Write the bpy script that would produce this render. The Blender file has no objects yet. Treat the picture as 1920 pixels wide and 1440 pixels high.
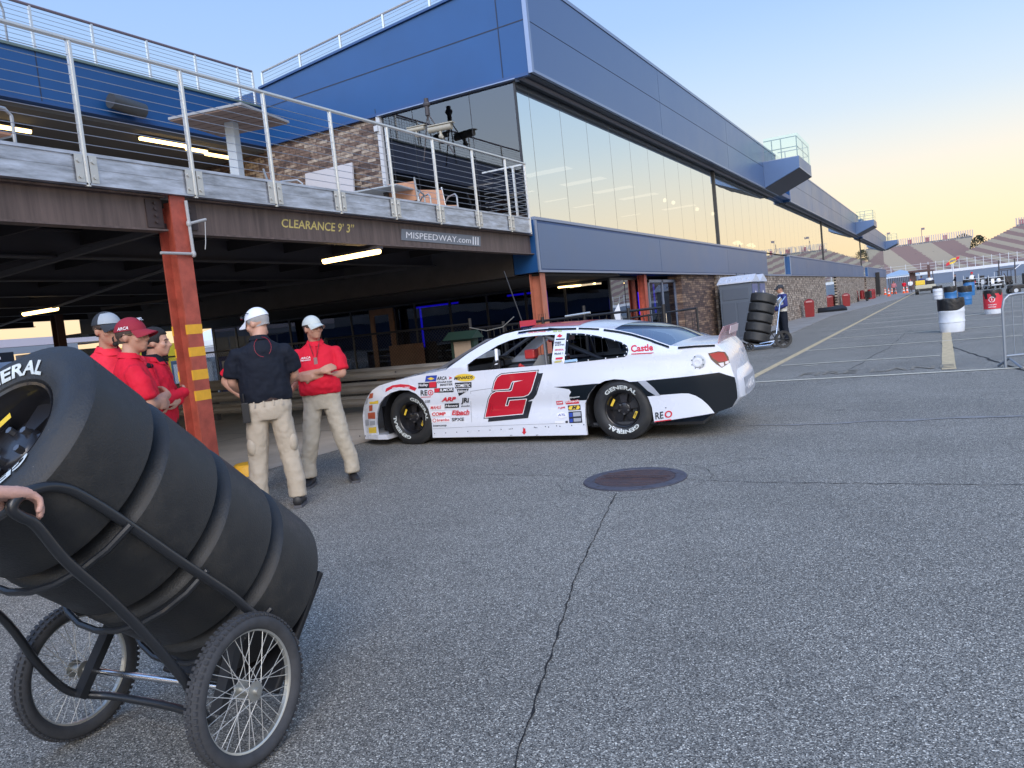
import bpy, bmesh, math, random
from mathutils import Vector, Matrix, geometry, noise
R = math.radians
random.seed(7)
sc = bpy.context.scene
# ------------------------------------------------------------------ camera
FPX = 1487.92; CAMZ = 1.45
yaw, pit, rol = R(28.876), R(4.363), R(-5.973)
fwd = Vector((-math.sin(yaw)*math.cos(pit), math.cos(yaw)*math.cos(pit), -math.sin(pit)))
rt0 = Vector((math.cos(yaw), math.sin(yaw), 0)); up0 = rt0.cross(fwd)
rt = math.cos(rol)*rt0 + math.sin(rol)*up0; upv = -math.sin(rol)*rt0 + math.cos(rol)*up0
cam_d = bpy.data.cameras.new('camera'); cam = bpy.data.objects.new('camera', cam_d)
sc.collection.objects.link(cam); sc.camera = cam
cam.matrix_world = Matrix(((rt.x, upv.x, -fwd.x, 0), (rt.y, upv.y, -fwd.y, 0), (rt.z, upv.z, -fwd.z, CAMZ), (0, 0, 0, 1)))
cam_d.sensor_width = 36; cam_d.lens = FPX/1920*36; cam_d.clip_start = 0.05; cam_d.clip_end = 5000
# ------------------------------------------------------------------ world: clear dusk sky
w = bpy.data.worlds.new('World'); sc.world = w; w.use_nodes = True
nt = w.node_tree; nt.nodes.clear(); N = nt.nodes.new; L = nt.links.new
SUN_EL, SUN_AZ = R(32), R(205)          # soft afterglow behind the camera
out = N('ShaderNodeOutputWorld'); bg = N('ShaderNodeBackground'); L(bg.outputs[0], out.inputs[0])
tc = N('ShaderNodeTexCoord'); sep = N('ShaderNodeSeparateXYZ'); L(tc.outputs['Generated'], sep.inputs[0])
ramp = N('ShaderNodeValToRGB'); L(sep.outputs['Z'], ramp.inputs[0])
cr = ramp.color_ramp; cr.interpolation = 'B_SPLINE'
stops = [(0.0, (.95, .66, .38)), (.05, (.95, .69, .41)), (.12, (.85, .73, .56)), (.20, (.55, .67, .76)), (.32, (.33, .51, .82)), (.55, (.22, .39, .76)), (1.0, (.19, .32, .60))]
cr.elements[0].position = 0; cr.elements[0].color = (*stops[0][1], 1); cr.elements[1].position = 1; cr.elements[1].color = (*stops[-1][1], 1)
for p, c in stops[1:-1]:
    e = cr.elements.new(p); e.color = (*c, 1)
sky = N('ShaderNodeTexSky'); sky.sky_type = 'NISHITA'; sky.sun_disc = False; sky.sun_elevation = SUN_EL; sky.sun_rotation = SUN_AZ
skm = N('ShaderNodeVectorMath'); skm.operation = 'SCALE'; L(sky.outputs[0], skm.inputs[0]); skm.inputs['Scale'].default_value = 0.012
add = N('ShaderNodeVectorMath'); add.operation = 'ADD'; L(ramp.outputs[0], add.inputs[0]); L(skm.outputs[0], add.inputs[1])
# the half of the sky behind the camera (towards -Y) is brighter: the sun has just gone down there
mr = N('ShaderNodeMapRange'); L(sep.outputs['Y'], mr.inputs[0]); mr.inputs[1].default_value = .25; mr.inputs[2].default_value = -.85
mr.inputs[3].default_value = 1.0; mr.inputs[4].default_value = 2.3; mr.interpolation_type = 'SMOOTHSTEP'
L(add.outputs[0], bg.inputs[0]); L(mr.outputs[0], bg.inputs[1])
sun_d = bpy.data.lights.new('sun', 'SUN'); sun_d.energy = 1.9; sun_d.angle = R(32); sun_d.color = (1.0, .89, .77)
sun = bpy.data.objects.new('sun', sun_d); sc.collection.objects.link(sun)
sdir = Vector((math.cos(SUN_EL)*.55, -math.cos(SUN_EL)*.83, math.sin(SUN_EL)))
sun.rotation_euler = sdir.to_track_quat('Z', 'Y').to_euler(); sun.location = (0, 0, 40)
sc.view_settings.view_transform = 'Standard'; sc.view_settings.look = 'None'; sc.view_settings.exposure = 0.27; sc.view_settings.gamma = 1
# ------------------------------------------------------------------ helpers
C = sc.collection
def ray(x, y): return fwd*FPX + rt*(x-960) - upv*(y-720)
def at(x, y, ax, v):
    d = ray(x, y); o = Vector((0, 0, CAMZ)); t = (v-o[ax])/d[ax]; return o + d*t
def tag(o, label=None, cat=None, group=None, kind=None):
    if label: o['label'] = label
    if cat: o['category'] = cat
    if group: o['group'] = group
    if kind: o['kind'] = kind
    return o
def thing(name, label, cat, loc=(0, 0, 0), rz=0, group=None):
    o = bpy.data.objects.new(name, None); C.objects.link(o); o.location = loc; o.rotation_euler = (0, 0, rz); o.empty_display_size = .2
    return tag(o, label, cat, group)
def dup(root, loc, rz, label=None, group=None):
    r = root.copy(); C.objects.link(r); r.location = loc; r.rotation_euler = (0, 0, rz)
    if label: r['label'] = label
    if group: r['group'] = group
    for ch in list(root.children):
        c = ch.copy(); C.objects.link(c); c.parent = r
        for g in ch.children:
            d = g.copy(); C.objects.link(d); d.parent = c
    return r
def frame_for(d):
    d = d.normalized(); a = Vector((0, 0, 1)) if abs(d.z) < .95 else Vector((1, 0, 0))
    u = d.cross(a).normalized(); return u, d.cross(u).normalized()
class M:
    def __init__(s): s.v = []; s.f = []; s.m = []; s.g = []; s.n = 0
    def add(s, vs, fs, mi=0):
        b = len(s.v); s.v += [tuple(v) for v in vs]; s.f += [tuple(i+b for i in f) for f in fs]; s.m += [mi]*len(fs); s.n += 1; s.g += [s.n]*len(fs); return s
    def box(s, x0, x1, y0, y1, z0, z1, mi=0):
        return s.add([(x, y, z) for z in (z0, z1) for y in (y0, y1) for x in (x0, x1)],
                     [(0, 2, 3, 1), (4, 5, 7, 6), (0, 1, 5, 4), (2, 6, 7, 3), (0, 4, 6, 2), (1, 3, 7, 5)], mi)
    def obox(s, c, size, rot, mi=0):
        h = Vector(size)/2; c = Vector(c)
        vs = [c + rot @ Vector((x*h.x, y*h.y, z*h.z)) for z in (-1, 1) for y in (-1, 1) for x in (-1, 1)]
        return s.add(vs, [(0, 2, 3, 1), (4, 5, 7, 6), (0, 1, 5, 4), (2, 6, 7, 3), (0, 4, 6, 2), (1, 3, 7, 5)], mi)
    def beam(s, a, b, wd, ht, mi=0):
        a = Vector(a); b = Vector(b); d = (b-a); n = d.normalized(); u, v = frame_for(n)
        rot = Matrix((u, n, v)).transposed(); return s.obox((a+b)/2, (wd, d.length, ht), rot, mi)
    def loft(s, rings, mi=0, cap=True, closed=True):
        n = len(rings[0]); vs = [p for r in rings for p in r]; fs = []
        for i in range(len(rings)-1):
            for j in range(n if closed else n-1):
                k = (j+1) % n; fs.append((i*n+j, i*n+k, (i+1)*n+k, (i+1)*n+j))
        if cap: fs.append(tuple(range(n-1, -1, -1))); fs.append(tuple((len(rings)-1)*n+j for j in range(n)))
        return s.add(vs, fs, mi)
    def tube(s, pts, r, seg=8, mi=0, cap=True):
        pts = [Vector(p) for p in pts]; rings = []; rs = r if isinstance(r, (list, tuple)) else [r]*len(pts); u = None
        for i, p in enumerate(pts):
            t = (pts[min(i+1, len(pts)-1)]-pts[max(i-1, 0)]).normalized()
            if u is None: u, _ = frame_for(t)
            u = (u - t*u.dot(t)).normalized(); v = t.cross(u)
            rings.append([p + rs[i]*(math.cos(a)*u+math.sin(a)*v) for a in [2*math.pi*k/seg for k in range(seg)]])
        return s.loft(rings, mi, cap)
    def cyl(s, c, r, h, seg=20, mi=0, r2=None): return s.tube([c, Vector(c)+Vector((0, 0, h))], [r, r if r2 is None else r2], seg, mi)
    def lathe(s, prof, mat=None, seg=32, mi=0, cap=False):
        mat = mat or Matrix(); rings = [[mat @ Vector((r*math.cos(2*math.pi*k/seg), r*math.sin(2*math.pi*k/seg), z)) for k in range(seg)] for r, z in prof]
        return s.loft(rings, mi, cap)
    def ell(s, c, rad, rot=None, seg=12, mi=0):
        c = Vector(c); rot = rot or Matrix.Identity(3); rings = []
        for i in range(1, seg//2+2):
            t = math.pi*(i-.5)/(seg//2+1); rings.append([c + rot @ Vector((rad[0]*math.sin(t)*math.cos(a), rad[1]*math.sin(t)*math.sin(a), -rad[2]*math.cos(t))) for a in [2*math.pi*k/seg for k in range(seg)]])
        return s.loft(rings, mi)
    def prism(s, poly, fn0, fn1, mi=0):
        n = len(poly); vs = [fn0(*p) for p in poly]+[fn1(*p) for p in poly]
        return s.add(vs, [tuple(range(n)), tuple(range(2*n-1, n-1, -1))]+[(i, i+n, (i+1) % n+n, (i+1) % n) for i in range(n)], mi)
    def pieces(s, name, mats, parent=None, **k):
        out = []; b = [0]+[i for i in range(1, len(s.g)) if s.g[i] != s.g[i-1]]+[len(s.g)]
        for a, e in zip(b[:-1], b[1:]):
            q = M(); mp = {}
            for f in s.f[a:e]:
                for i in f:
                    if i not in mp: mp[i] = len(q.v); q.v.append(s.v[i])
                q.f.append(tuple(mp[i] for i in f))
            q.m = s.m[a:e]; q.g = [0]*len(q.f); out.append(q.build(name, mats, parent, **k))
        return out
    def build(s, name, mats, parent=None, smooth=False, bevel=0, angle=None):
        me = bpy.data.meshes.new(name); me.from_pydata(s.v, [], s.f); mats = mats if isinstance(mats, (list, tuple)) else [mats]
        for m in mats: me.materials.append(m)
        if len(mats) > 1: me.polygons.foreach_set('material_index', s.m)
        bm = bmesh.new(); bm.from_mesh(me); bmesh.ops.recalc_face_normals(bm, faces=bm.faces); bm.to_mesh(me); bm.free()
        if smooth:
            me.polygons.foreach_set('use_smooth', [True]*len(me.polygons))
            me.set_sharp_from_angle(angle=R(angle or 40))
        me.update(); o = bpy.data.objects.new(name, me); C.objects.link(o)
        if parent: o.parent = parent
        if bevel:
            b = o.modifiers.new('b', 'BEVEL'); b.width = bevel; b.segments = 2; b.limit_method = 'ANGLE'
        return o
def struct(m, name, mat, **k): o = m.build(name, mat, **k); o['kind'] = 'structure'; return o
_tc = {}
def text2d(t, shear=0., off=0.):
    k = (t, shear, off)
    if k not in _tc:
        cu = bpy.data.curves.new('t', 'FONT'); cu.body = t; cu.size = 1; cu.shear = shear; cu.offset = off; cu.resolution_u = 3
        o = bpy.data.objects.new('t', cu); me = o.to_mesh()
        vs = [(v.co.x, v.co.y) for v in me.vertices]; fs = [tuple(p.vertices) for p in me.polygons]
        o.to_mesh_clear(); bpy.data.objects.remove(o); bpy.data.curves.remove(cu)
        x0 = min(v[0] for v in vs); x1 = max(v[0] for v in vs); y0 = min(v[1] for v in vs); y1 = max(v[1] for v in vs)
        _tc[k] = ([((x-x0)/(x1-x0), (y-y0)/(y1-y0)) for x, y in vs], fs, (x1-x0)/(y1-y0))
    return _tc[k]
def text_on(m, t, fn, mi=0, shear=0., off=.02):
    """text normalised to a unit square mapped through fn(u,v)"""
    vs, fs, _ = text2d(t, shear, off); m.add([fn(u, v) for u, v in vs], fs, mi); return m
# ------------------------------------------------------------------ materials
def mat(name, col, rough=.6, metal=0., spec=.5, var=0., vscale=3., bump=0., bscale=20., emit=None, estr=1., coat=0., col2=None, detail=4, stretch=None, rvar=0.):
    m = bpy.data.materials.new(name); m.use_nodes = True; nt = m.node_tree; b = nt.nodes['Principled BSDF']
    b.inputs['Base Color'].default_value = (*col, 1); b.inputs['Roughness'].default_value = rough; b.inputs['Metallic'].default_value = metal
    b.inputs['Specular IOR Level'].default_value = spec; b.inputs['Coat Weight'].default_value = coat; b.inputs['Coat Roughness'].default_value = .08
    if emit: b.inputs['Emission Color'].default_value = (*emit, 1); b.inputs['Emission Strength'].default_value = estr
    if var or bump or rvar:
        tc = nt.nodes.new('ShaderNodeTexCoord'); src = tc.outputs['Object']
        if stretch:
            mp = nt.nodes.new('ShaderNodeMapping'); mp.inputs['Scale'].default_value = stretch; nt.links.new(src, mp.inputs[0]); src = mp.outputs[0]
    if var or rvar:
        n = nt.nodes.new('ShaderNodeTexNoise'); n.inputs['Scale'].default_value = vscale; n.inputs['Detail'].default_value = detail; n.inputs['Roughness'].default_value = .65; nt.links.new(src, n.inputs['Vector'])
        if var:
            r = nt.nodes.new('ShaderNodeValToRGB'); e = r.color_ramp.elements; e[0].position = .3; e[1].position = .7
            c2 = col2 or tuple(c*(1-var) for c in col); e[0].color = (*c2, 1); e[1].color = (*[min(1, c*(1+var*.4)) for c in col], 1) if not col2 else (*col, 1)
            nt.links.new(n.outputs['Fac'], r.inputs[0]); nt.links.new(r.outputs[0], b.inputs['Base Color'])
        if rvar:
            q = nt.nodes.new('ShaderNodeMapRange'); q.inputs[1].default_value = .3; q.inputs[2].default_value = .7; q.inputs[3].default_value = rough-rvar; q.inputs[4].default_value = rough+rvar
            nt.links.new(n.outputs['Fac'], q.inputs[0]); nt.links.new(q.outputs[0], b.inputs['Roughness'])
    if bump:
        n2 = nt.nodes.new('ShaderNodeTexNoise'); n2.inputs['Scale'].default_value = bscale; n2.inputs['Detail'].default_value = 3; nt.links.new(src, n2.inputs['Vector'])
        bp = nt.nodes.new('ShaderNodeBump'); bp.inputs['Strength'].default_value = bump; bp.inputs['Distance'].default_value = .02
        nt.links.new(n2.outputs['Fac'], bp.inputs['Height']); nt.links.new(bp.outputs[0], b.inputs['Normal'])
    return m
def brickmat(name, c1, c2, c3, w, h, mortar=.004, rough=.85, swap='XZ', contrast=1.):
    """random coloured stacked stone: voronoi-free, brick texture plus noise, on world X/Z or Y/Z"""
    m = bpy.data.materials.new(name); m.use_nodes = True; nt = m.node_tree; b = nt.nodes['Principled BSDF']; b.inputs['Roughness'].default_value = rough
    tc = nt.nodes.new('ShaderNodeTexCoord'); sp = nt.nodes.new('ShaderNodeSeparateXYZ'); nt.links.new(tc.outputs['Object'], sp.inputs[0]); cb = nt.nodes.new('ShaderNodeCombineXYZ')
    nt.links.new(sp.outputs['X' if swap[0] == 'X' else 'Y'], cb.inputs[0]); nt.links.new(sp.outputs['Z'], cb.inputs[1])
    br = nt.nodes.new('ShaderNodeTexBrick'); nt.links.new(cb.outputs[0], br.inputs['Vector']); br.inputs['Scale'].default_value = 1; br.inputs['Brick Width'].default_value = w; br.inputs['Row Height'].default_value = h
    br.inputs['Mortar Size'].default_value = mortar; br.inputs['Mortar Smooth'].default_value = .3; br.inputs['Bias'].default_value = 0; br.offset = .37; br.squash = .7; br.squash_frequency = 3
    br.inputs['Color1'].default_value = (0, 0, 0, 1); br.inputs['Color2'].default_value = (1, 1, 1, 1); br.inputs['Mortar'].default_value = (.0, .0, .0, 1)
    n = nt.nodes.new('ShaderNodeTexNoise'); n.inputs['Scale'].default_value = 9; nt.links.new(tc.outputs['Object'], n.inputs['Vector'])
    mx = nt.nodes.new('ShaderNodeMath'); mx.operation = 'MULTIPLY_ADD'; nt.links.new(br.outputs['Color'], mx.inputs[0]); mx.inputs[1].default_value = .75; nt.links.new(n.outputs['Fac'], mx.inputs[2])
    sb = nt.nodes.new('ShaderNodeMath'); sb.operation = 'SUBTRACT'; nt.links.new(mx.outputs[0], sb.inputs[0]); sb.inputs[1].default_value = .38
    r = nt.nodes.new('ShaderNodeValToRGB'); e = r.color_ramp.elements; e[0].position = 0; e[0].color = (*c1, 1); e[1].position = 1; e[1].color = (*c3, 1); q = e.new(.5); q.color = (*c2, 1); nt.links.new(sb.outputs[0], r.inputs[0])
    mm = nt.nodes.new('ShaderNodeMix'); mm.data_type = 'RGBA'; nt.links.new(br.outputs['Fac'], mm.inputs[0]); nt.links.new(r.outputs[0], mm.inputs[6]); mm.inputs[7].default_value = (.02, .018, .018, 1)
    nt.links.new(mm.outputs[2], b.inputs['Base Color'])
    bp = nt.nodes.new('ShaderNodeBump'); bp.inputs['Strength'].default_value = .8; bp.inputs['Distance'].default_value = .04; nt.links.new(sb.outputs[0], bp.inputs['Height']); nt.links.new(bp.outputs[0], b.inputs['Normal'])
    return m
def glassmat(name, refl, tint, rough=.0, trans=(.25, .28, .3), fres=1.5):
    """coated glazing: part mirror, part see-through"""
    m = bpy.data.materials.new(name); m.use_nodes = True; nt = m.node_tree; nt.nodes.clear()
    o = nt.nodes.new('ShaderNodeOutputMaterial'); g = nt.nodes.new('ShaderNodeBsdfGlossy'); g.inputs['Color'].default_value = (*tint, 1); g.inputs['Roughness'].default_value = rough
    t = nt.nodes.new('ShaderNodeBsdfTransparent'); t.inputs['Color'].default_value = (*trans, 1); mx = nt.nodes.new('ShaderNodeMixShader')
    lw = nt.nodes.new('ShaderNodeFresnel'); lw.inputs['IOR'].default_value = fres; ad = nt.nodes.new('ShaderNodeMath'); ad.operation = 'MULTIPLY_ADD'; ad.use_clamp = True
    nt.links.new(lw.outputs[0], ad.inputs[0]); ad.inputs[1].default_value = 1-refl; ad.inputs[2].default_value = refl
    tcg = nt.nodes.new('ShaderNodeTexCoord'); ng = nt.nodes.new('ShaderNodeTexNoise'); ng.inputs['Scale'].default_value = .9; ng.inputs['Detail'].default_value = 1; nt.links.new(tcg.outputs['Object'], ng.inputs['Vector'])
    bg_ = nt.nodes.new('ShaderNodeBump'); bg_.inputs['Strength'].default_value = .10; bg_.inputs['Distance'].default_value = .02; nt.links.new(ng.outputs['Fac'], bg_.inputs['Height']); nt.links.new(bg_.outputs[0], g.inputs['Normal'])
    ge = nt.nodes.new('ShaderNodeNewGeometry'); iv = nt.nodes.new('ShaderNodeMath'); iv.operation = 'SUBTRACT'; iv.inputs[0].default_value = 1; nt.links.new(ge.outputs['Backfacing'], iv.inputs[1]); ml = nt.nodes.new('ShaderNodeMath'); ml.operation = 'MULTIPLY'; nt.links.new(ad.outputs[0], ml.inputs[0]); nt.links.new(iv.outputs[0], ml.inputs[1])
    nt.links.new(ml.outputs[0], mx.inputs[0]); nt.links.new(t.outputs[0], mx.inputs[1]); nt.links.new(g.outputs[0], mx.inputs[2]); nt.links.new(mx.outputs[0], o.inputs[0])
    return m
def asphalt():
    m = bpy.data.materials.new('asphalt'); m.use_nodes = True; nt = m.node_tree; b = nt.nodes['Principled BSDF']; b.inputs['Roughness'].default_value = .85; b.inputs['Specular IOR Level'].default_value = .35
    N = nt.nodes.new; L = nt.links.new; tc = N('ShaderNodeTexCoord')
    v = N('ShaderNodeTexVoronoi'); v.inputs['Scale'].default_value = 195; L(tc.outputs['Object'], v.inputs['Vector'])
    n = N('ShaderNodeTexNoise'); n.inputs['Scale'].default_value = 200; n.inputs['Detail'].default_value = 3; L(tc.outputs['Object'], n.inputs['Vector'])
    big = N('ShaderNodeTexNoise'); big.inputs['Scale'].default_value = .55; big.inputs['Detail'].default_value = 6; big.inputs['Roughness'].default_value = .6; L(tc.outputs['Object'], big.inputs['Vector'])
    sp = N('ShaderNodeSeparateColor'); L(v.outputs['Color'], sp.inputs[0])
    r = N('ShaderNodeValToRGB'); L(sp.outputs[0], r.inputs[0]); e = r.color_ramp.elements
    e[0].position = 0; e[0].color = (.045, .043, .040, 1); e[1].position = 1; e[1].color = (.80, .75, .64, 1)
    for p, c in ((.4, .16), (.75, .27), (.92, .40)): q = e.new(p); c *= 1.0; q.color = (c, c*.94, c*.82, 1)
    mr = N('ShaderNodeMapRange'); L(big.outputs['Fac'], mr.inputs[0]); mr.inputs[1].default_value = .3; mr.inputs[2].default_value = .7; mr.inputs[3].default_value = .85; mr.inputs[4].default_value = 1.15
    mr2 = N('ShaderNodeMapRange'); L(n.outputs['Fac'], mr2.inputs[0]); mr2.inputs[1].default_value = .35; mr2.inputs[2].default_value = .65; mr2.inputs[3].default_value = .68; mr2.inputs[4].default_value = 1.32
    mm = N('ShaderNodeMath'); mm.operation = 'MULTIPLY'; L(mr.outputs[0], mm.inputs[0]); L(mr2.outputs[0], mm.inputs[1])
    sc_ = N('ShaderNodeVectorMath'); sc_.operation = 'SCALE'; L(r.outputs[0], sc_.inputs[0]); L(mm.outputs[0], sc_.inputs['Scale'])
    # oil and tyre stains
    st = N('ShaderNodeTexNoise'); st.inputs['Scale'].default_value = 1.3; st.inputs['Detail'].default_value = 5; mp = N('ShaderNodeMapping'); mp.inputs['Scale'].default_value = (.35, 1.6, 1); L(tc.outputs['Object'], mp.inputs[0]); L(mp.outputs[0], st.inputs['Vector'])
    sr = N('ShaderNodeMapRange'); L(st.outputs['Fac'], sr.inputs[0]); sr.inputs[1].default_value = .60; sr.inputs[2].default_value = .74; sr.inputs[3].default_value = 1; sr.inputs[4].default_value = .84
    s2 = N('ShaderNodeVectorMath'); s2.operation = 'SCALE'; L(sc_.outputs[0], s2.inputs[0]); L(sr.outputs[0], s2.inputs['Scale'])
    ov = N('ShaderNodeTexVoronoi'); ov.inputs['Scale'].default_value = 1.1; ov.inputs['Randomness'].default_value = 1; wn = N('ShaderNodeTexNoise'); wn.inputs['Scale'].default_value = 6; L(tc.outputs['Object'], wn.inputs['Vector'])
    wm = N('ShaderNodeMixRGB'); wm.blend_type = 'ADD'; wm.inputs[0].default_value = .10; L(tc.outputs['Object'], wm.inputs[1]); L(wn.outputs['Color'], wm.inputs[2]); L(wm.outputs[0], ov.inputs['Vector'])
    orr = N('ShaderNodeMapRange'); L(ov.outputs['Distance'], orr.inputs[0]); orr.inputs[1].default_value = .03; orr.inputs[2].default_value = .075; orr.inputs[3].default_value = .55; orr.inputs[4].default_value = 1
    s3 = N('ShaderNodeVectorMath'); s3.operation = 'SCALE'; L(s2.outputs[0], s3.inputs[0]); L(orr.outputs[0], s3.inputs['Scale']); L(s3.outputs[0], b.inputs['Base Color'])
    bp = N('ShaderNodeBump'); bp.inputs['Strength'].default_value = .6; bp.inputs['Distance'].default_value = .004; L(v.outputs['Distance'], bp.inputs['Height']); L(bp.outputs[0], b.inputs['Normal'])
    return m
A = asphalt()
concrete = mat('concrete', (.46, .40, .33), .85, var=.3, vscale=.8, bump=.2, bscale=40, detail=8)
sidewalk_m = mat('sidewalk_concrete', (.30, .29, .28), .85, var=.3, vscale=1.2, bump=.2, bscale=40, detail=8)
blue = mat('blue_panel', (.008, .070, .225), .42, metal=.0, spec=.5, var=.12, vscale=.6)
blueD = mat('blue_corner', (.02, .07, .21), .4, var=.1, vscale=.6)
silver = mat('silver_panel', (.115, .185, .335), .38, metal=.55, var=.08, vscale=.5, rvar=.04)
def panel_random(m, amt):
    nt = m.node_tree; b = nt.nodes['Principled BSDF']; l = b.inputs['Base Color'].links[0]; src = l.from_socket; oi = nt.nodes.new('ShaderNodeObjectInfo'); q = nt.nodes.new('ShaderNodeMapRange'); nt.links.new(oi.outputs['Random'], q.inputs[0]); q.inputs[3].default_value = 1-amt; q.inputs[4].default_value = 1+amt
    v = nt.nodes.new('ShaderNodeVectorMath'); v.operation = 'SCALE'; nt.links.new(src, v.inputs[0]); nt.links.new(q.outputs[0], v.inputs['Scale']); nt.links.new(v.outputs[0], b.inputs['Base Color'])
panel_random(silver, .07)
trim = mat('aluminium_trim', (.24, .30, .43), .35, metal=.5)
seam = mat('panel_seam', (.02, .03, .06), .7)
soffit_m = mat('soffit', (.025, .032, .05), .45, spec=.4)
glass = glassmat('coated_glass', .76, (.93, .97, .95), .0, (.8, .82, .82))
glass_side = glassmat('side_glass', .10, (.75, .78, .84), .0, (.40, .43, .47))
glass_dark = glassmat('dark_glass', .05, (.7, .75, .85), .0, (.35, .38, .5), 1.35)
clear = glassmat('clear_glass', .04, (.9, 1, .97), .0, (.90, .97, .95))
mull = mat('dark_mullion', (.02, .022, .028), .4)
stoneA = brickmat('stacked_stone', (.05, .035, .035), (.17, .115, .09), (.44, .38, .31), .34, .075)
stoneB = brickmat('dark_stacked_stone', (.055, .04, .04), (.14, .09, .075), (.36, .25, .17), .45, .07, swap='YZ')
stoneC = brickmat('pebble_stone', (.10, .075, .06), (.30, .24, .19), (.66, .57, .47), .20, .11, .006, swap='YZ')
galv = mat('galvanised_steel', (.52, .56, .63), .42, metal=.6, var=.6, vscale=2.2, detail=8, stretch=(1, 1, 6), rvar=.08)
pink_clear = mat('tinted_plastic', (.66, .38, .38), .25, coat=.5)
pink_clear.node_tree.nodes['Principled BSDF'].inputs['Alpha'].default_value = .62
stainless = mat('stainless_rail', (.66, .66, .64), .34, metal=.7)
cable_m = mat('steel_cable', (.45, .46, .48), .4, metal=.8)
beam_m = mat('brown_steel', (.13, .095, .085), .6, var=.45, vscale=2.5, detail=8, stretch=(1, 5, .35))
dark_steel = mat('dark_steel', (.05, .045, .05), .6)
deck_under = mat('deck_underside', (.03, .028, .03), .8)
red_steel = mat('red_column', (.42, .085, .055), .5, var=.38, vscale=7, detail=8, bump=.05, bscale=60)
red_dark = mat('red_column_web', (.42, .085, .055), .5)
yel_paint = mat('yellow_stripe', (.80, .42, .03), .55, var=.12, vscale=12)
paint_y = mat('yellow_road_paint', (.62, .48, .28), .8, var=.35, vscale=9, detail=8)
paint_w = mat('white_road_paint', (.70, .64, .50), .8, var=.30, vscale=14, detail=8)
crack_m = mat('crack', (.012, .012, .013), .9)
patch_m = mat('sealed_dust', (.26, .25, .24), .9, var=.3, vscale=20)
lamp_m = mat('tube_light', (.9, .8, .5), .4, emit=(1, .66, .25), estr=5.5)
lamp2_m = mat('interior_light', (.9, .8, .5), .4, emit=(1, .80, .5), estr=2.2)
blue_led = mat('blue_led', (.05, .02, .6), .4, emit=(.03, .01, 1), estr=.9)
black_m = mat('black_paint', (.012, .012, .014), .45)
def rubber():
    m = mat('black_rubber', (.018, .019, .021), .55, bump=.15, bscale=160); nt = m.node_tree; b = nt.nodes['Principled BSDF']; N = nt.nodes.new; L = nt.links.new; tc = N('ShaderNodeTexCoord')
    a = N('ShaderNodeTexNoise'); a.inputs['Scale'].default_value = 3.5; a.inputs['Detail'].default_value = 9; a.inputs['Roughness'].default_value = .7; L(tc.outputs['Object'], a.inputs['Vector'])
    r = N('ShaderNodeValToRGB'); L(a.outputs['Fac'], r.inputs[0]); e = r.color_ramp.elements; e[0].position = .3; e[0].color = (.012, .013, .017, 1); e[1].position = .75; e[1].color = (.050, .046, .041, 1); q = e.new(.52); q.color = (.022, .023, .024, 1)
    v = N('ShaderNodeTexVoronoi'); v.inputs['Scale'].default_value = 42; L(tc.outputs['Object'], v.inputs['Vector']); n = N('ShaderNodeTexNoise'); n.inputs['Scale'].default_value = 2.2; L(tc.outputs['Object'], n.inputs['Vector'])
    g = N('ShaderNodeMath'); g.operation = 'LESS_THAN'; L(v.outputs['Distance'], g.inputs[0]); h = N('ShaderNodeMapRange'); L(n.outputs['Fac'], h.inputs[0]); h.inputs[1].default_value = .5; h.inputs[2].default_value = .75; h.inputs[3].default_value = 0.; h.inputs[4].default_value = .17; L(h.outputs[0], g.inputs[1])
    mx = N('ShaderNodeMix'); mx.data_type = 'RGBA'; L(g.outputs[0], mx.inputs[0]); L(r.outputs[0], mx.inputs[6]); mx.inputs[7].default_value = (.20, .19, .175, 1); L(mx.outputs[2], b.inputs['Base Color'])
    q = N('ShaderNodeMapRange'); q.inputs[1].default_value = .35; q.inputs[2].default_value = .65; q.inputs[3].default_value = .38; q.inputs[4].default_value = .68; L(a.outputs['Fac'], q.inputs[0]); L(q.outputs[0], b.inputs['Roughness']); return m
black_rub = rubber()
white_p = mat('white_paint', (.74, .75, .78), .35, coat=.3)
white_s = mat('white_sheet', (.75, .77, .80), .7)
grey_p = mat('grey_plastic', (.12, .14, .18), .5, var=.1, vscale=2)
grey_l = mat('light_grey_plastic', (.50, .53, .56), .5)
wood_o = mat('orange_wood', (.50, .26, .16), .6, var=.2, vscale=8)
wood_d = mat('door_wood', (.22, .12, .07), .55, var=.15, vscale=4)
red_pl = mat('red_plastic', (.24, .014, .018), .4, var=.1, vscale=3)
blue_pl = mat('blue_barrel', (.03, .16, .40), .45, var=.1, vscale=4)
white_pl = mat('white_barrel', (.66, .70, .76), .5, var=.12, vscale=4)
bag_m = mat('bin_liner', (.012, .014, .018), .3, bump=.6, bscale=14)
orange_c = mat('cone_orange', (.85, .12, .03), .5)
skin = mat('skin', (.56, .31, .22), .55, var=.12, vscale=12)
skin2 = mat('skin_tanned', (.48, .25, .17), .55, var=.12, vscale=12)
skin3 = mat('skin_pink', (.62, .36, .29), .55, var=.15, vscale=30, bump=.12, bscale=120)
red_cloth = mat('red_polo', (.66, .012, .035), .75, var=.10, vscale=6, bump=.35, bscale=14, spec=.25)
coral_cloth = mat('bright_red_polo', (.80, .030, .060), .7, var=.10, vscale=6, bump=.35, bscale=14, spec=.25)
black_cloth = mat('black_polo', (.008, .011, .020), .8, bump=.35, bscale=12, spec=.25)
khaki = mat('khaki_trousers', (.48, .41, .32), .85, var=.12, vscale=5, bump=.5, bscale=16, spec=.2)
stone_tr = mat('stone_trousers', (.47, .415, .33), .85, var=.12, vscale=5, bump=.5, bscale=16, spec=.2)
cap_w = mat('white_cap', (.74, .77, .82), .8)
cap_g = mat('grey_cap_panel', (.34, .38, .42), .8)
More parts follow.
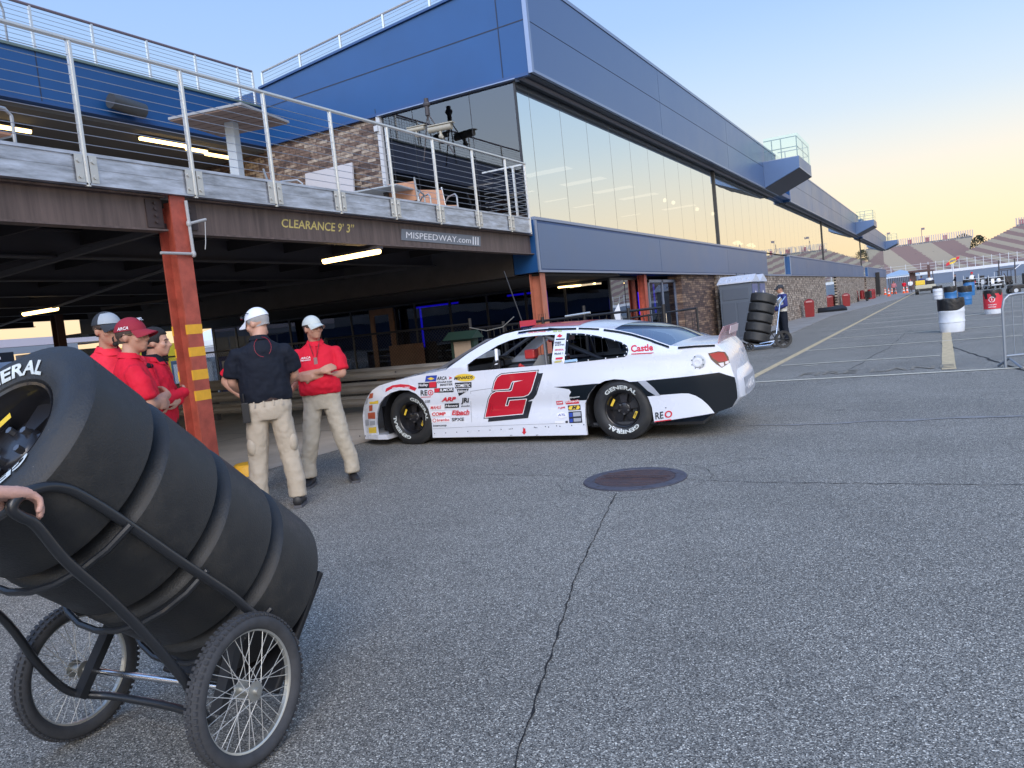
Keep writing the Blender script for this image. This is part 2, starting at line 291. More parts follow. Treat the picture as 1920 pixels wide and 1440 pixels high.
cap_k = mat('stone_cap', (.52, .56, .54), .8)
cap_r = mat('red_cap', (.28, .012, .03), .8)
cap_d = mat('dark_cap', (.03, .035, .045), .8)
hair_g = mat('grey_hair', (.38, .37, .37), .9, bump=.5, bscale=200)
hair_b = mat('dark_hair', (.015, .013, .013), .7, bump=.5, bscale=150)
hair_br = mat('brown_hair', (.07, .045, .035), .8, bump=.5, bscale=150)
shoe_m = mat('black_shoe', (.014, .014, .016), .5)
sole_m = mat('shoe_sole', (.09, .09, .10), .7)
belt_m = mat('leather_belt', (.03, .012, .01), .5)
lens_m = mat('dark_lens', (.004, .004, .005), .08, spec=.8)
white_m = mat('white_mark', (.80, .80, .82), .5)
tirewhite = mat('tyre_lettering', (.62, .66, .64), .7, var=.25, vscale=30)
red_mk = mat('red_mark', (.62, .02, .04), .45)
blk_mk = mat('black_mark', (.015, .018, .025), .45)
yel_mk = mat('yellow_mark', (.80, .55, .05), .5)
blu_mk = mat('blue_mark', (.02, .06, .35), .5)
gry_mk = mat('grey_mark', (.35, .37, .42), .5)
org_mk = mat('orange_mark', (.75, .25, .03), .5)
chrome = mat('chrome', (.75, .76, .78), .18, metal=1)
rim_al = mat('spoked_rim', (.60, .60, .56), .35, metal=.8)
rust = mat('rusty_iron', (.10, .055, .05), .7, metal=.2, var=.35, vscale=14, detail=8, bump=.4, bscale=60, col2=(.055, .045, .055))
green_p = mat('green_paint', (.014, .038, .028), .6)
tan_b = mat('tan_board', (.40, .31, .23), .8, var=.1, vscale=10)
wall_gr = mat('track_wall', (.66, .68, .72), .7)
banking = mat('banked_track', (.16, .175, .20), .8, var=.15, vscale=.05)
# ------------------------------------------------------------------ ground
g = M(); g.add([(-900, -300, 0), (900, -300, 0), (900, 1800, 0), (-900, 1800, 0)], [(0, 1, 2, 3)]); struct(g, 'ground', A)
def sheet(m, pts, z, mi=0): m.add([(p[0], p[1], z) for p in pts], [tuple(range(len(pts)))], mi)
m = M(); sheet(m, [(-7.24, -8), (-7.24, 14.4), (-7.24, 22.3), (-60, 22.3), (-60, -8)], .004); struct(m, 'garage_floor', concrete)
m = M(); P_ = [(-7.26, 26), (-5.3, 26), (-4.95, 29.4), (-5.56, 48), (-3.5, 80), (-3.45, 150), (-7.26, 150)]; m.prism(P_, lambda x, y: (x, y, .0), lambda x, y: (x, y, .022)); struct(m, 'pavement', sidewalk_m)
# joints of the floor slab
m = M()
for y in (2.0, 6.6, 9.9, 12.0, 16.5): sheet(m, [(-7.3, y), (-7.3, y+.025), (-40, y+.025), (-40, y)], .008)
for x in (-10.6, -14.6, -18.9): sheet(m, [(x, -8), (x+.025, -8), (x+.025, 22), (x, 22)], .0085)
o = struct(m, 'floor_joints', mat('joint', (.16, .15, .14), .9))
# painted lines
def wob(y0, y1, x, hw, n, amp=.006):
    L_, R_ = [], []
    for i in range(n+1):
        y = y0+(y1-y0)*i/n; L_.append((x-hw+random.uniform(-amp, amp), y)); R_.append((x+hw+random.uniform(-amp, amp), y))
    return L_, R_
m = M()
a, b = wob(13.8, 150, -3.15, .075, 60)
for i in range(60): sheet(m, [a[i], b[i], b[i+1], a[i+1]], .004)
a, b = wob(14.3, 24.4, .02, .10, 20)
for i in range(20): sheet(m, [a[i], b[i], b[i+1], a[i+1]], .006)
struct(m, 'yellow_lines', paint_y)
m = M()
for y, x1 in ((13.93, 3.2), (20.9, 8), (25.2, 9), (29.6, 9), (33.7, 9), (37.7, 9), (42.4, 9), (47.2, 9), (52, 9), (57, 9), (62, 9), (68, 9), (74, 9)):
    n = 14; xs = [-3.08+(x1+3.08)*i/n for i in range(n+1)]
    for i in range(n): sheet(m, [(xs[i], y-.06), (xs[i+1], y-.06), (xs[i+1], y+.06), (xs[i], y+.06)], .0085)
sheet(m, [(-3.0, 16.92), (-.12, 16.92), (-.12, 17.02), (-3.0, 17.02)], .0085)
sheet(m, [(-.1, 33.1), (1.4, 33.3), (1.4, 33.6), (-.1, 33.4)], .0088)
# worn tape and scraps stuck to the asphalt between the lines
for k in range(26):
    x = random.uniform(-2.6, 5.5); y = random.uniform(15, 70); l = random.uniform(.05, .35); w_ = random.uniform(.02, .05); t = random.uniform(-.4, .4)
    c_, s_ = math.cos(t), math.sin(t); sheet(m, [(x-l*c_, y-l*s_-w_), (x+l*c_, y+l*s_-w_), (x+l*c_, y+l*s_+w_), (x-l*c_, y-l*s_+w_)], .010+k*.0002)
struct(m, 'white_lines', paint_w)
# faded stencil letters
m = M()
text_on(m, 'FIRE LANE', lambda u, v: (-2.3+u*2.4, 14.55+v*.55, .0105), off=.0)
struct(m, 'worn_stencil', mat('faded_stencil', (.27, .24, .19), .85, var=.5, vscale=10))
# cracks
def crack(m, pts, wd=.008, step=.05, amp=.012, z=.004):
    L_ = []
    for i in range(len(pts)-1):
        a = Vector(pts[i]); b = Vector(pts[i+1]); n = max(2, int((b-a).length/step)); d = (b-a).normalized(); q = Vector((-d.y, d.x))
        for k in range(n):
            p = a+(b-a)*k/n + q*amp*(noise.noise(Vector((a.x+k*.37, a.y*3, i)))*2.2); w_ = wd*(.45+abs(noise.noise(Vector((k*.5, i*7., a.x))))*2.2)
            L_.append((p-q*w_, p+q*w_))
    for i in range(len(L_)-1): sheet(m, [L_[i][0], L_[i][1], L_[i+1][1], L_[i+1][0]], z)
m = M()
crack(m, [(-1.25, 1.9), (-1.316, 2.133), (-1.896, 3.948), (-2.312, 5.549), (-2.40, 5.92)], .0034, .04, .007)
crack(m, [(-1.98, 6.40), (-1.45, 6.30), (.41, 6.26), (1.6, 6.1)], .004)
crack(m, [(-2.86, 6.43), (-3.4, 6.55), (-4.1, 6.58), (-4.6, 6.62)], .0035)
crack(m, [(-2.05, 6.75), (-1.7, 7.15), (-1.2, 7.4)], .003)
crack(m, [(-.08, 20.2), (.62, 15.6), (.98, 13.4), (1.2, 12.0)], .022, .15, .02)
crack(m, [(-1.6, 14.5), (-1.2, 19.5), (-.9, 27)], .006, .2, .03)
crack(m, [(-2.42+.66*math.cos(R(a)), 6.40+.66*math.sin(R(a))) for a in range(0, 370, 20)], .0022, .04, .01)
crack(m, [(1.0, 9.0), (1.4, 6.4), (1.1, 4.2)], .002)
struct(m, 'asphalt_cracks', crack_m)
m = M()
crack(m, [(-3.0, 9.3), (-1.5, 9.15), (.4, 9.3), (2.5, 9.25)], .035, .12, .03, .0045)
struct(m, 'dusty_seam', mat('dust_seam', (.24, .235, .23), .9, var=.3, vscale=8, detail=8))
# manhole
mh = thing('manhole_cover', 'rusty round manhole cover set in the asphalt in front of the race car', 'manhole cover', (-2.42, 6.40, 0))
m = M(); m.lathe([(.0, .0), (.445, .0), (.445, .010), (.435, .016), (.355, .016), (.352, .010), (.0, .010)], seg=72)
m.build('frame_ring', mat('iron_ring', (.085, .085, .11), .6, metal=.3, var=.3, vscale=20, bump=.3, bscale=60), mh, smooth=True, angle=25)
m = M(); m.lathe([(.0, .008), (.345, .008), (.345, .0145), (.0, .0145)], seg=72)
for i in range(-3, 4): m.box(-.33 if abs(i) < 3 else -.2, .33 if abs(i) < 3 else .2, i*.09-.006, i*.09+.006, .0145, .0175) if abs(i) > 0 else None
lid = m.build('lid', rust, mh)
m = M(); text_on(m, 'SANITARY SEWER', lambda u, v: (-.27+u*.54, -.03+v*.06, .0195), off=.02); m.box(-.3, .3, .045, .052, .0145, .02); m.box(-.3, .3, -.052, -.045, .0145, .02)
m.build('lettering', rust, lid)
m = M()
for a in (20, 60, 120, 200, 240, 300): m.cyl((.40*math.cos(R(a)), .40*math.sin(R(a)), .0163), .016, .001, 12)
m.build('bolt_hole', black_m, mh)
# ------------------------------------------------------------------ main building
B = thing('suite_building', 'long two-storey trackside building with grey metal fascia, mirrored ribbon windows and stone ground floor', 'building', (0, 0, 0))
ZF0, ZF1 = 6.38, 8.40
segs = [(14.70, 42.0), (45.6, 86.5), (90.3, 131)]
for i, (y0, y1) in enumerate(segs):
    m = M()
    m.prism([(-6.95, 8.38), (-14.2, 7.68), (-24, 7.68), (-24, 6.40), (-6.95, 6.40)], lambda x, z: (x, y0+.012, z), lambda x, z: (x, y1-.012, z))
    up = m.build('upper_storey_block', blue, B)
    # front panels: two rows, 7.9 m long, with open joints
    m = M(); step = 8.3; y = y0+.13
    while y < y1-.2:
        ye = min(y+step, y1-.13) if y > y0+.2 else y0+8.5
        for za, zb in ((ZF0+.07, 7.375), (7.395, ZF1-.09)): m.box(-6.95, -6.925, y, ye-.02, za, zb)
        y = ye
    m.pieces('front_panel', silver, up)
    m = M(); m.box(-6.98, -6.905, y0, y1, ZF1-.08, ZF1); m.box(-6.98, -6.905, y0+.002, y1-.002, ZF0, ZF0+.055); m.box(-6.96, -6.907, y0+.003, y0+.10, ZF0+.055, ZF1-.08)
    m.build('edge_trim', trim, up)
    m = M(); m.box(-6.948, -6.93, y0+.1, y1-.02, ZF0+.055, ZF1-.08); m.build('panel_joint', seam, up)
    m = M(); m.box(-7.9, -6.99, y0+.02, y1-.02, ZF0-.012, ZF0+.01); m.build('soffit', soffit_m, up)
    m = M(); m.tube([(-7.22, y0+.08, ZF0-.03), (-7.22, y1, ZF0-.03)], .05, 8); m.build('shade_tube', mat('shade_tube%d' % i, (.10, .10, .12), .45), up, smooth=True)
# side face seams and lower trim (the wall facing the deck)
m = M()
for (xa, za), (xb, zb) in (((-14.15, 7.215), (-7.0, 7.40)),): m.add([(xa, 14.706, za), (xb, 14.706, zb), (xb, 14.706, zb+.022), (xa, 14.706, za+.022)], [(0, 1, 2, 3)])
m.box(-7.592, -7.572, 14.704, 14.707, 6.40, 8.32); m.box(-10.86, -10.845, 14.704, 14.708, 6.33, 6.5); m.pieces('wall_seam', seam, B)
m = M(); m.box(-6.99, -6.90, 14.688, 14.711, 6.36, 8.41); m.build('corner_trim', trim, B)
m = M(); m.box(-14.15, -7.0, 14.69, 14.80, 6.33, 6.395); m.build('lower_edge', blueD, B)
m = M(); m.box(-10.8, -7.30, 14.66, 14.90, 6.315, 6.335); m.build('window_head', trim, B)
m = M(); m.prism([(-6.9, 8.395), (-14.2, 7.69), (-14.2, 7.74), (-6.9, 8.445)], lambda x, z: (x, 14.66, z), lambda x, z: (x, 14.86, z)); m.build('parapet_cap', blueD, B)
# ribbon windows, each pane its own part
ys = [14.78, 15.36]+[15.36+1.524*k for k in range(1, 76)]
for k in range(len(ys)-1):
    a, b = ys[k], ys[k+1]
    if 30.5 < a < 30.7: a += .16
    m = M(); m.box(-7.375, -7.36, a+.009, b-.009, 3.56, 6.36); m.box(-7.372, -7.364, b-.009, b+.009, 3.56, 6.36, 1); m.build('window_pane', [glass, mull], B)
m = M()
for y in (30.6, 61.1, 91.6): m.box(-7.40, -7.30, y-.02, y+.10, 3.53, 6.36)
m.pieces('mullion', mull, B)
# lower band: silver panels with blue return ends, gap windows between
bands = [(14.72, 39.2), (45.8, 92.0), (97.5, 131)]
for i, (y0, y1) in enumerate(bands):
    m = M(); m.box(-7.78, -7.22, y0, y1, 2.44, 3.53); bd = m.build('lower_band', blue, B)
    m = M(); y = y0+.12; k = 0
    for yy in ([22.9, 31.3, y1-.04] if i == 0 else [y0+(y1-y0)*q/8 for q in range(1, 9)]):
        m.box(-7.222, -7.205, y, yy-.02, 2.50, 3.44); y = yy
    m.pieces('front_panel', silver, bd)
    m = M(); m.box(-7.80, -7.19, y0-.01, y1, 3.50, 3.56); m.box(-7.24, -7.195, y0, y1, 2.43, 2.475); m.box(-7.23, -7.20, y0-.002, y0+.09, 2.47, 3.5)
    m.build('edge_trim', trim, bd)
for a, b in ((39.2, 45.8), (92.0, 97.5)):
    m = M(); m.box(-7.37, -7.36, a, b, 2.5, 3.5); m.build('window_pane', glass, B)
    m = M(); m.box(-7.44, -7.22, a, b, 2.42, 2.5); m.build('sill', trim, B)
# ground floor street front
m = M(); m.box(-7.8, -7.36, 25.3, 29.55, 0, 2.43); m.build('stone_wall', stoneB, B)
m = M(); m.box(-7.9, -7.27, 29.55, 60.6, 0, 2.43); m.box(-7.9, -7.27, 67.2, 93, 0, 2.43); m.box(-7.9, -7.27, 95, 131, 0, 2.43); m.pieces('stone_wall', stoneC, B)
m = M(); m.box(-7.5, -7.36, 60.6, 67.2, .1, 2.43); m.build('window_pane', glass, B)
for y in (21.75, 94.0, 131.1):
    m = M(); m.box(-7.37, -7.35, y-.1, y+.1, 0, 2.42); m.box(-7.56, -7.54, y-.1, y+.1, 0, 2.42); m.box(-7.54, -7.37, y-.006, y+.006, 0, 2.42); m.build('column', red_steel, B)
# entrance doors
dr = M(); [dr.box(-7.62, -7.56, a, b, 0.05, 2.30) for a, b in ((22.6, 22.68), (23.88, 23.98), (25.2, 25.3))]; dr.box(-7.62, -7.56, 22.6, 25.3, 2.22, 2.3); dr.box(-7.62, -7.56, 22.6, 25.3, .02, .22)
d = dr.build('glass_doors', trim, B)
m = M(); m.box(-7.60, -7.585, 22.68, 23.88, .22, 2.22); m.box(-7.60, -7.585, 23.98, 25.2, .22, 2.22); m.pieces('glass_leaf', glass_dark, d)
m = M(); m.tube([(-7.53, 23.80, 1.25), (-7.49, 23.80, 1.25), (-7.49, 23.80, .95), (-7.53, 23.80, .95)], .014, 6); m.build('handle', chrome, d)
# lobby glazing (recessed behind the columns)
m = M()
for a, b in ((19.62, 20.65), (20.7, 21.7)): m.box(-7.62, -7.60, a, b, .05, 2.32)
m.build('lobby_window', glassmat('lobby_side_glass', .45, (.8, .85, .9), 0, (.3, .33, .4)), B)
xs = [-7.62, -8.9, -10.1, -11.35, -12.6, -13.85, -14.62, -15.55, -16.3, -17.6, -18.9, -20.2, -21.4, -22.5]
for i in range(len(xs)-1):
    if i == 6: continue
    m = M(); m.box(xs[i+1]+.03, xs[i]-.03, 19.60, 19.615, .06, 2.30); m.build('lobby_window', glass_dark, B)
m = M()
for x in xs: m.box(x-.03, x+.03, 19.58, 19.64, 0, 2.34)
m.box(-22.5, -7.6, 19.575, 19.645, 2.30, 2.36); m.box(-22.5, -7.6, 19.575, 19.645, 0, .08); m.box(-7.64, -7.585, 19.62, 22.6, 2.3, 2.36); m.build('lobby_frame', mull, B)
m = M(); m.box(-15.52, -15.36, 19.54, 19.60, .05, 2.29); m.box(-14.80, -14.64, 19.54, 19.60, .05, 2.29); m.box(-15.36, -14.80, 19.54, 19.60, 2.11, 2.29); m.box(-15.36, -14.80, 19.54, 19.60, .05, .2)
d = m.build('wooden_door', wood_d, B); m = M(); m.box(-15.36, -14.80, 19.56, 19.58, .2, 2.11); m.build('door_glass', glass_dark, d)
m = M(); m.box(-14.5, -13.6, 19.0, 19.5, 0, 1.15); m.build('wood_panel', wood_d, B)
# interior of the lobby and upper suite, seen through the glazing
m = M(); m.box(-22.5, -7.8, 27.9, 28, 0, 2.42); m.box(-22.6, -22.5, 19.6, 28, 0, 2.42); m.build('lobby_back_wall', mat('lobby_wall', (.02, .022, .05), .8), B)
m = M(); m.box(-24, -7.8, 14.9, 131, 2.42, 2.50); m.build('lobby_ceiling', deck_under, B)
m = M(); m.box(-24, -7.4, 14.9, 131, 3.40, 3.5); m.box(-7.8, -7.38, 39.2, 45.8, 3.4, 3.5); m.build('suite_floor', mat('suite_carpet', (.06, .05, .06), .9), B)
m = M(); m.box(-24, -7.42, 14.9, 131, 6.28, 6.34); m.build('suite_ceiling', mat('suite_ceiling', (.30, .30, .30), .9), B)
m = M(); m.box(-15.1, -15, 14.9, 131, 3.5, 6.28); m.build('suite_back_wall', mat('suite_wall', (.10, .11, .14), .9), B)
m = M()
for y in (24.2, 27.2, 30.2, 33.2, 39.2): m.box(-12.0, -10.4, y-.3, y+.3, 6.262, 6.275); m.box(-14.2, -13.2, y-.15, y+.05, 6.262, 6.275)
m.pieces('suite_ceiling_light', mat('suite_light', (.9, .85, .7), .5, emit=(1, .80, .60), estr=.65), B)
m = M()
for y in (33, 34.2, 38, 41): m.ell((-10, y, 5.9), (.09, .09, .09), seg=8)
for y in (44, 47.5): m.ell((-9.6, y, 4.5), (.22, .22, .10), seg=8); m.ell((-9.6, y+.8, 4.45), (.16, .2, .08), seg=8)
m.pieces('pendant_lamp', lamp2_m, B)
m = M(); m.box(-9.66, -9.60, 19.9, 19.95, 1.5, 2.25); m.box(-11.0, -9.9, 20.2, 20.25, 2.22, 2.27); m.box(-14.3, -12.7, 20.2, 20.25, 2.2, 2.25); m.box(-7.9, -7.86, 24, 24.04, 1.3, 2.2); m.box(-13.9, -13.86, 19.9, 19.95, 1.0, 2.2)
m.box(-8.6, -8.56, 22, 22.04, 1.55, 1.85); m.box(-8.3, -8.26, 23.6, 23.64, 1.3, 2.0)
m.pieces('blue_accent_light', blue_led, B)
m = M(); m.tube([(-8.9, 19.2, 2.26), (-8.0, 20.0, 2.26)], .025, 6); m.tube([(-8.9, 20.0, 2.26), (-8.0, 19.6, 2.26)], .025, 6); m.build('tube_light', lamp_m, B)
m = M()
for i, x in enumerate((-9.5, -10.6, -11.9, -12.3, -13.4, -16.6, -17.4)): m.cyl((x, 20.6+(i % 3)*.6, .72), .35, .03, 14); m.cyl((x, 20.6+(i % 3)*.6, 0), .03, .72, 8); m.cyl((x+.5, 20.9, .45), .2, .03, 10); m.cyl((x+.5, 20.9, 0), .02, .45, 6); m.box(x+.66, x+.7, 20.7, 21.1, .45, .9)
m.build('lobby_furniture', grey_l, B)
# beam above the lobby recess
m = M(); m.box(-22.5, -7.80, 14.72, 14.95, 2.42, 3.46); m.build('recess_fascia', mat('recess_fascia', (.075, .065, .06), .7, var=.2), B)
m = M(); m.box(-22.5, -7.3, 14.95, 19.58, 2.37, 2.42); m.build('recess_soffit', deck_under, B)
m = M(); y = 14.96; m.box(-7.28, -7.26, y-.11, y+.11, 0, 2.42); m.box(-7.52, -7.50, y-.11, y+.11, 0, 2.42); m.box(-7.50, -7.28, y-.006, y+.006, 0, 2.42); m.build('column', mat('corner_column', (.46, .16, .10), .5, var=.2), B)
# upper side wall: stone, corner post, three panes
m = M(); m.box(-24, -10.86, 14.78, 15.0, 3.5, 6.36); m.build('stone_wall', stoneA, B)
m = M(); m.box(-10.86, -10.76, 14.70, 14.86, 3.5, 6.32); m.box(-10.90, -10.80, 14.64, 14.72, 6.0, 6.12); m.build('corner_post', mat('white_post', (.52, .54, .57), .5), B)
for a, b in ((-10.76, -10.55), (-10.55, -9.93), (-9.93, -8.46), (-8.46, -7.38)):
    m = M(); m.box(a+.008, b-.008, 14.78, 14.795, 3.5, 6.33); m.build('side_window_pane', glass_side, B)
m = M(); m.box(-7.40, -7.355, 14.76, 14.80, 3.5, 6.36)
for x in (-10.55, -9.93, -8.46): m.box(x-.007, x+.007, 14.779, 14.796, 3.5, 6.33)
m.pieces('glazing_joint', mull, B)
# viewing platforms
def platform(y0, y1):
    m = M(); prof = [(-6.92, 7.60), (-5.35, 7.60), (-5.35, 7.08), (-6.92, 6.42)]
    m.prism(prof, lambda x, z: (x, y0, z), lambda x, z: (x, y1, z)); p = m.build('viewing_platform', silver, B)
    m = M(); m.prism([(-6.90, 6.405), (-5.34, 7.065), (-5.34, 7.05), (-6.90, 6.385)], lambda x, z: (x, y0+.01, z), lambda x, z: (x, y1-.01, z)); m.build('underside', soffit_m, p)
    m = M(); m.box(-6.95, -5.37, y0-.003, y0+.03, 7.575, 7.60); m.box(-5.38, -5.345, y0-.01, y1+.01, 7.07, 7.12); m.build('edge_trim', trim, p)
    m = M(); x0, x1 = -6.85, -5.42
    for z in (8.05, 8.5): m.tube([(x0, y0+.1, z), (x1, y0+.1, z), (x1, y1-.1, z), (x0, y1-.1, z)], .022, 6)
    for x, y in ((x0+.35, y0+.1), (x1, y0+.1), (x1, (y0+y1)/2), (x1, y1-.1), (x0+.35, y1-.1), (-6.1, y0+.1)): m.tube([(x, y, 7.6), (x, y, 8.5)], .024, 6)
    m.build('guard_rail', mat('rail_grey', (.22, .26, .32), .5), p)
    m = M(); m.box(x0, x1+.05, y0+.05, y0+.062, 7.62, 8.62); m.box(x1+.05, x1+.062, y0+.05, y1-.05, 7.62, 8.62); m.pieces('glass_screen', clear, p)
for y0 in (38.5, 83.2, 128): platform(y0, y0+3.8)
m = M(); m.box(-7.3, -6.93, 42.0, 45.6, 6.5, 6.7); m.box(-13, -7.3, 42, 45.6, 6.38, 7.6); m.box(-7.3, -6.93, 86.5, 90.3, 6.5, 6.7); m.box(-13, -7.3, 86.5, 90.3, 6.38, 7.6); m.pieces('recessed_wall', blue, B)
# rear wing with blue band over the patio
m = M(); m.box(-24, -14.14, -9, 14.69, 6.33, 7.22); rb = m.build('rear_wing_band', blue, B)
m = M(); m.box(-24, -14.10, -9, 14.68, 7.22, 7.26); m.build('band_cap', mat('green_grey_cap', (.12, .17, .16), .5), rb); m = M(); m.box(-24, -14.12, -9, 14.66, 6.29, 6.33); m.build('band_drip', blueD, rb)
m = M(); m.box(-14.143, -14.136, 9.14, 9.16, 6.33, 7.22); m.box(-14.143, -14.136, 3.1, 3.12, 6.33, 7.22); m.pieces('wall_seam', seam, rb)
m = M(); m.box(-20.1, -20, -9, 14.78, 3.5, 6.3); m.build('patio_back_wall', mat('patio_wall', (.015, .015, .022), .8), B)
m = M(); m.box(-20, -14.3, -9, 14.7, 6.2, 6.29); m.build('patio_ceiling', mat('patio_ceiling', (.10, .10, .10), .8), B)
# roof railing on the rear wing and along the side parapet
m = M(); X = -14.28
pts = [(X, -9, 8.11), (X, 14.6, 8.11)]; m.tube(pts, .028, 6); rr = m.build('roof_railing', mat('rail_dark', (.16, .13, .16), .5), B)
m = M()
for y in (-7, -4.6, -2.2, .2, 2.6, 4.9, 6.9, 8.1, 9.25, 10.46, 11.69, 12.92, 14.14, 14.6): m.box(X-.02, X+.02, y-.022, y+.022, 7.25, 8.1)
m.pieces('rail_post', stainless, rr)
m = M()
for k in range(9): m.tube([(X, -9, 7.34+k*.085), (X, 14.6, 7.34+k*.085)], .005, 4)
m.pieces('rail_cable', cable_m, rr)
def rz(x): return 8.12+(x+14.28)*.098
m = M(); m.tube([(x, 14.9, rz(x)+.03) for x in (-14.25, -9.6, -7.6)], .028, 6)
for x in (-14.25, -13.0, -11.75, -10.5, -9.25, -8.0): m.box(x-.022, x+.022, 14.88, 14.92, 7.7, rz(x)+.02)
for k in range(8): m.tube([(x, 14.9, rz(x)-.05-k*.085) for x in (-14.2, -7.6)], .005, 4)
m.build('parapet_railing', stainless, B)
# wall speaker / light fittings
t = thing('wall_speaker', 'black tubular speaker mounted on the blue band above the patio', 'speaker', (-13.92, 10.75, 6.50))
m = M(); m.tube([(0, -.36, .04), (0, .36, -.04)], .15, 12); m.build('speaker_body', mat('speaker_grey', (.05, .055, .06), .4), t, smooth=True)
m = M(); m.box(-.14, -.04, -.06, .06, -.06, .06); m.build('bracket', black_m, t)
# ------------------------------------------------------------------ elevated deck over the garage entrance
D = thing('elevated_deck', 'raised steel deck with galvanised edge, cable railing and yellow clearance lettering', 'deck')
FX = -7.20
m = M(); m.box(-24.9, FX-.14, -9, 14.58, 3.36, 3.47); m.build('deck_slab', concrete, D)
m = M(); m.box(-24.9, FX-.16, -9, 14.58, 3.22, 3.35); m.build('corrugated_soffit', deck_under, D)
for x in [-24.5+.6*k for k in range(29)]: pass
m = M(); m.box(FX-.12, FX-.004, -9, 14.52, 3.225, 3.50); m.box(FX-.14, FX, -9, 14.54, 3.365, 3.372); m.box(FX-.02, FX+.012, -9, 14.53, 3.485, 3.515); m.box(FX-.30, FX+.014, -9, 14.53, 3.205, 3.225)
ch = m.build('galvanised_channel', galv, D)
# edge beam (brown I section), web set back
m = M()
def ibeam(m, x, y0, y1, z0, z1, w_): m.box(x-w_/2, x+w_/2, y0, y1, z0, z0+.02); m.box(x-w_/2, x+w_/2, y0, y1, z1-.02, z1); m.box(x-.008, x+.008, y0, y1, z0+.02, z1-.02)
ibeam(m, -7.36, -9, 5.92, 2.82, 3.2, .16); ibeam(m, -7.36, 6.18, 14.75, 2.80, 3.2, .16); eb = m.build('edge_beam', beam_m, D)
for y0_ in (5.72, 6.17):
  m = M(); m.box(-7.35, -7.335, y0_, y0_+.2, 2.86, 3.16)
  for y in (y0_+.1,):
    for z in (2.92, 2.99, 3.06, 3.12): m.tube([(-7.345, y, z), (-7.31, y, z)], .016, 6)
  m.build('bolted_plate', mat('brown_plate%.0f' % y0_, (.05, .035, .035), .6), eb)
# inner girders and cross joists
m = M()
for x in (-9.7, -12.2, -14.7, -17.1, -19.5, -21.9, -24.6): m = M(); ibeam(m, x, -9, 14.6, 2.85, 3.2, .18); m.build('girder', dark_steel, D)
m.build('girder', dark_steel, D) if 0 else None
m = M()
for y in [-8+1.21*k for k in range(19)]: ibeam(m, 0, 0, .001, 3.0, 3.001, .001) if 0 else m.box(-24.5, -7.5, y-.02, y+.02, 3.02, 3.22)
m.pieces('cross_joist', mat('joist', (.03, .028, .032), .6), D)
m = M(); m.beam((-7.45, 6.05, 2.90), (-12.2, 6.3, 2.78), .07, .07); m.beam((-12.2, 6.3, 2.78), (-17.1, 6.3, 2.85), .07, .07); m.beam((-17, 11.7, 2.76), (-9.9, 13.9, 2.82), .05, .05); m.tube([(-24, 12.6, 2.72), (-9.8, 7.8, 2.74)], .03, 6); m.pieces('brace', mat('brace_steel', (.06, .055, .06), .6), D)
# columns
def hcol(x, y, z1, mt, parent, front=.24):
    m = M(); m.box(x-.02, x, y-.1, y+.1, 0, z1); m.box(x-front, x-front+.018, y-.1, y+.1, 0, z1-.1); m.box(x-front+.018, x-.02, y-.007, y+.007, 0, z1-.05); return m.build('column', mt, parent)
c0 = hcol(-7.235, 6.05, 3.2, red_steel, D)
for x, y in ((-7.235, -2.9), (-14.7, -2.9), (-14.7, -8)): hcol(x, y, 3.2, red_steel, D)
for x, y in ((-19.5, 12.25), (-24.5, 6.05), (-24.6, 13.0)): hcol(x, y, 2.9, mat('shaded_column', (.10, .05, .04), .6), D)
m = M()
for za, zb in ((1.695, 1.80), (1.45, 1.55), (1.19, 1.30), (.96, 1.07)): m.box(-7.236, -7.2335, 5.948, 6.152, za, zb); m.box(-7.478, -7.458, 5.946, 5.951, za, zb); m.box(-7.256, -7.236, 5.9465, 5.951, za, zb)
m.pieces('yellow_stripe', yel_paint, c0)
m = M(); gp = mat('grey_conduit', (.40, .41, .42), .5)
m.tube([(-7.20, 6.13, 3.15), (-7.20, 6.14, 2.55)], .018, 8); m.tube([(-7.19, 6.13, 2.90), (-7.19, 6.36, 2.96)], .016, 8); m.tube([(-7.20, 6.14, 2.57), (-7.20, 5.72, 2.57)], .016, 8); m.tube([(-7.17, 6.33, 2.93), (-7.17, 6.30, 2.7), (-7.17, 6.28, 2.62)], .005, 5)
m.ell((-7.2, 6.13, 2.90), (.028, .028, .04)); m.ell((-7.2, 6.14, 2.57), (.028, .028, .04)); m.build('conduit', gp, c0, smooth=True)
bs = thing('bollard_base', 'worn yellow round base block standing beside the striped red column', 'bollard base', (-7.30, 6.62, 0))
m = M(); m.lathe([(0, 0), (.20, 0), (.19, .10), (.16, .13), (0, .13)], seg=24); m.build('rubber_block', yel_paint, bs, smooth=True)
# lettering on the beam
m = M(); XB = -7.349
def px_quad(tl, tr, br, bl, ax, v, off=Vector((0, 0, 0))):
    P = [at(*p, ax, v)+off for p in (tl, tr, br, bl)]
    return lambda u, t: (P[3]*(1-u)+P[2]*u)*(1-t) + (P[0]*(1-u)+P[1]*u)*t
q = px_quad((528, 410), (664, 421), (663, 437), (528, 426), 0, XB); text_on(m, 'CLEARANCE 9’ 3”', q, off=.012)
dy = -8.7; q2 = (lambda f, d: (lambda u, t: f(u, t)+Vector((0, d, 0))))(q, -6.13); text_on(m, 'CLEARANCE 9’ 3”', q2, off=.012)
m.pieces('clearance_lettering', mat('lettering_yellow', (.62, .50, .16), .6), eb)
sg = thing('banner_sign', 'grey web address sign fixed to the brown beam below the deck', 'sign')
P = [at(*p, 0, -7.34) for p in ((753, 429), (901, 443), (901, 462), (753, 450))]
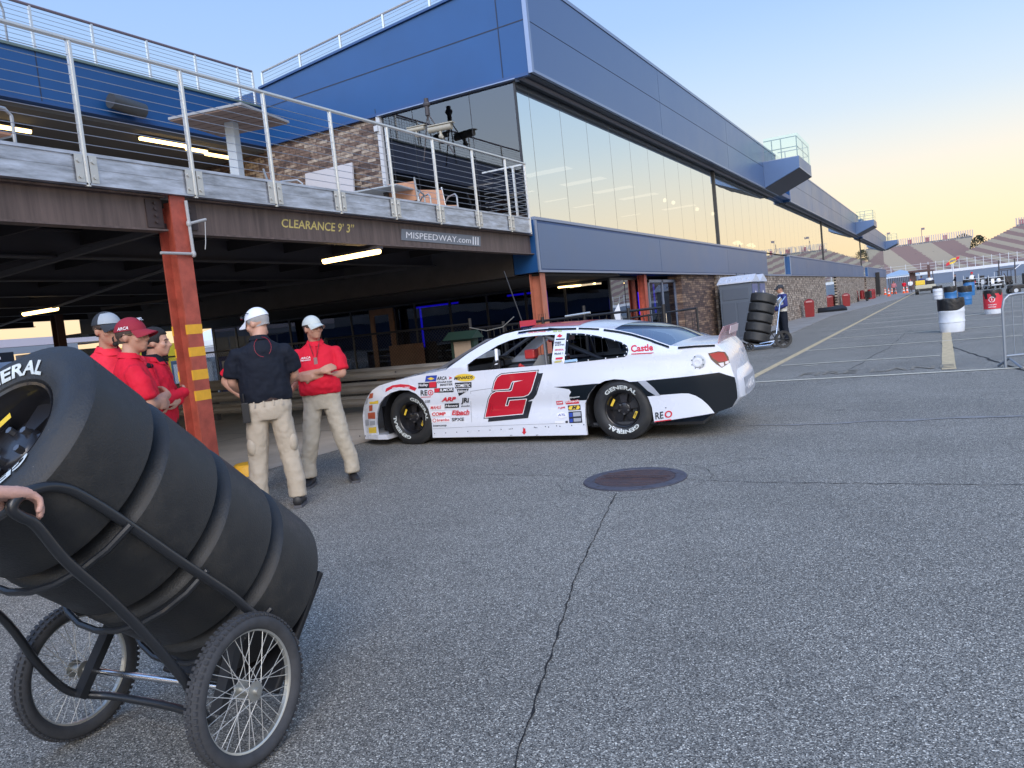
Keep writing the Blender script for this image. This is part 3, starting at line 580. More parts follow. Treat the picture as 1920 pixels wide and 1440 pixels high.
m = M(); m.add([tuple(p) for p in P]+[tuple(p-Vector((.02, 0, 0))) for p in P], [(0, 1, 2, 3), (7, 6, 5, 4), (0, 4, 5, 1), (1, 5, 6, 2), (2, 6, 7, 3), (3, 7, 4, 0)]); pb = m.build('panel', mat('sign_grey', (.17, .19, .22), .55), sg)
q = px_quad((753, 429), (901, 443), (901, 462), (753, 450), 0, -7.337); m = M()
text_on(m, 'MISPEEDWAY.com', lambda u, t: q(.05+u*.81, .22+t*.56), off=.0)
for u in (.885, .92, .955): m.add([q(u, .12), q(u+.016, .12), q(u+.016, .9), q(u, .9)], [(0, 1, 2, 3)])
m.build('lettering', white_m, pb)
# cable railing
posts = [14.50, 13.68, 12.46, 11.21, 9.98, 8.71, 7.49, 6.27, 5.0, 3.73, 2.47, 1.2, -.05, -1.3, -2.6, -3.8, -5.1]
m = M(); m.box(FX-.028, FX+.028, -9, 14.53, 4.575, 4.605); rl = m.build('railing', stainless, D, bevel=.006)
for y in posts:
    m = M(); m.box(FX-.014, FX+.014, y-.024, y+.024, 3.19, 4.575); m.box(FX+.014, FX+.022, y-.008, y+.008, 3.19, 4.575); m.build('rail_post', stainless, rl)
    if y < 14.4:
        m = M(); m.box(FX+.0145, FX+.0205, y-.115, y-.032, 3.225, 3.49); m.box(FX+.0145, FX+.0205, y+.032, y+.115, 3.225, 3.49)
        for yy in (y-.075, y+.075):
            for z in (3.28, 3.43): m.tube([(FX+.02, yy, z), (FX+.034, yy, z)], .022, 8)
        m.build('rail_bracket', mat('bracket', (.55, .55, .53), .35, metal=.7) if y == posts[1] else bpy.data.materials['bracket'], rl)
for k in range(10):
    m = M(); z = 3.60+k*.093; m.tube([(FX, -9, z), (FX, 14.5, z)], .0042, 5); m.build('cable', cable_m, rl)
m = M(); m.box(-8.2, FX, 14.53, 14.56, 4.575, 4.605)
for k in range(10): m.tube([(-8.2, 14.54, 3.60+k*.093), (FX, 14.54, 3.60+k*.093)], .004, 4)
m.box(-7.5, -7.46, 14.52, 14.56, 3.3, 4.6); m.build('end_railing', stainless, D)
# fluorescent tubes under the deck and patio
def tube_light(a, b, label):
    a = Vector(a); b = Vector(b); t = thing('tube_light', label, 'light', a, 0, 'fluorescent lights in the deck area'); d = b-a
    m = M(); m.beam((0, 0, .045), d+Vector((0, 0, .045)), .13, .04); m.build('housing', dark_steel, t)
    m = M(); n = d.normalized(); m.tube([n*.02, d-n*.02], .045, 8); m.build('tube', lamp_m, t)
tube_light((-15.7, 9.85, 2.70), (-16.9, 9.85, 2.70), 'lit tube light under the deck at the far left, above the people')
tube_light((-7.15+-.02, 9.45, 2.70), (-8.36, 9.55, 2.70), 'lit tube light under the deck below the web address sign')
tube_light((-14.6, 11.45, 6.12), (-14.6, 12.65, 6.12), 'lit tube light under the blue band, left of the tall patio table')
tube_light((-14.75, 12.75, 6.12), (-14.75, 13.35, 6.12), 'shorter middle tube light under the blue band behind the tall table')
tube_light((-14.9, 13.4, 6.12), (-14.9, 14.5, 6.12), 'lit tube light under the blue band, beside the stone wall')
tube_light((-15.3, 8.4, 6.10), (-15.3, 9.6, 6.10), 'lit tube light above the orange chair at the left edge')
# deck furniture
def rotbox(m, c, size, a): m.obox(c, size, Matrix.Rotation(a, 3, 'Z'))
t = thing('high_table', 'tall square patio table with slatted top and thick grey post on the deck', 'table', (-9.2, 8.85, 3.5), R(12))
m = M(); m.box(-.62, .62, -.62, .62, 1.38, 1.42); m.build('tabletop', mat('table_top', (.30, .31, .33), .5), t, bevel=.008)
m = M(); [m.box(-.6, .6, -.6+.2*k, -.42+.2*k, 1.362, 1.379) for k in range(6)]; m.build('slats', mat('slat', (.22, .15, .12), .7), t)
m = M(); m.box(-.075, .075, -.075, .075, .03, 1.37); m.box(-.35, .35, -.35, .35, 0, .03); m.build('post', mat('post_grey', (.42, .47, .52), .5), t, bevel=.01)
t = thing('low_table', 'low square patio table in front of the stone wall on the deck', 'table', (-9.3, 12.65, 3.5), R(8))
m = M(); m.box(-.5, .5, -.5, .5, .70, .73); m.build('tabletop', mat('table_top2', (.36, .40, .43), .5), t, bevel=.008)
m = M(); m.box(-.04, .04, -.04, .04, .03, .70); m.box(-.3, .3, -.3, .3, 0, .03); m.build('post', dark_steel, t)
def chair(name, label, loc, rz_, grp='wooden patio armchairs'):
    t = thing(name, label, 'chair', loc, rz_, grp)
    m = M(); m.box(-.27, .27, -.26, .26, .42, .445); m.build('seat', wood_o, t)
    m = M(); m.obox((0, .28, .68), (.54, .02, .36), Matrix.Rotation(-.18, 3, 'X')); m.build('backrest', wood_o, t)
    m = M(); fr = .018
    for s in (-1, 1):
        m.tube([(s*.3, -.25, 0), (s*.3, -.25, .62), (s*.3, -.18, .68), (s*.3, .1, .68), (s*.3, .26, .60)], fr, 8); m.tube([(s*.29, .24, 0), (s*.29, .25, .45), (s*.29, .36, .92)], fr, 8)
    m.tube([(-.3, -.25, .42), (.3, -.25, .42)], fr*.8, 6); m.tube([(-.29, .25, .42), (.29, .25, .42)], fr*.8, 6); m.build('frame', mat('chair_frame', (.42, .45, .48), .4, metal=.4) if name not in bpy.data.objects or 'chair_frame' not in bpy.data.materials else bpy.data.materials['chair_frame'], t, smooth=True)
    return t
chair('patio_chair', 'orange slatted patio chair nearest the railing on the right of the low table', (-8.9, 13.85, 3.5), R(60))
chair('patio_chair', 'orange slatted patio chair turned away beside the low table', (-9.15, 13.1, 3.5), R(200))
chair('patio_chair', 'orange slatted patio chair at the left edge of the photo', (-8.6, 4.75, 3.5), R(190))
chair('patio_chair', 'small orange patio chair behind the post of the tall table', (-9.6, 10.4, 3.5), R(120))
t = thing('folding_chair', 'black folding camp chair in front of the stone wall', 'chair', (-11.2, 12.6, 3.5), R(30))
m = M(); m.tube([(-.25, -.2, 0), (.25, .2, .5)], .012, 6); m.tube([(.25, -.2, 0), (-.25, .2, .5)], .012, 6); m.tube([(-.25, .22, 0), (-.25, .25, .95)], .012, 6); m.tube([(.25, .22, 0), (.25, .25, .95)], .012, 6); m.build('frame', black_m, t)
m = M(); m.ell((0, 0, .5), (.3, .26, .05)); m.obox((0, .25, .8), (.52, .03, .35), Matrix.Rotation(-.1, 3, 'X')); m.build('fabric_seat', bag_m, t, smooth=True)
t = thing('white_board', 'plain white rectangular board leaning on the stone wall of the patio', 'board', (-12.3, 14.55, 3.5))
m = M(); m.obox((0, 0, .98), (1.42, .05, 1.94), Matrix.Rotation(-.08, 3, 'X')); m.build('panel', mat('board_grey', (.50, .50, .53), .7), t)
m = M(); m.box(-.2, .45, -.62, -.55, 0, .42); m.build('speaker_box', black_m, thing('black_case', 'black case on the deck in front of the white board', 'case', (-11.5, 14.2, 3.5)))
t = thing('stored_barricade', 'grey steel crowd barricade standing on the roof at the far left', 'barricade', (-14.9, 7.05, 7.26), R(90))
def barricade(t, Lb=2.1, Hb=1.08):
    bm_ = mat('galv_barricade', (.26, .29, .33), .45, metal=.5) if 'galv_barricade' not in bpy.data.materials else bpy.data.materials['galv_barricade']
    m = M(); r = .10; m.tube([(0, 0, 0), (0, 0, Hb-.2), (.03, 0, Hb-.07), (.1, 0, Hb-.01), (.2, 0, Hb), (Lb-.2, 0, Hb), (Lb-.1, 0, Hb-.01), (Lb-.03, 0, Hb-.07), (Lb, 0, Hb-.2), (Lb, 0, 0)], .021, 8); m.tube([(0, 0, .18), (Lb, 0, .18)], .019, 8)
    fr = m.build('frame', bm_, t, smooth=True)
    m = M()
    for k in range(1, 15): m.tube([(Lb*k/15, 0, .18), (Lb*k/15, 0, Hb)], .007, 5)
    m.build('bars', bm_, t)
    for x in (.06, Lb-.06):
        m = M(); m.tube([(x, -.3, .01), (x, 0, .14), (x, .3, .01)], .018, 6); m.build('foot', bm_, t)
barricade(t)
# bullet security cameras and tripod hung by the side glazing
for i, (x, lab) in enumerate(((-9.55, 'smaller beige bullet security camera on the left, hung outside the side glazing'), (-8.95, 'larger beige bullet security camera on the right, hung outside the side glazing'))):
    s = .8 if i == 0 else 1.05; t = thing('security_camera', lab, 'security camera', (x, 14.3, 5.72 if i == 0 else 5.62), R(8), 'security cameras under the blue fascia')
    bmx = mat('beige_camera%d' % i, (.36, .34, .28), .5); m = M(); m.tube([(-.25*s, 0, 0), (.25*s, 0, 0)], .065*s, 12); m.box(-.24*s, .3*s, -.07*s, .07*s, .055*s, .075*s); m.build('camera_body', bmx, t, smooth=True)
    m = M(); m.tube([(0, 0, -.06*s), (0, 0, -.16*s), (.05, 0, -.2*s)], .03*s, 8); m.ell((0, 0, -.16*s), (.05*s, .05*s, .05*s)); m.build('mount', bmx, t, smooth=True)
t = thing('camera_tripod', 'black hanging bracket with three thin legs between the security cameras', 'bracket', (-9.25, 14.35, 6.3))
m = M(); m.tube([(0, 0, 0), (0, 0, -.35)], .05, 8); m.ell((0, 0, -.12), (.09, .07, .07))
for dx in (-.22, .05, .55): m.tube([(0, 0, -.3), (dx, 0, -1.25)], .013, 6)
m.build('legs', dark_steel, t)
# ------------------------------------------------------------------ people
def bake(m, name, mats, parent, vox, smooth=6, disp=0., dsize=.12):
    me = bpy.data.meshes.new('tmp'); me.from_pydata(m.v, [], m.f)
    bm = bmesh.new(); bm.from_mesh(me); bmesh.ops.recalc_face_normals(bm, faces=bm.faces); bm.to_mesh(me); bm.free()
    o = bpy.data.objects.new('tmp', me); C.objects.link(o)
    r = o.modifiers.new('r', 'REMESH'); r.mode = 'VOXEL'; r.voxel_size = vox
    if disp:
        tx = bpy.data.textures.new('folds', 'CLOUDS'); tx.noise_scale = dsize; tx.noise_depth = 2
        d = o.modifiers.new('d', 'DISPLACE'); d.texture = tx; d.strength = disp; d.mid_level = .5
    if smooth: s = o.modifiers.new('s', 'SMOOTH'); s.iterations = smooth; s.factor = .5
    dg = bpy.context.evaluated_depsgraph_get(); dg.update(); me2 = bpy.data.meshes.new_from_object(o.evaluated_get(dg))
    bpy.data.objects.remove(o); bpy.data.meshes.remove(me); me2.name = name; me2.materials.clear()
    for q in (mats if isinstance(mats, (list, tuple)) else [mats]): me2.materials.append(q)
    me2.polygons.foreach_set('use_smooth', [True]*len(me2.polygons)); me2.update()
    o = bpy.data.objects.new(name, me2); C.objects.link(o); o.parent = parent; return o
def chain(m, pts, rad, seg=12, cap=.6):
    """rounded tapered limb; rad entries are r or (r_side, r_front)"""
    P = [Vector(p) for p in pts]; Rr = [(r, r) if not isinstance(r, tuple) else r for r in rad]
    d0 = (P[1]-P[0]).normalized(); d1 = (P[-1]-P[-2]).normalized()
    P = [P[0]-d0*max(Rr[0])*cap*.9, P[0]-d0*max(Rr[0])*cap*.5]+P+[P[-1]+d1*max(Rr[-1])*cap*.5, P[-1]+d1*max(Rr[-1])*cap*.9]
    Rr = [(Rr[0][0]*.4, Rr[0][1]*.4), (Rr[0][0]*.85, Rr[0][1]*.85)]+Rr+[(Rr[-1][0]*.85, Rr[-1][1]*.85), (Rr[-1][0]*.4, Rr[-1][1]*.4)]
    rings = []; u = None
    for i, p in enumerate(P):
        t = (P[min(i+1, len(P)-1)]-P[max(i-1, 0)]).normalized()
        if u is None:
            u = Vector((1, 0, 0)); u = u-t*u.dot(t)
            if u.length < .25: u = Vector((0, 0, 1))
        u = (u-t*u.dot(t)).normalized(); v = t.cross(u); rings.append([p+Rr[i][0]*math.cos(a)*u+Rr[i][1]*math.sin(a)*v for a in [2*math.pi*k/seg for k in range(seg)]])
    m.loft(rings)
def torso(m, rings, seg=20):
    """rings: (z, half_width, half_depth, y_offset)"""
    m.loft([[(w_*math.copysign(abs(math.cos(a))**.92, math.cos(a)), yo+d_*math.copysign(abs(math.sin(a))**.92, math.sin(a)), z) for a in [2*math.pi*k/seg for k in range(seg)]] for z, w_, d_, yo in rings])
def hand(m, w, d, pn, s=1., curl=.5, side=1, spread=.12, thumb=.6, fl=1.):
    """w wrist, d pointing direction, pn palm normal (fingers curl towards it)"""
    w = Vector(w); d = Vector(d).normalized(); pn = Vector(pn); pn = (pn-d*pn.dot(d)).normalized(); sd = d.cross(pn)*side
    for k in range(-1, 2): chain(m, [w+sd*k*.022*s, w+d*.05*s+sd*k*.028*s, w+d*.088*s+sd*k*.028*s], [.016*s, .017*s, .014*s], 8)
    Ls = (.070, .079, .073, .057)
    for i in range(4):
        off = (i-1.5)*.0215*s; b = w+d*(.088 if i in (1, 2) else .082)*s+sd*off; fd = (d+sd*(i-1.5)*spread*.5).normalized(); pts = [b-fd*.02*s, b]; c = curl*(.8+.12*i)
        ang = 0; p = b
        for seg_, fr in ((0, .44), (1, .31), (2, .25)):
            ang += c*(.75, 1.15, .8)[seg_]; dd = fd*math.cos(ang)+pn*math.sin(ang); p = p+dd*Ls[i]*fr*s*fl; pts.append(p)
        chain(m, pts, [.0100*s, .0100*s, .0092*s, .0084*s, .0072*s], 8, .5)
    tb = w+d*.028*s-sd*.030*s; t1 = tb+(d*.7-sd*.75+pn*.35*thumb).normalized()*.038*s; t2 = t1+(d*.9-sd*.25+pn*thumb).normalized()*.032*s; t3 = t2+(d*.9+sd*.05*thumb+pn*thumb).normalized()*.026*s
    chain(m, [tb, t1, t2, t3], [.015*s, .0125*s, .011*s, .009*s], 8, .5)
def head(m, c, Rm, s=1.):
    f = lambda x, y, z: c+Rm @ (Vector((x, y, z))*s)
    R3 = Rm
    m.ell(f(0, -.008, .030), (.075*s, .094*s, .090*s), R3, 20); m.ell(f(0, .022, -.03), (.060*s, .068*s, .078*s), R3, 18)
    m.ell(f(0, .052, -.078), (.034*s, .034*s, .028*s), R3, 12)                    # chin
    m.ell(f(0, .078, .018), (.052*s, .016*s, .012*s), R3, 12)                     # brow
    chain(m, [f(0, .088, .008), f(0, .104, -.018), f(0, .108, -.028)], [.009*s, .012*s, .014*s], 8)   # nose
    for q in (-1, 1):
        m.ell(f(q*.013, .094, -.030), (.010*s, .011*s, .008*s), R3, 8)
        m.ell(f(q*.076, -.008, -.004), (.010*s, .021*s, .032*s), R3, 10); m.ell(f(q*.042, .062, -.020), (.026*s, .022*s, .022*s), R3, 10)
    m.ell(f(0, .086, -.054), (.024*s, .011*s, .006*s), R3, 10); m.ell(f(0, .083, -.064), (.020*s, .011*s, .006*s), R3, 10)
def person(label, loc, heading, height, shirt, pants, sk=skin, hy=0., hp=0., arms='down', cap=None, hair=hair_g, belly=0., build=1., stance=.10, shoe=True, specs=None, beard=None, group=None, sleeve='short', lean=0., full=True, custom=None, belt=belt_m, vox=.010, collar=True):
    s = height/1.75; hs = 1.07; t = thing('person', label, 'person', loc, R(heading-90), group); t.scale = (s, s, s)
    sh = .190*build; SH = {q: Vector((q*sh, -.01, 1.435)) for q in (-1, 1)}
    A_ = custom or {
        'down': {q: (Vector((q*(sh+.055), -.04, 1.14)), Vector((q*(sh+.06), .05, .89)), Vector((0, .15, -1)), Vector((-q, .2, 0)), .45) for q in (-1, 1)},
        'crossed': {1: (Vector((.245, .055, 1.15)), Vector((-.06, .195+belly*.8, 1.20)), Vector((-1, -.25, .30)), Vector((0, -1, -.2)), .30),
                    -1: (Vector((-.25, .055, 1.14)), Vector((.05, .165+belly*.8, 1.145)), Vector((1, -.30, .05)), Vector((0, -1, 0)), .30)},
        'hips': {q: (Vector((q*.40, -.09, 1.17)), Vector((q*.235, .06, .99)), Vector((-q*.6, .5, -.5)), Vector((-q, -.3, 0)), .5) for q in (-1, 1)},
        'front': {q: (Vector((q*.26, -.02, 1.16)), Vector((q*.10, .22, 1.02)), Vector((-q, .5, 0)), Vector((0, -1, 0)), .5) for q in (-1, 1)}}[arms]
    HR = Matrix.Rotation(R(hy), 3, 'Z') @ Matrix.Rotation(R(hp), 3, 'X'); hc = Vector((0, .035, 1.635))
    m = M()
    torso(m, [(.90, .15, .10, 0), (1.05, .14*build, .10, .0), (1.25, .15*build, .10, 0), (1.38, .15*build, .08, -.01), (1.43, .10, .06, -.01), (1.46, .05, .05, 0)])
    chain(m, [(0, -.012, 1.43), (0, .0, 1.50), hc+HR @ Vector((0, -.02, -.05))], [.066, .060, .058], 14)
    head(m, hc, HR, hs)
    for q in (-1, 1):
        el, wr, hd, pn, cu = A_[q]
        chain(m, [SH[q].lerp(el, .25), SH[q].lerp(el, .6), el], [.042*build, .045*build, .040], 12); mid = el.lerp(wr, .35); chain(m, [el, mid, wr], [.041, .043*build, (.025, .030)], 12)
        hand(m, wr, hd, pn, 1., cu, q)
        if full:
            hx = q*.095; kx = q*(.10+stance*.4); ax_ = q*(.09+stance)
            chain(m, [(hx, 0, .90), (kx, .01, .50), (ax_, -.03, .10)], [.075, .052, .035], 10); chain(m, [(ax_, -.03, .06), (ax_+q*.015, .10, .035)], [.035, .03], 8)
    body = bake(m, 'body', sk, t, vox if arms != 'x' else .006, 3)
    # shirt
    b = belly; m = M()
    torso(m, [(.955, .178*build+b*.35, .118+b*.4, b*.3), (1.03, .182*build+b*.5, .130+b*.8, b*.6), (1.12, .182*build+b*.4, .130+b*.9, b*.7), (1.25, .184*build+b*.2, .128+b*.45, b*.3), (1.34, .190*build, .122, 0), (1.40, .178*build, .108, -.008), (1.44, .140*build, .092, -.012), (1.475, .098, .080, -.010), (1.505, .070, .068, -.004)])
    for q in (-1, 1):
        el, wr = A_[q][0], A_[q][1]
        if sleeve == 'short': chain(m, [SH[q]-Vector((q*.085, 0, .068)), SH[q]-Vector((q*.008, 0, .058)), SH[q].lerp(el, .45), SH[q].lerp(el, .82)], [.062*build, .060*build, .068*build, .070*build], 14, .3)
        else: chain(m, [SH[q]-Vector((q*.03, 0, .012)), el], [.060*build, .056*build], 14); chain(m, [el, wr], [.058*build, .045], 14, .25)
    st = bake(m, 'shirt', shirt, t, .009, 3, .026, .085)
    if collar:
        m = M(); n = 24
        for z0, z1, r0, r1 in ((1.485, 1.525, .074, .069), (1.525, 1.487, .071, .094)):
            m.loft([[(r*math.cos(a), r*.98*math.sin(a)+.0, z-(.022 if math.sin(a) > .6 else 0)+.012*(-math.sin(a))) for a in [2*math.pi*k/n for k in range(n)]] for r, z in ((r0, z0), (r1, z1))], cap=False)
        m.build('collar', shirt, st, smooth=True)
        m = M(); yb = .125+b*.45+.006; m.add([(-.012, yb*.80, 1.475), (.012, yb*.80, 1.475), (.014, yb+.004, 1.33), (-.014, yb+.004, 1.33)], [(0, 1, 2, 3)]); m.build('placket', shirt, st)
    if full:
        m = M(); torso(m, [(.80, .165*build, .115, -.01), (.90, .178*build+b*.15, .125+b*.15, -.008), (.975, .168*build+b*.3, .114+b*.35, b*.2), (.99, .166*build+b*.3, .112+b*.35, b*.2)])
        for q in (-1, 1):
            hx = q*.092; kx = q*(.10+stance*.45); ax_ = q*(.09+stance)
            chain(m, [(hx, -.005, .86), (q*(.098+stance*.2), 0, .70), (kx, .01, .48), (ax_, -.02, .25), (ax_, -.015, .10)], [(.098, .108), (.096, .104), (.086, .090), (.082, .088), (.080, .094)], 16, .15)
        bake(m, 'trousers', pants, t, .011, 3, .018, .06)
        if belt:
            m = M(); n = 32; m.loft([[((.172*build+b*.3)*math.cos(a), b*.22+(.120+b*.36)*math.sin(a), z) for a in [2*math.pi*k/n for k in range(n)]] for z in (.962, .995)], cap=False); m.build('belt', belt, t, smooth=True)
        for q in (-1, 1):
            ax_ = q*(.09+stance); a = -q*R(12); Rz = Matrix.Rotation(a, 4, 'Z'); T = Matrix.Translation((ax_, -.03, 0)) @ Rz
            m = M(); m.loft([[T @ Vector((w_*math.cos(k*math.pi/6)*1., y+0*k, zc+h_*math.sin(k*math.pi/6))) for k in range(12)] for y, w_, h_, zc in ((-.095, .022, .02, .055), (-.085, .038, .042, .058), (-.04, .042, .052, .066), (.03, .044, .044, .058), (.09, .050, .034, .046), (.15, .046, .026, .038), (.185, .028, .016, .030))])
            sh_ = m.build('shoe', shoe_m, t, smooth=True)
            m = M(); m.loft([[T @ Vector((x, y, z)) for x, y in ((-.036, -.095), (.036, -.095), (.046, .0), (.053, .10), (.040, .175), (0, .195), (-.040, .175), (-.053, .10), (-.046, 0))] for z in (.003, .026)]); m.build('sole', sole_m, sh_)
    # hair, cap, glasses
    F = lambda x, y, z: hc+HR @ (Vector((x, y, z))*hs)
    def shell(m, k=1.0, lo=-.2, sy=0, top=.030, hgt=1.0):
        n = 24; rings = []
        for i in range(9):
            th = lo+(math.pi/2-.02-lo)*i/8; rings.append([F(.0775*k*math.cos(th)*math.cos(a), -.010+sy+.0975*k*math.cos(th)*math.sin(a), top+.0945*k*hgt*math.sin(th)) for a in [2*math.pi*j/n for j in range(n)]])
        return m.loft(rings, cap=False)
    if hair:
        m = M(); n = 24
        for i in range(3): pass
        # back and sides of the hair, hairline open at the face
        rings = []
        for i in range(9):
            th = -.75+(math.pi/2-.02+.75)*i/8; ring = []
            for j in range(n):
                a = 2*math.pi*j/n; face = max(0, math.sin(a)); cut = .032+face*(.085) if th < .75 else .0
                z = .030+(.094 if cap else .101)*math.sin(th); k = 1.03 if cap else 1.10
                if face > .55 and z < .062: k = .80
                if abs(math.cos(a)) > .6 and face >= 0 and z < .005: k = .84
                ring.append(F(.0785*k*math.cos(max(th, -.5))*math.cos(a), -.012+.0985*k*math.cos(max(th, -.5))*math.sin(a), z))
            rings.append(ring)
        m.loft(rings, cap=False); m.build('hair', hair, t, smooth=True, angle=180)
    if cap:
        cm, bm_, fm = cap if isinstance(cap, tuple) else (cap, cap, cap)
        m = M(); shell(m, 1.10, .10, -.002, .030, .98); co = m.build('cap', cm, t, smooth=True, angle=180)
        if fm is not cm:
            m = M(); n = 10; rings = []
            for i in range(7):
                th = .14+1.2*i/6; rings.append([F(.0775*1.16*math.cos(th)*math.cos(a), -.010+.0975*1.16*math.cos(th)*math.sin(a), .030+.0945*1.05*math.sin(th)) for a in [math.pi*(.12+.76*j/n) for j in range(n+1)]])
            m.loft(rings, cap=False, closed=False); m.build('front_panel', fm, co, smooth=True)
        m = M(); top_, bot = [], []
        rows = []
        for i in range(6):
            u = i/5; row = []
            for j in range(11):
                a = math.pi*(.16+.68*j/10); r = 1.12+.0*u; ex = u*.082*math.sin(math.pi*(.08+.84*j/10))**.7
                row.append((.0775*r*math.cos(a)*(1-.10*u), -.010+.0975*r*math.sin(a)+ex, .042-.026*u-.028*u*(math.cos(a)**2)-.006*(math.cos(a)**2)))
            rows.append(row)
        m.loft([[F(*p) for p in row] for row in rows], cap=False, closed=False); m.loft([[F(p[0], p[1], p[2]-.005) for p in row] for row in rows], cap=False, closed=False); m.build('peak', bm_, co, smooth=True, angle=180)
        m = M(); m.ell(F(0, -.01, .128), (.007, .007, .004), seg=8); m.build('button', cm, co, smooth=True)
    if specs in ('on', 'cap'):
        zz, yy = (.012, .0) if specs == 'on' else (.090, .02); m = M()
        for q in (-1, 1):
            m.loft([[F(q*x, y+yy, z+zz) for x, y, z in r] for r in ([(.006, .090, -.012), (.030, .090, -.018), (.056, .074, -.014), (.060, .068, .006), (.035, .088, .012), (.006, .094, .010)], [(.006, .096, -.012), (.030, .096, -.018), (.060, .078, -.014), (.064, .072, .006), (.035, .094, .012), (.006, .100, .010)])])
            m.tube([F(q*.062, .070+yy, zz+.002), F(q*.082, .0+yy, zz+.004), F(q*.080, -.03+yy, zz-.004)], .0035, 5)
        m.tube([F(-.01, .094+yy, zz+.004), F(.01, .094+yy, zz+.004)], .003, 5); m.build('sunglasses', lens_m, t)
    if beard:
        m = M(); m.ell(F(0, .070, -.092), (.024, .022, .024), HR, 12); m.ell(F(0, .088, -.045), (.024, .009, .005), HR, 10); [m.ell(F(q*.023, .084, -.064), (.006, .010, .022), HR, 8) for q in (-1, 1)]
        bake(m, 'beard', beard, t, .004, 2)
    # eyes
    if specs != 'on':
        m = M()
        for q in (-1, 1): m.ell(F(q*.030, .0795, .000), (.011, .006, .0045), HR, 8)
        e = m.build('eyes', mat('eye', (.04, .03, .03), .3) if 'eye' not in bpy.data.materials else bpy.data.materials['eye'], t, smooth=True)
        m = M()
        for q in (-1, 1): m.tube([F(q*.014, .090, .018), F(q*.034, .088, .023), F(q*.052, .074, .016)], .0035, 5)
        m.build('eyebrows', hair or hair_br, t)
    return t, F, st
deg = lambda x, y: math.degrees(math.atan2(y, x))
# man in grey and dark cap, sunglasses and goatee
t, F, st = person('big man in a grey and dark cap, wrap sunglasses and dark goatee, bright red polo', (-5.57, 3.84, 0), deg(1, -.12), 1.83, coral_cloth, khaki, sk=skin2, hy=2, cap=(cap_d, cap_d, cap_g), hair=hair_br, belly=.06, build=1.16, specs='on', beard=hair_b, arms='down', group='officials in red polo shirts')
m = M(); m.box(-.006, .006, .178, .181, 1.335, 1.355); m.build('badge', blu_mk, st)
# man in dark red cap, arms folded, seen from behind
t, F, st = person('man in a dark red cap and sunglasses seen side-on, red polo, arms folded', (-5.02, 3.62, 0), deg(.50, .87), 1.745, red_cloth, white_s, sk=skin2, hy=-40, hp=2, cap=(cap_r, cap_r, cap_r), hair=hair_br, belly=.03, build=1.06, specs='on', arms='crossed', group='officials in red polo shirts')
m = M(); text_on(m, 'ARCA', lambda u, v: F(.0885-.004*abs(u-.5), -.045+u*.08, .048+v*.020), shear=.3, off=.02)
text_on(m, 'MT', lambda u, v: F(.020-u*.045, .080-.018*v+.004*u, .100+v*.020), off=.03); m.build('cap_lettering', white_m, t)
# young man with dark hair
t, F, st = person('young dark-haired man without a cap, red shirt with black collar, beside the striped column', (-5.62, 4.26, 0), deg(.80, .58), 1.70, red_cloth, black_cloth, sk=skin, hy=4, cap=None, hair=hair_b, belly=.0, build=1.02, sleeve='long', arms='crossed', group='officials in red polo shirts')
m = M(); torso(m, [(1.475, .080, .078, 0), (1.535, .068, .066, 0), (1.545, .064, .062, 0)]); m.build('black_collar', black_cloth, st, smooth=True)
m = M(); m.ell((.20, -.02, 1.452), (.04, .075, .03)); m.ell((-.20, -.02, 1.452), (.04, .075, .03)); m.pieces('shoulder_patch', black_cloth, st, smooth=True)
# man in black polo and white cap, back to camera
t, F, st = person('man in a black polo and white cap, seen from behind, radio on his belt', (-5.36, 5.16, 0), deg(-.72, .69), 1.80, black_cloth, khaki, sk=skin, hy=52, hp=-14, cap=cap_w, hair=hair_g, belly=.04, build=1.12, stance=.07, specs='cap', group=None,
                  custom={-1: (Vector((-.27, .03, 1.15)), Vector((-.16, .22, 1.02)), Vector((.6, .6, 0)), Vector((0, -1, 0)), .5), 1: (Vector((.26, .05, 1.16)), Vector((.14, .24, 1.05)), Vector((-.8, .5, 0)), Vector((0, -1, 0)), .5)})
m = M(); m.box(-.215, -.155, -.13, -.085, .80, .97); m.tube([(-.19, -.10, .97), (-.19, -.10, 1.05)], .008, 6); m.build('radio', black_m, t, bevel=.006)
m = M(); m.tube([(.02+.07*math.sin(a), -.075-.075*math.sin(min(1.57, (1.52-(1.43+.085*math.cos(a)))*9)), 1.43+.085*math.cos(a)) for a in [R(-150+20*k-30) for k in range(17)]], .0010, 5); m.build('earphone_cord', red_mk, st)
m = M()
for x in (-.11, -.03, .05, .12): m.box(x-.006, x+.006, -.144, -.136, .925, .970)
m.pieces('belt_loop', khaki, t)
m = M()
for q in (-1, 1): m.ell((q*.166, -.03, .58), (.050, .070, .095), None, 16)
m.pieces('cargo_pocket', khaki, t, smooth=True)
# man hidden behind him, hands on hips
person('man in a red shirt hidden behind the black-polo man, hands on hips', (-6.14, 5.92, 0), deg(.70, -.71), 1.74, red_cloth, khaki, sk=skin2, arms='hips', cap=None, hair=hair_br, build=1.1, group='officials in red polo shirts')
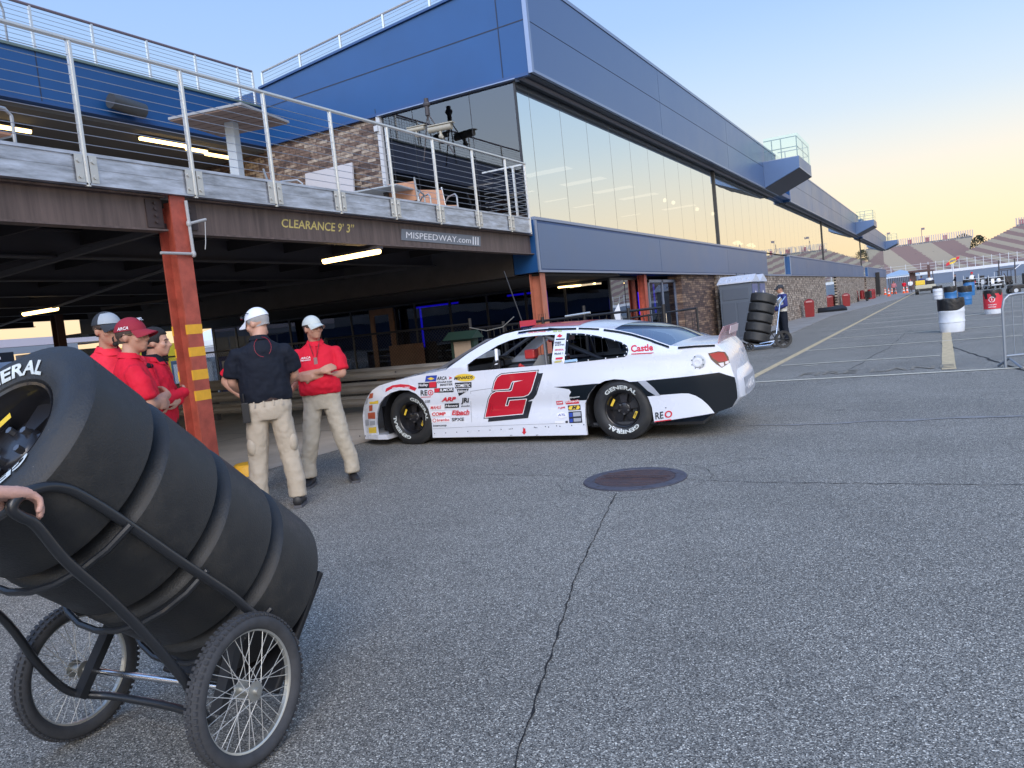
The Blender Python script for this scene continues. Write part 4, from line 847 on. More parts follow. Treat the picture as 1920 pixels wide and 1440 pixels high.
# man with arms crossed, pale cap
t, F, st = person('man in a pale cap and red polo with crossed arms before the guard rail', (-5.62, 6.15, 0), deg(.60, -.80), 1.715, red_cloth, stone_tr, sk=skin2, hy=38, hp=3, cap=cap_k, hair=hair_br, belly=.045, build=1.08, stance=.13, arms='crossed', group='officials in red polo shirts')
m = M(); text_on(m, 'ARCA', lambda u, v: (.150-u*.10, .132+.0*u, 1.335+v*.022), shear=.3); text_on(m, 'MENARDS', lambda u, v: (.150-u*.10, .133, 1.315+v*.014)); m.build('chest_logo', white_m, st)
m = M(); m.tube([(.05, .085, 1.49), (.01, .145, 1.33), (.0, .155, 1.26)], .003, 5); m.tube([(-.05, .085, 1.49), (-.01, .145, 1.33), (0, .155, 1.26)], .003, 5); m.build('lanyard', black_m, st)
m = M(); m.box(-.018, .018, .150, .156, 1.27, 1.34); m.build('glasses_on_lanyard', mat('badge_plastic', (.30, .16, .16), .3), st)
# person pushing the near cart: only the hand shows in the photo
wr = Vector((-2.275, 1.160, 1.145)); px_, py_ = -2.05, .42
t = thing('person', 'person pushing the tyre cart, only a bare hand on the black handle in view', 'person', (px_, py_, 0), R(0)); L0 = lambda v: Vector(v)-Vector((px_, py_, 0))
m = M(); sR = Vector((.19, 0, 1.44)); sL = Vector((-.19, 0, 1.44))
torso(m, [(.86, .15, .11, 0), (1.05, .15, .11, .0), (1.25, .16, .11, 0), (1.40, .17, .10, -.01), (1.455, .12, .07, -.01), (1.47, .05, .05, 0)])
chain(m, [(0, -.012, 1.43), (0, .0, 1.50), (0, .03, 1.60)], [.066, .060, .058], 14); head(m, Vector((0, .035, 1.635)), Matrix.Identity(3))
wl = L0(wr); el = Vector((-.30, .20, 1.10)); chain(m, [sL, sL.lerp(el, .5), el], [.05, .047, .04]); chain(m, [el, el.lerp(wl, .4), wl], [.041, .042, (.027, .033)])
wd = (Vector((0, 1, -.30))).normalized()
hand(m, wl, wd, Vector((.1, -.30, -1)), 1.16, .62, -1, .05, .9)
er = Vector((.26, .05, 1.15)); w2 = Vector((.22, .25, 1.0)); chain(m, [sR, er], [.05, .04]); chain(m, [er, w2], [.041, .028]); hand(m, w2, (0, 1, -.3), (-1, 0, 0), 1, .6, 1)
for q in (-1, 1): chain(m, [(q*.09, 0, .88), (q*.1, .0, .48), (q*.1, 0, .08)], [.078, .055, .04]); chain(m, [(q*.1, 0, .05), (q*.1, .13, .035)], [.036, .03])
bake(m, 'body', skin3, t, .0055, 3)
m = M(); torso(m, [(.95, .18, .125, 0), (1.1, .182, .13, 0), (1.25, .184, .13, 0), (1.36, .195, .122, 0), (1.43, .175, .10, -.01), (1.48, .09, .08, 0), (1.50, .07, .07, 0)]); chain(m, [sL, sL.lerp(el, .7)], [.073, .07]); chain(m, [sR, sR.lerp(er, .7)], [.073, .07]); bake(m, 'shirt', black_cloth, t, .012, 4, .016, .1)
m = M(); torso(m, [(.8, .165, .115, 0), (.9, .178, .125, 0), (.98, .17, .115, 0)]); [chain(m, [(q*.092, 0, .84), (q*.1, 0, .48), (q*.1, 0, .1)], [.092, .075, .07], 14, .2) for q in (-1, 1)]; bake(m, 'trousers', black_cloth, t, .012, 4)
# ------------------------------------------------------------------ race car
CX, CY = -4.715, 9.315
def sm(a, b, x): t = max(0, min(1, (x-a)/(b-a))); return t*t*(3-2*t)
def yS(x, z):
    w_ = .955
    w_ -= .030*math.exp(-((z-.44)/.12)**2)*sm(-1.15, -.8, x)*(1-sm(.95, 1.25, x))
    w_ += .022*math.exp(-((z-.62)/.16)**2)*(math.exp(-((x+1.46)/.5)**2)+math.exp(-((x-1.46)/.55)**2))
    w_ -= .020*sm(.62, .95, z)
    zb = .965 if x < 1.9 else .99
    if z > zb and -1.35 < x < 2.2: w_ -= (z-zb)*.66*sm(-1.3, -.75, x)
    if z > zb and x <= -.75: w_ -= 0
    if x < -1.75: w_ -= .19*min(1, (-1.75-x)/.62)**2
    if x > 1.9: w_ -= .10*((x-1.9)/.8)**2+.04*sm(2.3, 2.75, x)
    return w_
def cxz(px_, py_):
    Y = CY-.93
    for _ in range(6):
        p = at(px_, py_, 1, Y); x, z = p.x-CX, p.z; Y = CY-yS(x, z)
    return x, z
Z1 = lambda x, y: cxz(640+x*.21875, 560+y*.21875)
Z2 = lambda x, y: cxz(1020+x*.21875, 560+y*.21875)
K = thing('race_car', 'white stock race car with a large red number 2 and sponsor decals, black rear quarter', 'race car', (CX, CY, 0))
car_white = mat('car_white', (.70, .725, .79), .28, coat=.6, spec=.5, rvar=.04, vscale=3)
car_black = mat('car_black', (.004, .008, .013), .42, coat=.08, spec=.22)
car_red = mat('car_red', (.60, .05, .05), .32, coat=.5)
car_mats = [car_white, car_black, car_red]
FRX, RRX = -1.465, 1.465
farch = [Z1(*p) for p in ((318, 1205), (300, 1080), (303, 990), (325, 905), (365, 848), (425, 806), (500, 783), (575, 785), (640, 815), (700, 870), (745, 945), (775, 1050), (784, 1192))]
rarch = [Z2(*p) for p in ((370, 1168), (352, 1010), (352, 900), (385, 815), (440, 745), (520, 705), (600, 690), (680, 694), (760, 722), (830, 772), (890, 842), (925, 930), (945, 1060))]
nose_low = [Z1(205, 1205), Z1(190, 1090), Z1(183, 1000), Z1(190, 930), Z1(215, 860), Z1(265, 785), Z1(325, 745)]
top_px = [(400, 722), (480, 700), (600, 670), (700, 648), (800, 630), (893, 612)]
top = [Z1(*p) for p in top_px]
apil = [Z1(*p) for p in ((985, 545), (1080, 475), (1180, 412), (1290, 350), (1390, 305), (1500, 278), (1620, 262), (1740, 252), (1860, 247))]
roofl = [Z2(*p) for p in ((120, 250), (280, 243), (470, 248), (600, 262), (750, 292), (900, 335), (1085, 402))]
deckl = [Z2(*p) for p in ((1150, 408), (1300, 396), (1475, 386))]
Z7 = lambda x, y: cxz(1240+x*.15974, 560+y*.15974)
tail = [Z7(*p) for p in ((700, 572), (752, 612), (790, 680), (815, 750), (845, 850), (872, 920), (890, 1000), (903, 1100), (905, 1165), (840, 1272), (625, 1342))]
outline = nose_low+top+apil+roofl+deckl+tail+list(reversed(rarch))+list(reversed(farch))
# pin the lower run: the sill is a straight line
win1 = [Z1(*p) for p in ((1078, 627), (1075, 570), (1140, 520), (1240, 460), (1340, 400), (1440, 358), (1540, 332), (1680, 316), (1833, 308), (1806, 563), (1500, 590))]
win2 = [Z2(*p) for p in ((175, 553), (186, 420), (198, 297), (330, 300), (450, 318), (560, 343), (660, 372), (710, 402), (722, 440), (712, 480), (688, 498), (430, 527))]
blk = [Z2(*p) for p in ((80, 757), (230, 748), (420, 730), (600, 722), (800, 709), (1180, 672), (1505, 632), (1580, 655), (1700, 690), (1740, 860), (1700, 1010), (1465, 983), (1440, 950), (1400, 905), (1350, 862), (1300, 832), (1240, 813), (1180, 812), (1000, 826), (900, 838), (800, 830), (330, 872), (225, 872), (215, 830), (232, 800), (215, 778), (160, 768))]
def inside(p, poly):
    x, y = p; c = False; n = len(poly)
    for i in range(n):
        x1, y1 = poly[i]; x2, y2 = poly[i-1]
        if (y1 > y) != (y2 > y) and x < (x2-x1)*(y-y1)/(y2-y1)+x1: c = not c
    return c
def skin_mesh(outl, holes, zones, step=.045):
    vs, es = [], []
    def addp(poly, closed=True):
        b = len(vs); pts = []
        for i, p in enumerate(poly):
            q = poly[(i+1) % len(poly)]; d = math.hypot(q[0]-p[0], q[1]-p[1]); n = max(1, int(d/.06))
            pts += [(p[0]+(q[0]-p[0])*k/n, p[1]+(q[1]-p[1])*k/n) for k in range(n)]
        vs.extend(pts); es.extend([(b+i, b+(i+1) % len(pts)) for i in range(len(pts))])
    addp(outl); [addp(h) for h in holes]; [addp(z) for z in zones]
    xs = [p[0] for p in outl]; zs = [p[1] for p in outl]
    x = min(xs)
    while x < max(xs):
        z = min(zs)
        while z < max(zs):
            if inside((x, z), outl): vs.append((x+1e-4*math.sin(z*50), z))
            z += step
        x += step
    V, E_, F_, *_ = geometry.delaunay_2d_cdt([Vector(v) for v in vs], es, [], 0, 1e-5)
    out_f, mi = [], []
    for f in F_:
        c = ((V[f[0]].x+V[f[1]].x+V[f[2]].x)/3, (V[f[0]].y+V[f[1]].y+V[f[2]].y)/3)
        if not inside(c, outl) or any(inside(c, h) for h in holes): continue
        out_f.append(tuple(f)); mi.append(1 if any(inside(c, z) for z in zones) else 0)
    return [(v.x, v.y) for v in V], out_f, mi
V2, F2, MI = skin_mesh(outline, [win1, win2], [blk])
def skin_side(sgn, off=0.):
    m = M(); m.v = [(x, sgn*(yS(x, z)+off), z) for x, z in V2]; m.f = list(F2); m.m = list(MI); return m
body_m = skin_side(-1); o2 = skin_side(1)
body_m.add(o2.v, o2.f); body_m.m[-len(o2.m):] = o2.m
# thickness lips round windows and arches
for poly in (win1, win2, farch, rarch):
    for s in (-1, 1):
        for i in range(len(poly)-(0 if poly in (win1, win2) else 1)):
            a, b = poly[i], poly[(i+1) % len(poly)]; ya, yb = yS(*a), yS(*b)
            body_m.add([(a[0], s*ya, a[1]), (b[0], s*yb, b[1]), (b[0], s*(yb-.03), b[1]), (a[0], s*(ya-.03), a[1])], [(0, 1, 2, 3)], 0)
# skin across: from nose bottom over hood, roof and deck to the tail bottom
NT = 16
def across(pts, crown, mi, m, glassy=False):
    rows = []
    for (x, z), (cx_, cz_) in zip(pts, crown):
        w_ = yS(x, z); rows.append([(x+cx_*(1-abs(t)**2.2), t*w_, z+cz_*(1-abs(t)**2.6)) for t in [-1+2*j/NT for j in range(NT+1)]])
    n = NT+1; vs = [p for r in rows for p in r]; fs = [(i*n+j, i*n+j+1, (i+1)*n+j+1, (i+1)*n+j) for i in range(len(rows)-1) for j in range(NT)]; m.add(vs, fs, mi); return rows
nl = nose_low; across(nl, [(-.20, 0), (-.21, 0), (-.22, 0), (-.21, .0), (-.17, .01), (-.10, .02), (-.05, .03)], 0, body_m)
hood = [nl[-1]]+top; hood_c = [(-.01, .03)]+[(0, .035+.008*i) for i in range(6)]; across(hood, hood_c, 0, body_m)
iA = 7
roof_seg = apil[6:]+roofl[:4]; across(roof_seg, [(-.10+.02*i if i < 5 else 0, .045) for i in range(3)]+[(0, .050)]*(len(roof_seg)-3), 0, body_m)
across([roofl[-1]]+deckl, [(.02, .03), (.02, .03), (.01, .03), (0, .03)], 0, body_m)
tc_ = [(.0, .03)]+[(.015, .02), (.03, .01), (.035, 0), (.04, 0), (.04, 0), (.04, 0), (.04, 0), (.04, 0), (.04, 0), (.03, 0)]; across([deckl[-1]]+tail[:-1], tc_, 0, body_m)
body = body_m.build('body', car_mats, K, smooth=True, angle=32)
# windscreen and rear window
wsm = M(); ws_pts = [top[-1]]+apil[:7]; across(ws_pts, [(-.20, .075), (-.20, .07), (-.19, .065), (-.18, .06), (-.16, .055), (-.14, .05), (-.11, .045), (-.10, .045)], 0, wsm)
wsm.build('windscreen', glassmat('car_glass', .10, (.8, .85, .95), .0, (.45, .5, .55)), K, smooth=True)
m = M(); across(roofl[3:], [(0, .05), (.06, .06), (.08, .05), (.02, .03)], 0, m); m.build('rear_window', glassmat('rear_glass', .35, (.75, .8, .9), .03, (.35, .4, .45)), K, smooth=True)
def on(p, off=.004, s=-1): x, z = p; return (x, s*(yS(x, z)+off), z)
# black rails beside the roof glass
def strip(pts, w_, off, mi, m, dz=True):
    w_ *= 1.3; off += .003; pts = [(pts[i][0]+(pts[i+1][0]-pts[i][0])*k/6, pts[i][1]+(pts[i+1][1]-pts[i][1])*k/6) for i in range(len(pts)-1) for k in range(6)]+[pts[-1]]
    n = len(pts); m.add([on(a, off) for a in pts]+[on((a[0], a[1]-w_), off) for a in pts], [(i, i+1, n+i+1, n+i) for i in range(n-1)], mi)
m = M(); L1 = [Z1(*p) for p in ((1520, 283), (1620, 268), (1740, 258), (1860, 252))]+[Z2(*p) for p in ((40, 250), (120, 252), (280, 248))]; strip(L1, .018, .004, 0, m)
strip([Z2(*p) for p in ((300, 247), (400, 250), (475, 254))], .016, .004, 0, m); strip([Z2(*p) for p in ((515, 258), (640, 275), (760, 300), (900, 342), (1075, 405))], .018, .005, 0, m); strip([Z2(*p) for p in ((1150, 412), (1300, 400), (1470, 392))], .017, .004, 0, m)
m.pieces('roof_rail', car_black, body)
# quarter window panes with black riveted border
for s in (-1, 1):
    m = M(); n = len(win2); cx_ = sum(p[0] for p in win2)/n; cz_ = sum(p[1] for p in win2)/n; inn = [(cx_+(p[0]-cx_)*.93, cz_+(p[1]-cz_)*.88) for p in win2]; outw = [(cx_+(p[0]-cx_)*1.01, cz_+(p[1]-cz_)*1.02) for p in win2]
    for i in range(n): m.add([on(outw[i], .003, s), on(outw[(i+1) % n], .003, s), on(inn[(i+1) % n], .003, s), on(inn[i], .003, s)], [(0, 1, 2, 3)])
    bo = m.build('window_border', car_black, body)
m = M()
for s in (-1, 1): m.add([on(p, -.002, s) for p in win2], [tuple(range(n))])
m.pieces('quarter_window', glassmat('plexi', .24, (.75, .82, .95), .06, (.40, .44, .50)), K)
m = M(); k = 0
for i in range(n):
    a, b = inn[i], inn[(i+1) % n]; o_ = outw[i]; q = outw[(i+1) % n]
    for t in ((.5,) if math.hypot(b[0]-a[0], b[1]-a[1]) < .16 else (.2, .6)):
        p = ((a[0]+(b[0]-a[0])*t+o_[0]+(q[0]-o_[0])*t)/2, (a[1]+(b[1]-a[1])*t+o_[1]+(q[1]-o_[1])*t)/2); m.ell(on(p, .004), (.008, .003, .008), seg=8)
m.build('rivets', white_m, bo)
# interior
m = M(); m.box(-1.3, 1.9, -.86, .86, .17, .20); m.box(-1.33, -1.28, -.86, .86, .2, .92); m.box(1.55, 1.6, -.8, .8, .2, .98); m.box(-1.28, -.85, -.84, .84, .86, .93)
for s in (-1, 1): m.box(-1.06, 1.04, s*.885-.01, s*.885+.01, .2, .88)
m.build('cabin', mat('cabin_dark', (.035, .037, .042), .6), K)
m = M(); rr_ = .024
for s in (-1, 1):
    m.tube([(-1.15, s*.80, .55), (-1.10, s*.80, .92), (-.35, s*.66, 1.26), (.45, s*.66, 1.29), (.50, s*.76, .9), (.5, s*.8, .3)], rr_, 8); m.tube([(.48, s*.68, 1.25), (1.35, s*.7, .85)], rr_, 8)
    for z in (.45, .65, .82): m.tube([(-1.1, s*.82, z), (.5, s*.84, z)], rr_, 8)
m.tube([(-.35, -.66, 1.26), (-.35, .66, 1.26)], rr_, 8); m.tube([(.45, -.66, 1.29), (.45, .66, 1.29)], rr_, 8); m.tube([(.5, -.74, .86), (.5, .74, .86)], rr_, 8); m.tube([(.5, .7, .9), (.45, -.6, 1.28)], rr_, 8)
m.build('roll_cage', mat('cage_grey', (.12, .12, .13), .45), K, smooth=True)
m = M(); m.loft([[(.05, y, .3), (.10, y, .62), (.30, y, 1.02), (.42, y, 1.02), (.30, y, .55), (.28, y, .25)] for y in (-.56, -.12)]); m.box(-.28, .16, -.58, -.10, .30, .42); m.prism([(.05, .55), (.12, .80), (.34, 1.02), (.46, 1.0), (.42, .55)], lambda x, z: (x, -.60, z), lambda x, z: (x, -.575, z)); m.prism([(.05, .55), (.12, .80), (.34, 1.02), (.46, 1.0), (.42, .55)], lambda x, z: (x, -.10, z), lambda x, z: (x, -.075, z)); m.build('seat', mat('seat_grey', (.28, .28, .27), .4, metal=.3), K)
m = M(); m.tube([(-.02, -.50, .92), (.18, -.30, .70)], .03, 6); m.box(.06, .20, -.48, -.34, .98, 1.10); m.box(-.10, .25, .2, .5, .84, .96); m.box(.0, .3, .35, .6, 1.14, 1.22); m.pieces('red_padding', car_red, K, bevel=.02)
m = M(); m.tube([(-.42+.16*math.sin(a)*.3, -.34+.17*math.cos(a), .86+.165*math.sin(a)) for a in [2*math.pi*k/20 for k in range(21)]], .014, 6); m.tube([(-.42, -.34, .86), (-.75, -.34, .78)], .02, 6); m.build('steering_wheel', black_m, K, smooth=True)
m = M(); m.box(-.95, -.75, -.05, .35, 1.02, 1.10); m.build('mirror_panel', grey_l, K)
# white window bar with black mount in the driver's window
x0, z0 = Z1(1320, 600); x1, z1 = Z1(1335, 432)
m = M(); m.tube([(x0, -.88, z0+.08), (x1, -.84, z1)], .022, 10); m.build('window_net_bar', white_m, K, smooth=True)
m = M(); m.box(x0-.045, x0+.045, -.90, -.86, z0-.015, z0+.10); m.build('side_mirror', black_m, K, bevel=.01)
m = M(); m.add([(x0-.03, -.903, z0+.045), (x0-.01, -.903, z0+.06), (x0+.03, -.903, z0+.062), (x0+.01, -.903, z0+.047)], [(0, 1, 2, 3)]); m.build('mirror_mark', white_m, K)
# splitter, side skirts
m = M(); spx = [Z1(148, 1195), Z1(320, 1205)]; za = .085
lo = [(x, y) for x, y in ((-1.86, -.955), (-2.02, -.955), (-2.28, -.86), (-2.42, -.55), (-2.48, 0), (-2.42, .55), (-2.28, .86), (-2.02, .955), (-1.86, .955))]
m.prism(lo, lambda x, y: (x, y, .085), lambda x, y: (x, y, .15)); m.build('splitter', car_white, K)
m = M()
for p in ((168, 1185), (215, 1185), (268, 1186), (300, 1188)):
    x, z = Z1(*p); m.ell((x, -yS(x, .3)-.02, .115), (.009, .006, .009), seg=8)
for i in range(12):
    p = Z1(800+95*i, 1156-6*i) if i < 12 else None; m.ell(on(p, .002), (.007, .003, .007), seg=8)
for p in ((1450, 1172), (1462, 1171), (1665, 1105), (1677, 1105), (1440, 1117), (1452, 1116), (1672, 1170), (1684, 1169)): m.ell(on(Z1(*p), .002), (.006, .003, .006), seg=8)
for p in ((40, 1100), (137, 1094), (238, 1087), (342, 1080), (1045, 935)): m.ell(on(Z2(*p), .002), (.007, .003, .007), seg=8)
m.build('rivets', seam, body)
# under-body shadow box so nothing shows through below
m = M(); m.box(-1.9, 2.35, -.80, .80, .14, .17); m.box(-2.1, -1.95, -.7, .7, .17, .5); m.build('underbody', black_m, K)
# wheel wells
m = M()
for x in (FRX, RRX):
    for s in (-1, 1):
        prof = [(.42, .93*s), (.42, .50*s), (0.001, .50*s)]
        n = 20; rings = [[(x+r*1.02*math.cos(a), y, .36+r*math.sin(a)) for a in [-.5+4.14*k/n for k in range(n+1)]] for r, y in prof]; m.loft(rings, cap=False, closed=False)
m.pieces('wheel_well', black_m, K)
# rear spoiler: one clear tinted blade standing on the boot edge
sx, sz = deckl[-1]
bp = [(-.74, 0), (-.745, .085), (-.60, .165), (.60, .165), (.745, .085), (.74, 0)]
m = M(); m.prism(bp, lambda y, z: (sx+.01+z*.22+.05*(1-(y/.74)**2), y, sz-.005+z+.03*(1-(y/.74)**2)), lambda y, z: (sx+.018+z*.22+.05*(1-(y/.74)**2), y, sz-.005+z+.03*(1-(y/.74)**2)))
sp = m.build('spoiler', pink_clear, K)
m = M(); m.prism([(-.30, .05), (-.28, .135), (.45, .135), (.45, .05)], lambda y, z: (sx+.024+z*.22+.045, y, sz+z+.025), lambda y, z: (sx+.026+z*.22+.05, y, sz+z+.025)); m.build('spoiler_label', mat('pale_pink', (.66, .52, .54), .4), sp)
# filler cap
fx, fz = Z2(1318, 545); ex, ez = Z2(1325, 540)
m = M(); m.lathe([(.075, .004), (.066, .012), (0, .012)], Matrix.Translation(on((ex, ez), 0)) @ Matrix.Rotation(R(90), 4, 'X'), 28); fc = m.build('filler_recess', grey_l, body, smooth=True)
m = M(); m.lathe([(.052, .010), (.050, .022), (.030, .024), (.028, .018), (0, .018)], Matrix.Translation(on((fx, fz), 0)) @ Matrix.Rotation(R(90), 4, 'X'), 28); m.build('filler_cap', white_p, body, smooth=True)
m = M()
for k in range(7):
    a = R(200+k*45-90); m.box(fx+.066*math.cos(a)-.005, fx+.066*math.cos(a)+.005, -yS(fx, fz)-.016, -yS(fx, fz)-.012, fz+.066*math.sin(a)-.005, fz+.066*math.sin(a)+.005)
m.build('filler_bolts', blk_mk, body)
# ------------- decals laid on the bodywork
def decpoly(m, poly, off):
    n = len(poly); xs_ = [p[0] for p in poly]; ys_ = [p[1] for p in poly]; pts = [Vector(p) for p in poly]
    y = min(ys_)
    while y < max(ys_):
        x = min(xs_)
        while x < max(xs_):
            if inside((x, y), poly): pts.append(Vector((x+.01*math.sin(y), y)))
            x += 5
        y += 5
    V, _, F_, *_ = geometry.delaunay_2d_cdt(pts, [(i, (i+1) % n) for i in range(n)], [], 0, 1e-4)
    m.add([on(cxz(v.x, v.y), off) for v in V], [tuple(f) for f in F_ if inside((sum(V[i].x for i in f)/3, sum(V[i].y for i in f)/3), poly)])
def dec(name, mtl, polys=(), texts=(), off=.004, parent=None):
    m = M()
    for poly in polys: decpoly(m, list(poly), off)
    for tx in texts:
        t, (xa, ya), (xb, yb), h = tx[:4]; sh = tx[4] if len(tx) > 4 else 0; of = tx[5] if len(tx) > 5 else .02
        d = Vector((xb-xa, yb-ya)); nrm = Vector((d.y, -d.x)).normalized()*h
        text_on(m, t, lambda u, v: on(cxz(xa+d.x*u+nrm.x*v, ya+d.y*u+nrm.y*v), off+.0015), shear=sh, off=of)
    return m.pieces(name, mtl, parent or body)
z1 = lambda *ps: [(640+x*.21875, 560+y*.21875) for x, y in ps]
z2 = lambda *ps: [(1020+x*.21875, 560+y*.21875) for x, y in ps]
za = lambda *ps: [(860+x*.13542, 640+y*.13542) for x, y in ps]     # third zoom used for the number
zb_ = lambda *ps: [(640+x*.13542, 660+y*.13542) for x, y in ps]
def tri(poly):
    V, _, F_, *_ = geometry.delaunay_2d_cdt([Vector(p) for p in poly], [(i, (i+1) % len(poly)) for i in range(len(poly))], [], 0, 1e-4)
    return [(v.x, v.y) for v in V], [tuple(f) for f in F_ if inside((sum(V[i].x for i in f)/3, sum(V[i].y for i in f)/3), poly)]
digit = za((468, 690), (500, 610), (545, 510), (590, 468), (650, 458), (1100, 402), (1060, 520), (1000, 690), (960, 745), (900, 780), (690, 800), (650, 900), (690, 900), (715, 830), (945, 800), (888, 1010), (352, 1060), (390, 930), (450, 760), (500, 715), (545, 700), (740, 690), (775, 590), (800, 550), (750, 560), (715, 650))
digit = za((480, 672), (505, 565), (540, 500), (600, 460), (1085, 415), (1005, 680), (965, 735), (900, 762), (680, 774), (645, 895), (690, 893), (712, 820), (938, 802), (888, 1000), (372, 1048), (425, 800), (458, 735), (520, 700), (722, 690), (742, 676), (772, 566), (905, 536), (752, 552), (732, 572), (705, 650), (690, 657))
def grow(poly, d):
    n = len(poly); A2 = sum(poly[i][0]*poly[(i+1) % n][1]-poly[(i+1) % n][0]*poly[i][1] for i in range(n)); sg_ = 1 if A2 > 0 else -1; o = []
    for i in range(n):
        a = Vector(poly[i-1]); b = Vector(poly[i]); c = Vector(poly[(i+1) % n]); e1 = (b-a).normalized(); e2 = (c-b).normalized()
        n1 = Vector((e1.y, -e1.x))*sg_; n2 = Vector((e2.y, -e2.x))*sg_; k = n1+n2; k = k/max(.5, k.dot(k)/2) if k.length > .1 else n1
        o.append((b.x+k.x*d, b.y+k.y*d))
    return o
def outl(m, poly, d, off, dx=0, dy=0):
    n = len(poly); G_ = grow(poly, d)
    for i in range(n):
        a, b, c, e = poly[i], poly[(i+1) % n], G_[(i+1) % n], G_[i]; q_ = max(1, int(math.hypot(b[0]-a[0], b[1]-a[1])/8))
        for k in range(q_):
            f0, f1 = k/q_, (k+1)/q_; m.add([on(cxz(p[0]*(1-f)+r[0]*f+dx, p[1]*(1-f)+r[1]*f+dy), off) for p, r, f in ((a, b, f0), (a, b, f1), (e, c, f1), (e, c, f0))], [(0, 1, 2, 3)])
m = M(); decpoly(m, [(x+8.0, y+6.0) for x, y in digit], .003); outl(m, digit, 2.6, .0032, 8.0, 6.0); decpoly(m, [(x+4.0, y+3.0) for x, y in digit], .0034); m.build('number_shadow', blk_mk, body)
m = M(); outl(m, digit, 2.7, .0045); m.build('number_edge', blk_mk, body)
m = M(); outl(m, digit, 1.3, .006); m.build('number_border', white_m, body)
m = M(); decpoly(m, digit, .0075); m.build('number_two', mat('number_red', (.50, .008, .025), .35, coat=.4), body)
B_ = lambda x, y, w_, h, s=0: z1((x, y), (x+w_, y-s), (x+w_, y+h-s), (x, y+h))
def T(t, x, y, w_, h, dy=-5, sh=.2, of=.02): # text in first-zoom coordinates: lower-left x,y
    a, b = z1((x, y), (x+w_, y+dy)); return (t, a, b, h*.21875, sh, of)
dec('sponsor_panel_black', blk_mk, [B_(660, 722, 160, 48, 6), B_(798, 768, 165, 38, 6), B_(975, 720, 142, 48, 6), B_(888, 900, 122, 38, 5), z1((990, 775), (1095, 770), (1085, 790), (1010, 835)), B_(1912, 765, 1, 1)])
dec('sponsor_panel_blue', blu_mk, [z1((728, 662), (822, 655), (812, 706), (718, 712))])
dec('sponsor_panel_yellow', yel_mk, [z1((738, 685), (770, 672), (800, 685), (770, 698)), [p for p in z1(*[(1060+88*math.cos(a), 676+32*math.sin(a)) for a in [2*math.pi*k/20 for k in range(20)]])]], off=.005)
dec('sponsor_panel_red', red_mk, [B_(755, 715, 60, 48, 5), B_(800, 770, 42, 34, 5), z1((378, 800), (385, 770), (440, 742), (510, 732), (580, 738), (648, 765), (632, 790), (575, 768), (510, 758), (445, 766))], off=.0046)
dec('sponsor_panel_white', white_m, [B_(755, 910, 130, 50, 4), B_(770, 968, 168, 42, 6), B_(775, 1026, 158, 36, 5), B_(588, 737, 40, 34, -9)], off=.0042)
dec('sponsor_text_dark', blk_mk, [], [T('ARCA', 820, 698, 85, 30, -5, .3), T('QUARTER', 824, 725, 128, 17), T('MASTER', 848, 747, 108, 17), T('RE', 683, 830, 58, 45, -2, 0), T('CGS', 718, 893, 48, 20), T('SPXE', 950, 1050, 105, 28, -4, 0), T('Intercomp', 790, 1103, 115, 24, -6), T('shocks', 1028, 928, 75, 14), T('MENARDS', 968, 696, 165, 26, -12, .3, .03), T('JRi', 1030, 905, 68, 55, -3, .1, .04)], off=.006)
dec('sponsor_text_white', white_m, [], [T('Holley', 664, 760, 85, 30, -5), T('ILMOR', 848, 795, 110, 24), T('COMETIC', 980, 760, 130, 28), T('Edelbrock', 1003, 806, 82, 24, -6), T('GENERAL TIRE', 440, 775, 150, 16, -5, .3), T('Howe', 895, 930, 106, 22)], off=.0065)
dec('sponsor_text_red', red_mk, [z1((920, 665), (955, 678), (922, 692), (932, 678))], [T('ARP', 860, 882, 128, 36, -6, .3, .05), T('MAHLE', 768, 948, 92, 28, -4), T('COMP', 780, 1004, 118, 30, -3, .1, .04), T('Eibach', 950, 998, 152, 40, -8, .2, .03), T('SPRINGS', 985, 1002, 112, 10), T('brembo', 824, 1052, 105, 24, -4, 0), T('GT', 594, 766, 28, 18, 7)], off=.0068)
m = M()
for (x, y, r) in ((767, 805, 24), (800, 1043, 16)):
    for k in range(20):
        a, b = 2*math.pi*k/20, 2*math.pi*(k+1)/20; m.add([on(cxz(*p), .006) for p in z1((x+r*math.cos(a), y+r*math.sin(a)), (x+r*math.cos(b), y+r*math.sin(b)), (x+.72*r*math.cos(b), y+.72*r*math.sin(b)), (x+.72*r*math.cos(a), y+.72*r*math.sin(a)))], [(0, 1, 2, 3)])
m.add([on(cxz(*p), .006) for p in z1((775, 788), (757, 808), (767, 808), (760, 824), (779, 803), (769, 803))], [(0, 1, 2, 3, 4, 5)])
m.add([on(cxz(*p), .005) for p in z1((683, 842), (770, 838), (770, 843), (683, 847))], [(0, 1, 2, 3)]); m.build('round_emblem', red_mk, body)
